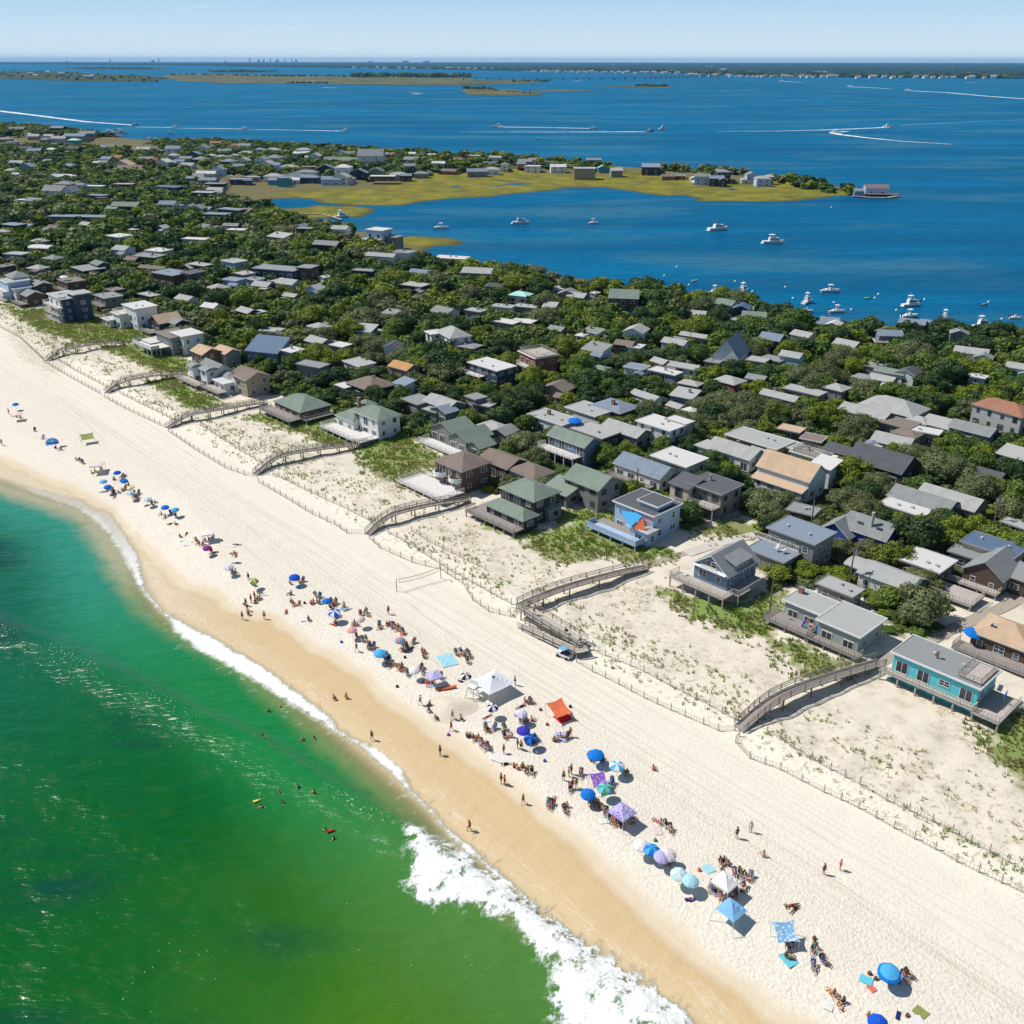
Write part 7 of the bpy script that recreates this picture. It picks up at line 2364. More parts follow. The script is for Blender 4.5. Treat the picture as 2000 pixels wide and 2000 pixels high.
def board(px, py, L, W, c, rz, label, cat='board', h=.3, name='rescue_board'):
    x, y, g = at(px, py, 0)
    m = MB()
    n = 14
    top, bot, mid = [], [], []
    for i in range(n + 1):
        t = -1 + 2 * i / n
        w = W / 2 * max(.03, (1 - abs(t) ** 2.6)) ** .7
        rock = .18 * abs(t) ** 3
        top.append(((t * L / 2, -w * .8, h + rock), (t * L / 2, w * .8, h + rock)))
        bot.append(((t * L / 2, -w, h * .5 + rock), (t * L / 2, w, h * .5 + rock)))
        mid.append(((t * L / 2, -w * .5, rock * .9), (t * L / 2, w * .5, rock * .9)))
    for i in range(n):
        for a, b in ((top, bot), (bot, mid)):
            for s in (0, 1):
                m.add([a[i][s], a[i + 1][s], b[i + 1][s], b[i][s]], [(0, 1, 2, 3)])
        m.add([top[i][0], top[i][1], top[i + 1][1], top[i + 1][0]], [(0, 1, 2, 3)])
        m.add([mid[i][0], mid[i][1], mid[i + 1][1], mid[i + 1][0]], [(0, 1, 2, 3)])
    o = empty(name, (x, y, g + .02), rz, label, cat)
    m.build('hull', cl(c), o)
    m = MB()
    m.box(.1, 0, h + .03, L * .25, W * .5, .04)
    m.build('deck_pad', cl('coral'), o)
    return o


board(872, 1346, 3.3, .8, 'orange', .25, 'orange rescue board lying right of the lavender canopy')
board(1345, 1757, .9, .5, 'navy', .2, 'pair-sized dark bodyboard lying below the aqua umbrellas', h=.08, name='bodyboard')
board(1352, 1758, .9, .5, 'navy', .25, 'second dark bodyboard just right of its twin below aqua umbrellas', h=.08, name='bodyboard')

# volleyball net
x0, y0, g0 = at(776, 1155, 0)
x1, y1, g1 = at(862, 1130, 0)
vn = empty('volleyball_net', (x0, y0, g0), 0, 'volleyball net sagging between two posts on bare sand', 'net')
dark = plain('net_cord', (0.10, 0.09, 0.08))
V0, V1 = Vector((0, 0, 0)), Vector((x1 - x0, y1 - y0, g1 - g0))
for V_ in (V0, V1):
    m = MB()
    m.tube(V_ - Vector((0, 0, .3)), V_ + Vector((0, 0, 2.5)), .06, n=8)
    m.build('post', dark, vn)
m = MB()
def np_(t, h):
    return V0 + (V1 - V0) * t + Vector((0, 0, h - .35 * math.sin(math.pi * t)))
for i in range(12):
    t0, t1 = .06 + .88 * i / 12, .06 + .88 * (i + 1) / 12
    m.beam(np_(t0, 2.38), np_(t1, 2.38), .06)
    m.beam(np_(t0, 1.62), np_(t1, 1.62), .05)
m.beam(np_(.06, 2.38), np_(.06, 1.62), .06)
m.beam(np_(.94, 2.38), np_(.94, 1.62), .06)
m.beam(V0 + Vector((0, 0, 2.4)), np_(.06, 2.38), .02)
m.beam(V1 + Vector((0, 0, 2.4)), np_(.94, 2.38), .02)
for i in range(44):
    t = .06 + .88 * (i + .5) / 44
    m.beam(np_(t, 2.36), np_(t, 1.64), .010)
m.build('net', dark, vn)

# heap of dug sand
x, y, g = at(882, 1383, 0)
m = MB()
n, k = 26, 7
P = []
for j in range(k + 1):
    for i in range(n):
        a = 2 * math.pi * i / n
        r = 4.2 * j / k * (1 + .10 * math.sin(3 * a + 1))
        hh = .7 * (math.cos(math.pi * min(1, j / k)) * .5 + .5) + .05 * math.sin(i * 2.1 + j * 3) * (1 - j / k) * (j > 0)
        P.append((r * math.cos(a), r * math.sin(a) * .8, hh - .12 * (j == k)))
P = [(a, b, c + float(gz(np.array([x + a]), np.array([y + b]))[0]) - g) for a, b, c in P]
for j in range(k):
    for i in range(n):
        m.add([P[j * n + i], P[(j + 1) * n + i], P[(j + 1) * n + (i + 1) % n], P[j * n + (i + 1) % n]], [(0, 1, 2, 3)])
tag(m.build('sand_mound', plain('mound_sand', (0.56, 0.50, 0.405), .95, .1, .14, 2.5), None, (x, y, g), smooth=True), 'broad low mound of dug sand below the lifeguard chair', 'mound')

# utility cart parked at the foot of the ramp
x, y, g = at(1103, 1283, 0)
uc = empty('beach_cart', (x, y, g), ANG + 3.3, 'white and blue utility cart parked below the boardwalk ramp', 'vehicle')
uc.scale = (.85, .85, .8)
m = MB(); m.box(0, 0, .62, 3.0, 1.35, .4); m.box(.95, 0, .98, 1.0, 1.35, .36); m.build('body', wp_, uc)
m = MB(); m.box(-.75, 0, .88, 1.4, 1.2, .1); m.build('cargo_bed', plain('cart_bed', (0.12, 0.12, 0.12)), uc)
m = MB(); m.box(.2, 0, 1.95, 1.4, 1.35, .07); m.build('roof', cl('light blue'), uc)
for a, b in ((-.4, -.6), (-.4, .6), (.8, -.6), (.8, .6)):
    m = MB(); m.beam((a, b, .8), (a, b, 1.93), .05); m.build('roof_post', plain('cart_bar', (0.1, 0.1, 0.1)), uc)
for a, b in ((-1.0, -.7), (-1.0, .7), (1.0, -.7), (1.0, .7)):
    m = MB(); m.tube((a, b - .11, .3), (a, b + .11, .3), .32, n=14); m.build('wheel', plain('tyre_rubber', (0.02, 0.02, 0.02)), uc)
m = MB(); m.box(.25, 0, 1.0, .5, 1.2, .35); m.build('seat', cl('navy'), uc)

# shade sails on the mural house terrace
def tri_sail(pts, c, label):
    P = []
    for px, py, h in pts:
        x, y, g = at(px, py, h)
        P.append(Vector((x, y, g + h)))
    c0 = sum(P, Vector()) / 3
    o = empty('shade_sail', (c0.x, c0.y, c0.z), 0, label, 'shade sail')
    m = MB()
    n = 6
    def s(i, j):
        a, b = i / n, j / n
        p = P[0] * (1 - a - b) + P[1] * a + P[2] * b
        pull = a * b * (1 - a - b) * 3 + (a * b + b * (1 - a - b) + a * (1 - a - b)) * .35
        q = p + (c0 - p) * pull * .6 - c0
        q.z -= pull * .35
        return q
    for i in range(n):
        for j in range(n - i):
            m.add([s(i, j), s(i + 1, j), s(i, j + 1)], [(0, 1, 2)])
            if i + j < n - 1:
                m.add([s(i + 1, j), s(i + 1, j + 1), s(i, j + 1)], [(0, 1, 2)])
    m.build('cloth', cl(c), o)
    m = MB()
    m.tube(P[0] - c0, Vector((P[0].x - c0.x, P[0].y - c0.y, -c0.z + .8)), .05, n=6)
    m.build('pole', wp_, o)


tri_sail([(1232, 1030, 3.8), (1212, 996, 5.2), (1262, 1003, 5.2)], 'sky blue', 'bright blue triangular shade sail over the pale blue house terrace')
tri_sail([(1236, 1032, 3.4), (1258, 1009, 5.4), (1262, 1040, 3.0)], 'orange', 'orange triangular shade sail beside the blue one')

# towels, sheets, chairs, bags
towel(875, 1290, 'pale aqua', 2.6, 3.4, .4, 'big aqua beach sheet spread on empty sand', 'aqua')
for q in ((1544, 1873, 'aqua', 1.6, 1.7), (1693, 1914, 'aqua', 1.0, 1.3), (1704, 1930, 'coral', .7, .9), (1097, 1440, 'lavender', 1.6, 2.2), (979, 1482, 'white', 1.6, 2.4), (598, 1211, 'white', .9, 1.7), (357, 1056, 'white', 1.0, 1.4), (368, 1064, 'white', 1.2, 1.5), (378, 1056, 'white', 1, 1.6), (455, 1066, 'white', 1.2, 1.6),
          (519, 1161, 'white', .9, 1.7), (1286, 1623, 'pale pink', 1.0, 1.4), (951, 1404, 'white', 1, 1.8), (673, 1190, 'light blue', .9, 1.5), (841, 1341, 'aqua', .6, 1.0), (838, 1338, 'coral', .8, 1.2), (1621, 1963, 'white', .9, 1.3), (782, 1302, 'green', .8, 1.6), (820, 1327, 'white', 1.1, 1.4),
          (1385, 1697, 'pale aqua', 1.3, 1.3), (1397, 1717, 'white', .8, 1.2), (1800, 1977, 'olive green', 1.1, 1.3), (1793, 1994, 'white', 1.2, 1.1), (1756, 1983, 'navy', .4, 1.0), (583, 1147, 'teal' if False else 'aqua', .8, .7), (787, 1239, 'orange', .8, 1.1), (1144, 1464, 'white', .7, 1.2), (1182, 1603, 'white', 1.0, 1.3)):
    towel(*q)
for q in ((668, 1255, 'blue'), (1065, 1487, 'blue'), (1050, 1470, 'white'), (1070, 1416, 'brown'), (1057, 1387, 'brown'), (777, 1342, 'black'), (1115, 1381, 'black'), (1281, 1642, 'green'), (1367, 1700, 'orange'), (1412, 1699, 'brown'), (1446, 1696, 'brown'), (1592, 1833, 'brown'), (596, 1179, 'black'), (792, 1285, 'black'), (1722, 1910, 'green'), (1712, 1912, 'brown'), (877, 1436, 'purple'), (244, 944, 'red'), (270, 981, 'red'), (1228, 1593, 'red'), (1700, 1902, 'brown'), (434, 1057, 'black'), (1032, 1416, 'aqua'), (1588, 1852, 'black'), (1774, 1984, 'brown')):
    bag(*q)
for q in ((224, 938, 'navy', 1), (413, 1056, 'white', 1), (1011, 1399, 'blue', 1), (1046, 1441, 'blue', 1), (1236, 1606, 'red', 1), (1310, 1682, 'blue', 1), (1432, 1749, 'red', 1), (1452, 1739, 'navy', 1), (1547, 1848, 'navy', 1), (900, 1331, 'black', 1), (1190, 1530, 'blue', 1)):
    bag(*q)

R_ = 'reclining'
PEOPLE = [(5, 871, 'standing', 'green'), (19, 811, 'standing', 'red'), (34, 816, 'sitting', 'black'), (41, 818, 'sitting', 'red'), (69, 843, R_, 'navy'), (85, 858, R_, 'navy'), (110, 877, 'sitting', 'black'), (119, 880, R_, 'red'), (124, 874, 'lying', 'black'), (158, 903, R_, 'black'), (163, 906, R_, 'green'), (150, 900, 'sitting', 'white'),
          (181, 926, 'sitting', 'red'), (187, 923, 'sitting', 'white'), (198, 918, 'sitting', 'black'), (239, 934, R_, 'navy'), (244, 931, 'sitting', 'black'), (224, 938, 'sitting', 'black'), (252, 949, 'sitting', 'black'), (245, 957, R_, 'black'), (240, 960, 'sitting', 'pink'), (220, 961, R_, 'navy'), (224, 966, R_, 'black'), (233, 964, 'sitting', 'red'), (204, 962, 'lying', 'orange'),
          (262, 967, R_, 'navy'), (268, 974, R_, 'black'), (264, 972, 'sitting', 'red'), (272, 966, R_, 'navy'), (225, 972, 'lying', 'pink'), (298, 986, R_, 'black'), (304, 983, 'sitting', 'navy'), (290, 988, 'lying', 'black'), (316, 1006, 'sitting', 'black'), (324, 1012, 'sitting', 'blue'), (344, 1011, R_, 'navy'), (336, 1005, R_, 'black'), (335, 1024, 'lying', 'red'), (344, 1026, 'sitting', 'orange'),
          (365, 1044, 'lying', 'black'), (353, 1050, 'sitting', 'navy'), (385, 1058, 'sitting', 'orange'), (390, 1064, 'sitting', 'red'), (396, 1066, R_, 'blue'), (383, 1056, 'sitting', 'teal'), (417, 1054, R_, 'black'), (409, 1055, 'sitting', 'black'), (402, 1058, 'sitting', 'blue'), (414, 1080, R_, 'navy'), (419, 1081, 'lying', 'black'), (463, 1065, 'lying', 'black'), (459, 1083, 'sitting', 'red'), (454, 1084, 'lying', 'orange'), (462, 1086, 'lying', 'red'), (463, 1101, 'lying', 'navy'),
          (455, 1121, R_, 'navy'), (461, 1119, 'sitting', 'black'), (487, 1135, 'standing', 'navy'), (494, 1142, R_, 'navy'), (498, 1145, 'sitting', 'teal'), (482, 1184, 'walking', 'black'), (477, 1183, 'crouching', 'black'), (492, 1178, 'standing', 'red'), (499, 1172, 'standing', 'pink'), (485, 1194, 'walking', 'black'), (475, 1211, 'standing', 'black'), (487, 1203, 'crouching', 'navy'),
          (585, 1138, R_, 'black'), (592, 1137, R_, 'navy'), (568, 1141, 'sitting', 'white'), (512, 1160, 'lying', 'black'), (504, 1172, 'sitting', 'orange'), (500, 1178, 'sitting', 'red'), (509, 1170, 'sitting', 'green'), (569, 1162, 'sitting', 'navy'), (574, 1181, 'sitting', 'orange'), (570, 1178, 'sitting', 'red'), (580, 1184, 'lying', 'orange'), (585, 1178, 'lying', 'red'), (560, 1195, 'lying', 'red'), (518, 1210, 'standing', 'red'),
          (619, 1166, R_, 'teal'), (626, 1168, R_, 'blue'), (609, 1181, 'sitting', 'red'), (613, 1178, 'sitting', 'orange'), (621, 1177, 'sitting', 'red'), (625, 1180, 'sitting', 'pink'), (645, 1181, R_, 'black'), (650, 1179, R_, 'navy'), (657, 1180, R_, 'orange'), (652, 1184, 'sitting', 'red'), (646, 1187, 'sitting', 'black'), (673, 1185, 'sitting', 'red'), (680, 1192, 'lying', 'blue'), (604, 1212, 'sitting', 'black'), (652, 1221, 'lying', 'red'), (657, 1219, 'sitting', 'coral' if False else 'red'),
          (662, 1203, R_, 'navy'), (657, 1207, R_, 'black'), (705, 1203, R_, 'red'), (714, 1199, R_, 'black'), (719, 1203, R_, 'navy'), (760, 1200, 'standing', 'red'), (692, 1221, R_, 'navy'), (698, 1223, 'sitting', 'pink'), (697, 1243, 'sitting', 'black'), (742, 1224, R_, 'black'), (745, 1228, 'sitting', 'red'), (757, 1222, 'sitting', 'orange'), (762, 1221, 'sitting', 'red'), (767, 1226, R_, 'white'), (774, 1228, R_, 'blue'), (778, 1231, 'sitting', 'red'), (783, 1234, 'sitting', 'orange'), (789, 1238, R_, 'black'), (779, 1226, 'sitting', 'orange'),
          (710, 1253, R_, 'teal'), (717, 1253, R_, 'green'), (725, 1268, R_, 'blue'), (731, 1266, R_, 'navy'), (720, 1267, 'sitting', 'blue'), (808, 1257, R_, 'black'), (787, 1259, R_, 'black'), (792, 1262, 'sitting', 'red'), (797, 1266, R_, 'navy'), (788, 1270, 'sitting', 'teal'), (803, 1268, 'lying', 'black'), (793, 1273, 'sitting', 'black'), (826, 1274, 'sitting', 'orange'), (831, 1276, 'sitting', 'pink'), (829, 1286, 'sitting', 'yellow'), (698, 1273, 'walking', 'black'),
          (893, 1279, R_, 'teal'), (903, 1277, R_, 'black'), (907, 1281, 'sitting', 'red'), (915, 1280, R_, 'blue'), (918, 1284, R_, 'teal'), (915, 1295, R_, 'navy'), (752, 1287, R_, 'black'), (758, 1284, R_, 'black'), (760, 1291, R_, 'navy'), (757, 1299, 'sitting', 'black'), (763, 1302, 'sitting', 'black'), (770, 1300, 'sitting', 'white'), (776, 1304, 'sitting', 'yellow'), (781, 1306, 'sitting', 'orange'), (786, 1303, 'sitting', 'red'), (783, 1311, 'sitting', 'pink'), (792, 1309, 'lying', 'orange'), (797, 1319, R_, 'green'), (822, 1308, R_, 'blue'), (828, 1316, R_, 'black'),
          (827, 1333, 'sitting', 'navy'), (839, 1333, 'sitting', 'red'), (845, 1335, 'sitting', 'orange'), (857, 1322, R_, 'blue'), (863, 1325, R_, 'navy'), (822, 1378, 'walking', 'black'), (838, 1381, 'crouching', 'black'), (840, 1390, 'crouching', 'red'), (855, 1405, 'crouching', 'red'), (885, 1406, 'walking', 'black'), (883, 1427, 'walking', 'red'), (904, 1408, 'crouching', 'black'), (953, 1401, 'lying', 'orange'), (949, 1425, R_, 'black'), (954, 1428, 'sitting', 'black'), (966, 1425, R_, 'blue'), (988, 1426, R_, 'teal'), (987, 1441, R_, 'navy'),
          (914, 1440, 'sitting', 'black'), (920, 1439, 'sitting', 'navy'), (926, 1444, 'sitting', 'red'), (931, 1446, 'sitting', 'red'), (937, 1450, 'sitting', 'blue'), (940, 1455, R_, 'white'), (946, 1457, 'sitting', 'red'), (950, 1462, R_, 'blue'), (956, 1464, R_, 'pink'), (935, 1443, 'sitting', 'orange'), (985, 1472, 'standing', 'red'), (992, 1493, 'lying', 'black'), (861, 1476, 'standing', 'navy'), (728, 1446, 'walking', 'black'), (657, 1367, 'crouching', 'red'), (676, 1363, 'crouching', 'orange'),
          (919, 1623, 'walking', 'red'), (980, 1531, 'standing', 'navy'), (987, 1534, 'standing', 'red'), (1027, 1371, 'sitting', 'orange'), (1034, 1375, 'sitting', 'red'), (1040, 1373, R_, 'black'), (1018, 1381, 'lying', 'navy'), (1007, 1338, 'standing', 'navy'), (1018, 1409, R_, 'black'), (1025, 1413, R_, 'navy'), (1031, 1411, 'sitting', 'red'), (1040, 1408, 'sitting', 'pink'), (1012, 1462, 'standing', 'orange'), (1019, 1465, 'standing', 'black'), (1034, 1447, R_, 'blue'), (1040, 1450, R_, 'black'), (1049, 1446, R_, 'navy'), (1000, 1440, 'sitting', 'red'),
          (1084, 1448, 'sitting', 'red'), (1090, 1446, 'sitting', 'orange'), (1109, 1443, R_, 'black'), (1096, 1440, 'sitting', 'white'), (1115, 1439, 'standing', 'orange'), (1155, 1485, R_, 'blue'), (1172, 1484, R_, 'blue'), (1179, 1485, 'sitting', 'black'), (1005, 1499, 'sitting', 'red'), (1012, 1503, 'sitting', 'orange'), (1022, 1499, 'sitting', 'red'), (1028, 1510, 'sitting', 'pink'), (1033, 1505, 'sitting', 'black'), (1040, 1511, R_, 'black'),
          (1102, 1524, 'standing', 'black'), (1112, 1517, 'standing', 'yellow'), (1117, 1512, 'standing', 'black'), (1119, 1541, 'standing', 'red'), (1127, 1539, 'standing', 'yellow'), (1115, 1544, R_, 'black'), (1136, 1515, R_, 'blue'), (1221, 1513, R_, 'red'), (1226, 1511, 'sitting', 'black'), (1277, 1504, 'sitting', 'pink'), (1023, 1571, 'walking', 'black'), (1072, 1573, R_, 'teal'), (1078, 1576, R_, 'pink'), (1083, 1564, 'lying', 'red'), (1105, 1586, R_, 'black'), (1108, 1576, 'sitting', 'green'),
          (1153, 1566, R_, 'black'), (1160, 1565, 'sitting', 'red'), (1165, 1570, 'sitting', 'orange'), (1170, 1573, 'sitting', 'pink'), (1168, 1580, 'sitting', 'orange'), (1176, 1580, 'sitting', 'red'), (1184, 1590, R_, 'black'), (1180, 1583, 'sitting', 'blue'), (1192, 1600, R_, 'black'), (1198, 1604, 'sitting', 'red'), (1202, 1609, R_, 'orange'), (1208, 1612, 'sitting', 'blue'), (1214, 1614, R_, 'black'), (1228, 1600, R_, 'navy'), (1237, 1600, 'sitting', 'red'), (1232, 1609, 'sitting', 'yellow'), (1197, 1532, R_, 'blue'),
          (1286, 1606, 'lying', 'pink'), (1292, 1608, 'sitting', 'white'), (1303, 1616, R_, 'black'), (1311, 1623, R_, 'white'), (1440, 1637, 'standing', 'navy'), (1467, 1625, 'standing', 'white'), (1492, 1672, 'sitting', 'white'), (1408, 1684, 'sitting', 'red'), (1413, 1688, R_, 'black'), (1423, 1690, 'sitting', 'orange'), (1302, 1680, R_, 'black'), (1308, 1684, R_, 'blue'), (1297, 1685, 'sitting', 'red'), (1390, 1735, R_, 'blue'), (1396, 1741, 'sitting', 'orange'), (1400, 1748, R_, 'black'), (1408, 1755, R_, 'orange'),
          (1425, 1745, R_, 'red'), (1432, 1742, 'sitting', 'pink'), (1437, 1749, R_, 'blue'), (1436, 1711, R_, 'teal'), (1452, 1714, R_, 'navy'), (1460, 1717, R_, 'blue'), (1467, 1716, R_, 'blue'), (1453, 1735, R_, 'navy'), (1610, 1707, 'standing', 'black'), (1642, 1699, 'standing', 'pink'), (1548, 1769, 'lying', 'red'), (1553, 1777, 'lying', 'black'), (1539, 1843, R_, 'red'), (1548, 1845, R_, 'black'), (1537, 1869, 'sitting', 'teal'), (1545, 1872, 'sitting', 'green'), (1590, 1857, R_, 'black'), (1601, 1862, R_, 'white'),
          (1611, 1881, R_, 'blue'), (1590, 1892, R_, 'blue'), (1738, 1913, 'sitting', 'pink'), (1768, 1912, R_, 'blue'), (1776, 1907, R_, 'red'), (1624, 1941, 'lying', 'orange'), (1631, 1943, 'sitting', 'black'), (1640, 1961, 'lying', 'orange'), (1648, 1958, 'sitting', 'black'), (1698, 1987, 'sitting', 'orange'), (1757, 1920, 'sitting', 'blue')]
CC = ['navy', 'blue', 'black', 'aqua', 'green', 'white', 'sky blue', 'brown']
for i, q in enumerate(PEOPLE):
    if q[2] == R_:
        rz = chair(q[0], q[1], CC[(i * 7) % 8])
        person(q[0], q[1], q[2], q[3], turn=rz)
    else:
        person(*q)
for q in ((1044, 1199, 'walking', 'black', 1.7), (1109, 1235, 'crouching', 'black', 1.5), (1132, 1254, 'crouching', 'teal', 1.3)):
    person(q[0], q[1], q[2], q[3], h=q[4], marks=[(1110, 1260, 'end of the boardwalk ramp'), (1030, 1190, 'top of the boardwalk ramp')])
person(1454, 1143, 'standing', 'pink', h=1.9, label='person in pink standing on the side deck of blue gabled house')
person(1376, 1134, 'reclining', 'blue', h=1.9, label='person in blue sitting on the front deck of blue gabled house')
for q in ((1098, 869, 'pink'), (1108, 873, 'red'), (1118, 878, 'navy')):
    person(q[0], q[1], 'reclining', q[2], h=2.7, marks=[(1122, 850, 'middle of the sun-terrace house')], turn=-.6)
SW = [(549, 1382, 'swimming', 'red'), (526, 1391, 'swimming', 'black'), (514, 1438, 'swimming', 'red'), (518, 1446, 'swimming', 'pink'), (592, 1446, 'swimming', 'black'), (615, 1443, 'swimming', 'navy'), (545, 1548, 'swimming', 'black'), (583, 1536, 'swimming', 'blue'), (615, 1547, 'swimming', 'red'), (552, 1568, 'swimming', 'navy'), (512, 1577, 'swimming', 'yellow'), (638, 1624, 'swimming', 'blue'), (653, 1638, 'swimming', 'black'), (899, 1685, 'swimming', 'red')]
SEA_MARKS = [(504, 1567, 'pale yellow board'), (648, 1628, 'red float board'), (899, 1700, 'breaking white wave'), (560, 1400, 'swash left of the wet sand')]
for q in SW:
    person(*q, marks=SEA_MARKS, wat=True)


def water_board(px, py, c, rz, label):
    x, y = raw_at(px, py, WZ)
    m = MB()
    m.tube((-.5, 0, 0), (.4, 0, .06), .22, .18, 10)
    for i, (a, b, c_) in enumerate(m.v):
        m.v[i] = (a, b, c_ * .35)
    m.tube((.4, 0, .02), (.6, 0, .08), .07, .02, 8)
    o = m.build('float_board', cl(c), None, (x, y, float(swell(*to_st(np.array([x]), np.array([y])))[0]) + .12), rz, smooth=True)
    tag(o, label, 'board')


water_board(504, 1567, 'yellow', .5, 'pale yellow float board beside a swimmer')
water_board(648, 1628, 'red', .2, 'red and white float board held between two bathers')

# chairs and furniture on the decks
for i, q in enumerate(((1569, 1224, 'indigo'), (1575, 1226, 'green'), (1583, 1229, 'pink'), (1596, 1234, 'blue'), (1556, 1198, 'green'), (1602, 1214, 'white'), (1590, 1210, 'white'))):
    chair(q[0], q[1], q[2], rz=-.8 + .1 * i, h=.9, marks=HOUSE_MARKS)
for i, q in enumerate(((672, 826, 'white'), (682, 830, 'white'), (694, 835, 'white'), (664, 820, 'black'), (975, 986, 'sky blue'), (985, 990, 'sky blue'), (1000, 997, 'sky blue'), (868, 930, 'white'), (856, 920, 'white'), (845, 925, 'white'), (1952, 1350, 'white'), (1935, 1338, 'navy'), (1925, 1332, 'navy'), (1338, 1125, 'white'), (300, 663, 'white'), (312, 668, 'white'), (1517, 1072, 'white'), (1530, 1077, 'white'), (896, 875, 'white'), (912, 880, 'navy'), (900, 868, 'black'))):
    hh = {672: .9, 682: .9, 694: .9, 664: .9, 975: 1.1, 985: 1.1, 1000: 1.1, 1952: 1.6, 1935: 1.6, 1925: 1.6, 1338: 1.9, 300: 2.7, 312: 2.7, 1517: 3.4, 1530: 3.4}.get(q[0], .9)
    chair(q[0], q[1], q[2], rz=-.8, h=hh, marks=HOUSE_MARKS)

# ---------------------------------------------------------------- boats
def loft(L, W, H, n=12, bow=.9, mi=0):
    m = MB()
    S = []
    for i in range(n + 1):
        t = i / n
        w = W / 2 * (1 - max(0, (t - .45) / .55) ** 2.2) * (.92 + .08 * min(1, t * 4))
        w = max(w, .03)
        sh = H * (1 + .30 * t * t)
        x = -L / 2 + L * t
        fl = .75
        S.append([(x, -w, sh), (x, -w * .96, sh * .55), (x - .05 * L * t * 0, -w * fl * .8, .05), (x, 0, -.25 + .2 * t ** 4), (x, w * fl * .8, .05), (x, w * .96, sh * .55), (x, w, sh)])
    for i in range(n):
        for j in range(6):
            m.add([S[i][j], S[i + 1][j], S[i + 1][j + 1], S[i][j + 1]], [(0, 1, 2, 3)])
    m.add(S[0], [tuple(range(7))])
    d = MB()
    for i in range(n):
        k = .93
        a, b = S[i], S[i + 1]
        d.add([(a[0][0], a[0][1] * k, a[0][2] - .12), (a[6][0], a[6][1] * k, a[6][2] - .12), (b[6][0], b[6][1] * k, b[6][2] - .12), (b[0][0], b[0][1] * k, b[0][2] - .12)], [(0, 1, 2, 3)])
    return m, d


def boat(px, py, L, kind, head, label, hullc='white', topc='white'):
    x, y = raw_at(px, py, WZ)
    par = empty('boat', (x, y, WZ), head, label, 'boat', 'boats on the bay')
    W, H = L * .30, L * .11 + .2
    hm, dm = loft(L, W, H)
    gel = plain('gelcoat_' + hullc.replace(' ', '_'), {'white': (0.78, 0.78, 0.77), 'dark': (0.05, 0.06, 0.09), 'green': (0.03, 0.45, 0.15), 'grey': (0.5, 0.5, 0.5)}[hullc], .35, .5, .03)
    wht = plain('gelcoat_white', (0.78, 0.78, 0.77), .35, .5, .03)
    hm.build('hull', gel, par, smooth=False)
    dm.build('deck', plain('boat_deck', (0.62, 0.60, 0.56)), par)
    top = plain('boat_top_' + topc, {'white': (0.74, 0.74, 0.73), 'dark': (0.04, 0.045, 0.06), 'tan': (0.4, 0.33, 0.22)}[topc])
    if kind in ('console', 'small'):
        m = MB(); m.box(0, 0, H + .45, L * .12, W * .35, .9); m.build('console', wht, par)
        m = MB(); m.tube((-L * .52, 0, .1), (-L * .5, 0, H + .5), .13, .2, 8); m.box(-L * .52, 0, H + .55, .5, .35, .45); m.build('outboard_motor', plain('motor_black', (0.03, 0.03, 0.03)), par)
        m = MB(); m.box(-L * .2, 0, H + .2, L * .10, W * .6, .4); m.build('seat', wht, par)
        if kind == 'console':
            m = MB(); m.box(-.1, 0, H + 2.0, L * .25, W * .7, .08); m.build('canopy_top', top, par)
            for sx_, sy_ in ((-1, -1), (1, -1), (1, 1), (-1, 1)):
                m = MB(); m.beam((sx_ * L * .1, sy_ * W * .3, H), (sx_ * L * .1 - .1, sy_ * W * .3, H + 1.96), .05); m.build('canopy_post', wht, par)
    elif kind == 'cruiser':
        m = MB()
        for (x0_, x1_, w_, z0_, z1_) in ((-L * .22, L * .24, W * .74, H - .1, H + 1.5),):
            m.add([(x0_, -w_ / 2, z0_), (x1_ + .6, -w_ * .35, z0_), (x1_ + .6, w_ * .35, z0_), (x0_, w_ / 2, z0_), (x0_, -w_ * .45, z1_), (x1_ - .3, -w_ * .35, z1_), (x1_ - .3, w_ * .35, z1_), (x0_, w_ * .45, z1_)], [(0, 1, 5, 4), (1, 2, 6, 5), (2, 3, 7, 6), (3, 0, 4, 7), (4, 5, 6, 7)])
        cb = m.build('cabin', wht, par)
        m = MB(); m.box(-.1, 0, H + 1.0, L * .40, W * .76, .42); m.build('cabin_window', glass(), cb)
        m = MB(); m.box(-L * .08, 0, H + 1.75, L * .2, W * .5, .5); m.build('flybridge', wht, par)
        m = MB(); m.box(-L * .10, 0, H + 3.1, L * .26, W * .66, .1); m.build('canopy_top', top, par)
        for sx_, sy_ in ((-1, -1), (1, -1), (1, 1), (-1, 1)):
            m = MB(); m.beam((-L * .1 + sx_ * L * .11, sy_ * W * .28, H + 1.4), (-L * .1 + sx_ * L * .11, sy_ * W * .3, H + 3.08), .06); m.build('canopy_post', wht, par)
        m = MB(); m.box(-L * .54, 0, .25, L * .08, W * .8, .1); m.build('swim_platform', plain('boat_deck', (0.62, 0.60, 0.56)), par)
        m = MB(); m.tube((-L * .12, 0, H + 3.1), (-L * .12, 0, H + 4.3), .04, n=5); m.build('antenna', wht, par)
    elif kind == 'sled':
        m = MB(); m.box(-L * .1, 0, H * .9, L * .12, W * .5, .15); m.build('thwart', wht, par)
    return par


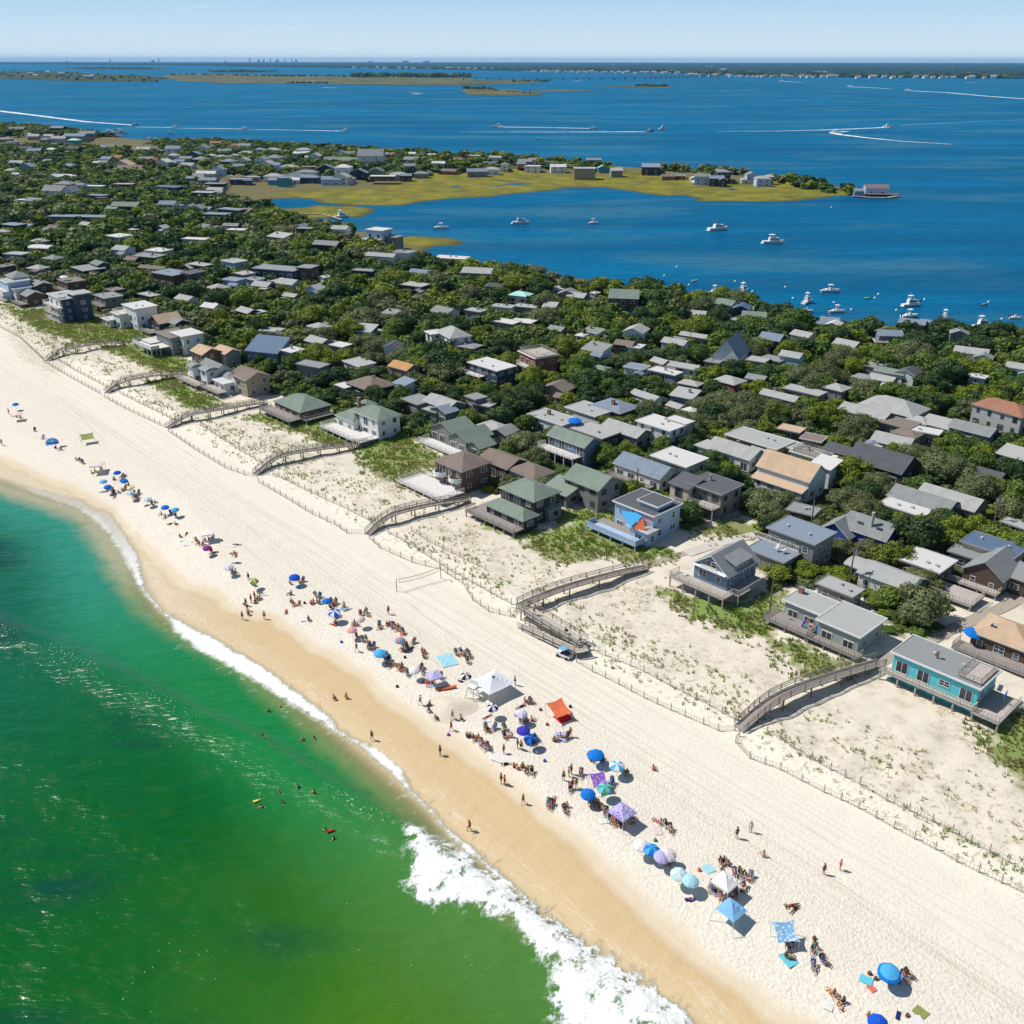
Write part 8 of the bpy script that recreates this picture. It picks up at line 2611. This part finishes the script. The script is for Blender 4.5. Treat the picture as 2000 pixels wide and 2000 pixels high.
BOATS = [(862, 447, 9, 'console', .1, 'white fishing boat anchored near the marsh tip'), (1018, 437, 10.5, 'cruiser', .1, 'dark-topped cruiser anchored in the cove', 'white', 'dark'), (1159, 437, 6.5, 'console', .2, 'small open boat anchored mid cove'),
         (1403, 449, 12.5, 'cruiser', .35, 'large cruiser with dark flybridge in the cove', 'white', 'dark'), (1511, 475, 11.5, 'cruiser', .05, 'white flybridge motor boat anchored right of the large cruiser'), (1358, 549, 3.6, 'sled', .3, 'small grey dinghy moored off the brown marsh', 'grey'),
         (1396, 571, 8, 'console', .8, 'white boat moored close to the thicket shore near the slate-roofed house'), (1452, 571, 9, 'cruiser', .9, 'white cabin boat moored off the brown marsh'), (1622, 570, 9.5, 'console', .05, 'long low white motorboat moored by itself'), (1577, 591, 8.5, 'cruiser', .9, 'bright white cabin boat moored behind dark pines'),
         (1635, 610, 7.5, 'console', .1, 'white boat moored near shore beside a mooring ball'), (1695, 583, 3.6, 'sled', .1, 'small green rowing boat on a mooring', 'green'), (1780, 597, 9, 'cruiser', .25, 'white cabin boat moored off the lime green trees'), (1777, 619, 8.5, 'console', .3, 'white boat half hidden behind a blue-grey roof'),
         (1845, 625, 8, 'cruiser', 1.0, 'white boat pointing at shore behind a tall tree'), (1918, 638, 8.5, 'cruiser', .3, 'white cabin boat close to the right-hand thicket'), (1923, 595, 3.4, 'sled', .2, 'dark dinghy moored alone at the right', 'dark'), (1983, 622, 5.5, 'small', 0, 'small white skiff near the right edge'), (1794, 588, 3.2, 'sled', .1, 'dark dinghy just behind a white cabin boat', 'dark'),
         (1576, 609, 6, 'small', 0, 'white skiff partly behind trees at the shore'), (668, 425, 9, 'cruiser', .5, 'white boat tied to the cove dock'),
         (264, 245.5, 9, 'console', 0, 'dark motorboat leading the long curved wake', 'dark'), (343, 250, 12, 'console', 0, 'white motorboat at the head of the left straight wake'), (478, 252.5, 12, 'console', 0, 'white motorboat at the head of the middle wake'), (675, 256.5, 12, 'console', 0, 'white motorboat at the head of the brightest left wake'),
         (972, 248, 14, 'cruiser', 3.1, 'white motorboat heading left of its wake'), (1160, 251, 12, 'console', 0, 'white motorboat at the end of the short upper wake'), (1268, 257, 12, 'console', 0, 'dark motorboat at the end of the brightest mid-bay wake', 'dark'), (1295, 252, 12, 'cruiser', .2, 'lone white cruiser right of the mid-bay wakes'),
         (1734, 248, 14, 'cruiser', 0, 'white cruiser leading the right-hand rising wake'), (1632, 259, 14, 'cruiser', 3.1, 'white motorboat at the bend of the hooked wake'), (1660, 168.5, 24, 'cruiser', 3.1, 'far motorboat leading the long slanting wake'), (1772, 176, 22, 'cruiser', 3.1, 'second far motorboat on the slanting wake'), (1526, 158, 24, 'cruiser', 3.1, 'farthest motorboat near the mainland shore'),
         (806, 183.5, 26, 'cruiser', 0, 'white ferry-like boat in the middle of the bay'), (335, 262.5, 9, 'cruiser', 0, 'small white boat off the village tip'), (1052, 271, 8, 'small', 0, 'tiny white craft alone in mid bay'), (875, 184, 18, 'cruiser', 0, 'boat moored by the green islet'), (900, 179.5, 18, 'cruiser', 0, 'boat at the landing of the green islet'),
         (215, 262, 17, 'cruiser', .4, 'white boat at the outer berth of the far marina'), (228, 259, 19, 'cruiser', .2, 'tall blue-topped boat at the far marina', 'white', 'dark'), (238, 261.5, 16, 'cruiser', .1, 'white boat at the right end of the far marina'), (205, 264, 14, 'console', .3, 'white boat at the inner berth of the far marina'), (222, 264, 14, 'console', 0, 'white boat below the far marina berths'),
         (292, 274, 10, 'console', .2, 'white boat pulled up on the far village shore'), (305, 276, 10, 'console', 0, 'second white boat on the far village shore')]
for b in BOATS:
    boat(*(b[:2] + (b[2] * (.86 if b[1] > 500 else 1.0),) + b[3:]))
m = MB()
bs_ = MB()
for q in ball_quads((0, 0, .15), (.36, .36, .36), 0, None):
    bs_.add([tuple(a) for a in q], [(0, 1, 2, 3)])
bs_.tube((0, 0, .3), (0, 0, .75), .05, n=6)
bm_ = bs_.mesh('mooring_buoy', plain('buoy_white', (0.8, 0.8, 0.78), .4))
for px, py in ((1250, 545), (1298, 539), (1322, 522), (1346, 557), (1436, 550), (1470, 570), (1534, 561), (1629, 591), (1549, 583), (1716, 575), (1709, 582), (1751, 606), (1806, 585), (1931, 590), (1957, 623), (1663, 605), (1624, 405), (1973, 197)):
    x, y = raw_at(px, py, WZ)
    o = link('mooring_buoy', bm_, None, (x, y, WZ))
    o.scale = (1.3, 1.3, 1.3)
    tag(o, None, 'buoy', 'white mooring balls on the bay')
    later(o, 'round white mooring ball floating', px, py, BAY_MARKS)

for k, pts in enumerate(([(985, 359), (1000, 357), (1030, 357.5), (1045, 358.5), (1030, 360), (1000, 361)], [(955, 364), (975, 361.5), (990, 361), (975, 364)], [(883, 364), (893, 363), (900, 365), (890, 366)], [(1418, 368), (1432, 367.5), (1442, 369), (1430, 371)])):
    slab('pond', wpoly(pts, -1.5), -1.8, -1.48, bay_material(), 'small tidal pool in the golden marsh')
# wakes
wk = MB()
def wake(pts, w0, w1):
    P = [raw_at(a, b, WZ) + (0,) for a, b in pts]
    P = resample(P, 12)
    n = len(P)
    rnd = random.Random(n)
    L_ = []
    for i, p in enumerate(P):
        a, b = P[max(0, i - 1)], P[min(n - 1, i + 1)]
        dx, dy = b[0] - a[0], b[1] - a[1]
        l = math.hypot(dx, dy) or 1
        w = (w0 + (w1 - w0) * i / n) / 2 * rnd.uniform(.8, 1.2)
        L_.append(((p[0] - dy / l * w, p[1] + dx / l * w, WZ + .12), (p[0] + dy / l * w, p[1] - dx / l * w, WZ + .12)))
    for a, b in zip(L_[:-1], L_[1:]):
        wk.add([a[0], a[1], b[1], b[0]], [(0, 1, 2, 3)])
for pts, w0, w1 in (([(-60, 213), (0, 218), (90, 229), (170, 239), (264, 245.5)], 16, 9), ([(264, 249), (343, 250)], 3, 8), ([(343, 251), (478, 252.5)], 3, 8), ([(478, 253), (560, 254.5), (675, 256.5)], 2, 9), ([(972, 248), (1060, 249), (1160, 251)], 9, 6), ([(900, 258), (1060, 258), (1268, 257)], 1.5, 9),
                    ([(1400, 256.5), (1520, 255.5), (1620, 253), (1734, 248)], 1.5, 10), ([(1634, 257), (1628, 259), (1640, 262), (1680, 267), (1760, 275), (1860, 281)], 12, 2), ([(1634, 257), (1655, 256)], 12, 8), ([(1660, 168.5), (1710, 171), (1745, 173)], 22, 8), ([(1772, 176), (1850, 180), (1930, 187), (2060, 196)], 16, 18), ([(1526, 158), (1570, 161)], 18, 6),
                    ([(630, 171.5), (658, 172)], 16, 16), ([(806, 184), (823, 183)], 14, 14), ([(1120, 158.5), (1136, 158)], 20, 20), ([(1885, 160.5), (1905, 160.5)], 20, 20), ([(1405, 176), (1480, 174)], 3, 5), ([(1760, 244), (1850, 239), (2000, 233)], 1.5, 1.2)):
    wake(pts, w0, w1)
t = NT('wake_foam_material')
geo = t.add("NewGeometry").outputs['Position']
nn = t.noise(geo, .12, 4, .7)
b_ = t.bsdf((0.75, 0.78, 0.80), .8, .2)
tr = t.add("BsdfTransparent")
mx = t.add("MixShader")
t.set(mx.inputs[0], t.ss(nn, .30, .55, .25, .95))
t.l.new(tr.outputs[0], mx.inputs[1])
t.l.new(b_, mx.inputs[2])
t.done(mx.outputs[0])
tag(wk.build('wake_foam', t.mat), 'white foam trails left by motorboats across the bay', kind='stuff')

# ---------------------------------------------------------------- docks, far bridge, far shore
def dock(pts, w, label, h=.7):
    P = [raw_at(a, b, WZ + h) for a, b in pts]
    ox, oy = P[0]
    par = empty('dock', (ox, oy, WZ), 0, label, 'dock')
    m = MB()
    for a, b in zip(P[:-1], P[1:]):
        m.beam((a[0] - ox, a[1] - oy, h), (b[0] - ox, b[1] - oy, h), w, .2)
    m.build('deck', wood('dock_planks', (0.33, 0.30, 0.27), 'X'), par)
    R2 = resample([(a, b, 0) for a, b in P], 7)
    for p in R2[:40]:
        m = MB()
        m.tube((p[0] - ox, p[1] - oy, -2), (p[0] - ox, p[1] - oy, h + .9), .16, n=6)
        m.build('piling', plain('piling_wood', (0.12, 0.10, 0.08)), par)


dock([(530, 416), (580, 418), (630, 418), (648, 423), (668, 429)], 2.0, 'wooden dock crossing the small golden marsh')
dock([(620, 442), (648, 441)], 3.0, 'short dock by the grey house in the cove')
dock([(196, 263), (240, 265)], 5, 'far marina pier at the village tip', 1.0)
dock([(1664, 381.5), (1700, 384.5), (1733, 385), (1757, 381)], 3.0, 'dark timber bulkhead around the dock house', .9)


def causeway():
    pts = [(905, 151.5), (1000, 152), (1100, 151.8), (1200, 151), (1260, 150), (1310, 148.5), (1350, 147), (1400, 146), (1470, 146.5), (1560, 148.5)]
    P = [raw_at(a, b, 8) + (8,) for a, b in pts]
    ox, oy = P[0][:2]
    par = empty('causeway_bridge', (ox, oy, 0), 0, 'long low causeway bridge crossing the far bay on many piers', 'bridge')
    con = plain('bridge_concrete', (0.20, 0.20, 0.20))
    m = MB()
    for a, b in zip(P[:-1], P[1:]):
        m.beam((a[0] - ox, a[1] - oy, 8), (b[0] - ox, b[1] - oy, 8), 12, 2)
    m.build('deck', con, par)
    R2 = resample(P, 70)
    pm = MB()
    pm.box(0, 0, 1.5, 6, 11, 12)
    me = pm.mesh('pier', con)
    for p in R2[:95]:
        link('pier', me, par, (p[0] - ox, p[1] - oy, 0))
    pts = [(1355, 146, 8), (1372, 143.5, 20), (1388, 142, 30), (1402, 144, 20), (1412, 146, 8)]
    P = [raw_at(a, 147, 8) + (h,) for a, b, h in pts]
    ox, oy = P[0][:2]
    par = empty('high_bridge', (ox, oy, 0), 0, 'high humped bridge span behind the causeway', 'bridge')
    m = MB()
    for a, b in zip(P[:-1], P[1:]):
        m.beam((a[0] - ox, a[1] - oy, a[2]), (b[0] - ox, b[1] - oy, b[2]), 12, 3)
    m.build('deck', con, par)
    for a in P[1:-1]:
        m = MB()
        m.box(a[0] - ox, a[1] - oy, a[2] / 2 - 4, 6, 9, a[2])
        m.build('pier', con, par)


causeway()
# small trestle between the left islands
dock([(255, 148), (312, 149)], 10, 'distant trestle bridge between the left bay islands', 7)
rnd = random.Random(4)
sh = []
for col_, nm_ in (((0.72, 0.71, 0.68), 'white'), ((0.45, 0.36, 0.30), 'tan'), ((0.42, 0.20, 0.15), 'brick')):
    q = MB()
    q.box(0, 0, 4, 22, 14, 8)
    q.add([(-12, -8, 8), (12, -8, 8), (12, 8, 8), (-12, 8, 8), (-12, 0, 12), (12, 0, 12)], [(0, 1, 5, 4), (2, 3, 4, 5), (1, 2, 5), (3, 0, 4)], 1)
    sh.append(q.mesh('shore_house', [plain('shore_wall_' + nm_, col_), plain('shore_roof', (0.3, 0.3, 0.3))]))
SPOTS = [(1030 + i * 9 + rnd.uniform(-4, 4), 139.2 + i * .12 + rnd.uniform(-.5, .2), 0) for i in range(34)] + [(1340 + i * 11 + rnd.uniform(-5, 5), 146.5 + min(3, i * .25) + rnd.uniform(-.8, .2), 0) for i in range(28)] + [(1680 + i * 17 + rnd.uniform(-8, 8), 151.0 + rnd.uniform(-1.5, .2), 0) for i in range(16)] + \
    [(690 + i * 14 + rnd.uniform(-6, 6), 132.8 + i * .12, 0) for i in range(20)] + [(1593, 141, 2), (1600, 140.5, 2), (1609, 140.2, 2), (1613, 141, 2), (1198, 127, 0), (1381, 129, 0), (1390, 130, 0), (1410, 137, 1), (1415, 136.5, 0), (1860, 131, 0), (170, 152, 1), (180, 150, 0), (70, 150, 0), (95, 143, 0), (60, 146, 1), (120, 146, 0), (866, 146.5, 0)]
for px, py, k in SPOTS:
    x, y = raw_at(px, py, 4)
    o = link('shore_house', sh[k], None, (x, y, 0), rnd.uniform(-.5, .5))
    s_ = rnd.uniform(.8, 1.5) * (y / 8000) ** .3
    o.scale = (s_, s_, s_)
    tag(o, 'tiny pale building in the line along the distant mainland shore', 'shore building', 'buildings on the distant mainland shore')
# city towers on the horizon
for i, (px, top, w) in enumerate(((257, 112, 60), (347, 109, 60), (515, 109, 70), (531, 114, 160), (541, 113, 120), (553, 109, 60), (566, 114, 200), (580, 110, 60), (593, 110, 60), (601, 113, 120), (336, 117, 200), (177, 118.5, 120), (470, 118.5, 120), (738, 119, 260), (803, 116.5, 380), (845, 117.5, 190), (840, 118.5, 300))):
    D_ = 40000
    w *= .6
    x = (px - 1000) / FPX * D_ * .96
    h = min(145, (121.6 - top) / FPX * D_ * .45 + 26)
    q = MB()
    q.box(0, 0, h * .42, w, w * .7, h * .84 + 10)
    q.box(0, 0, h * .90, w * .62, w * .5, h * .14)
    q.tube((0, 0, h * .96), (0, 0, h), w * .12, w * .03, 6)
    o = q.build('distant_tower', plain('tower_painted_haze', (0.78, 0.80, 0.82)), None, (x, D_, 0))  # pale base colour: distance haze painted onto the towers
    tag(o, None, 'tower', 'city towers on the horizon')
    later(o, 'faint pale blue city tower' if w < 150 else 'faint broad block', px, top, [(347, 109, 'tallest lone horizon spire'), (555, 110, 'middle of the skyline cluster'), (803, 116, 'broad twin horizon blocks')], None)

resolve_labels()
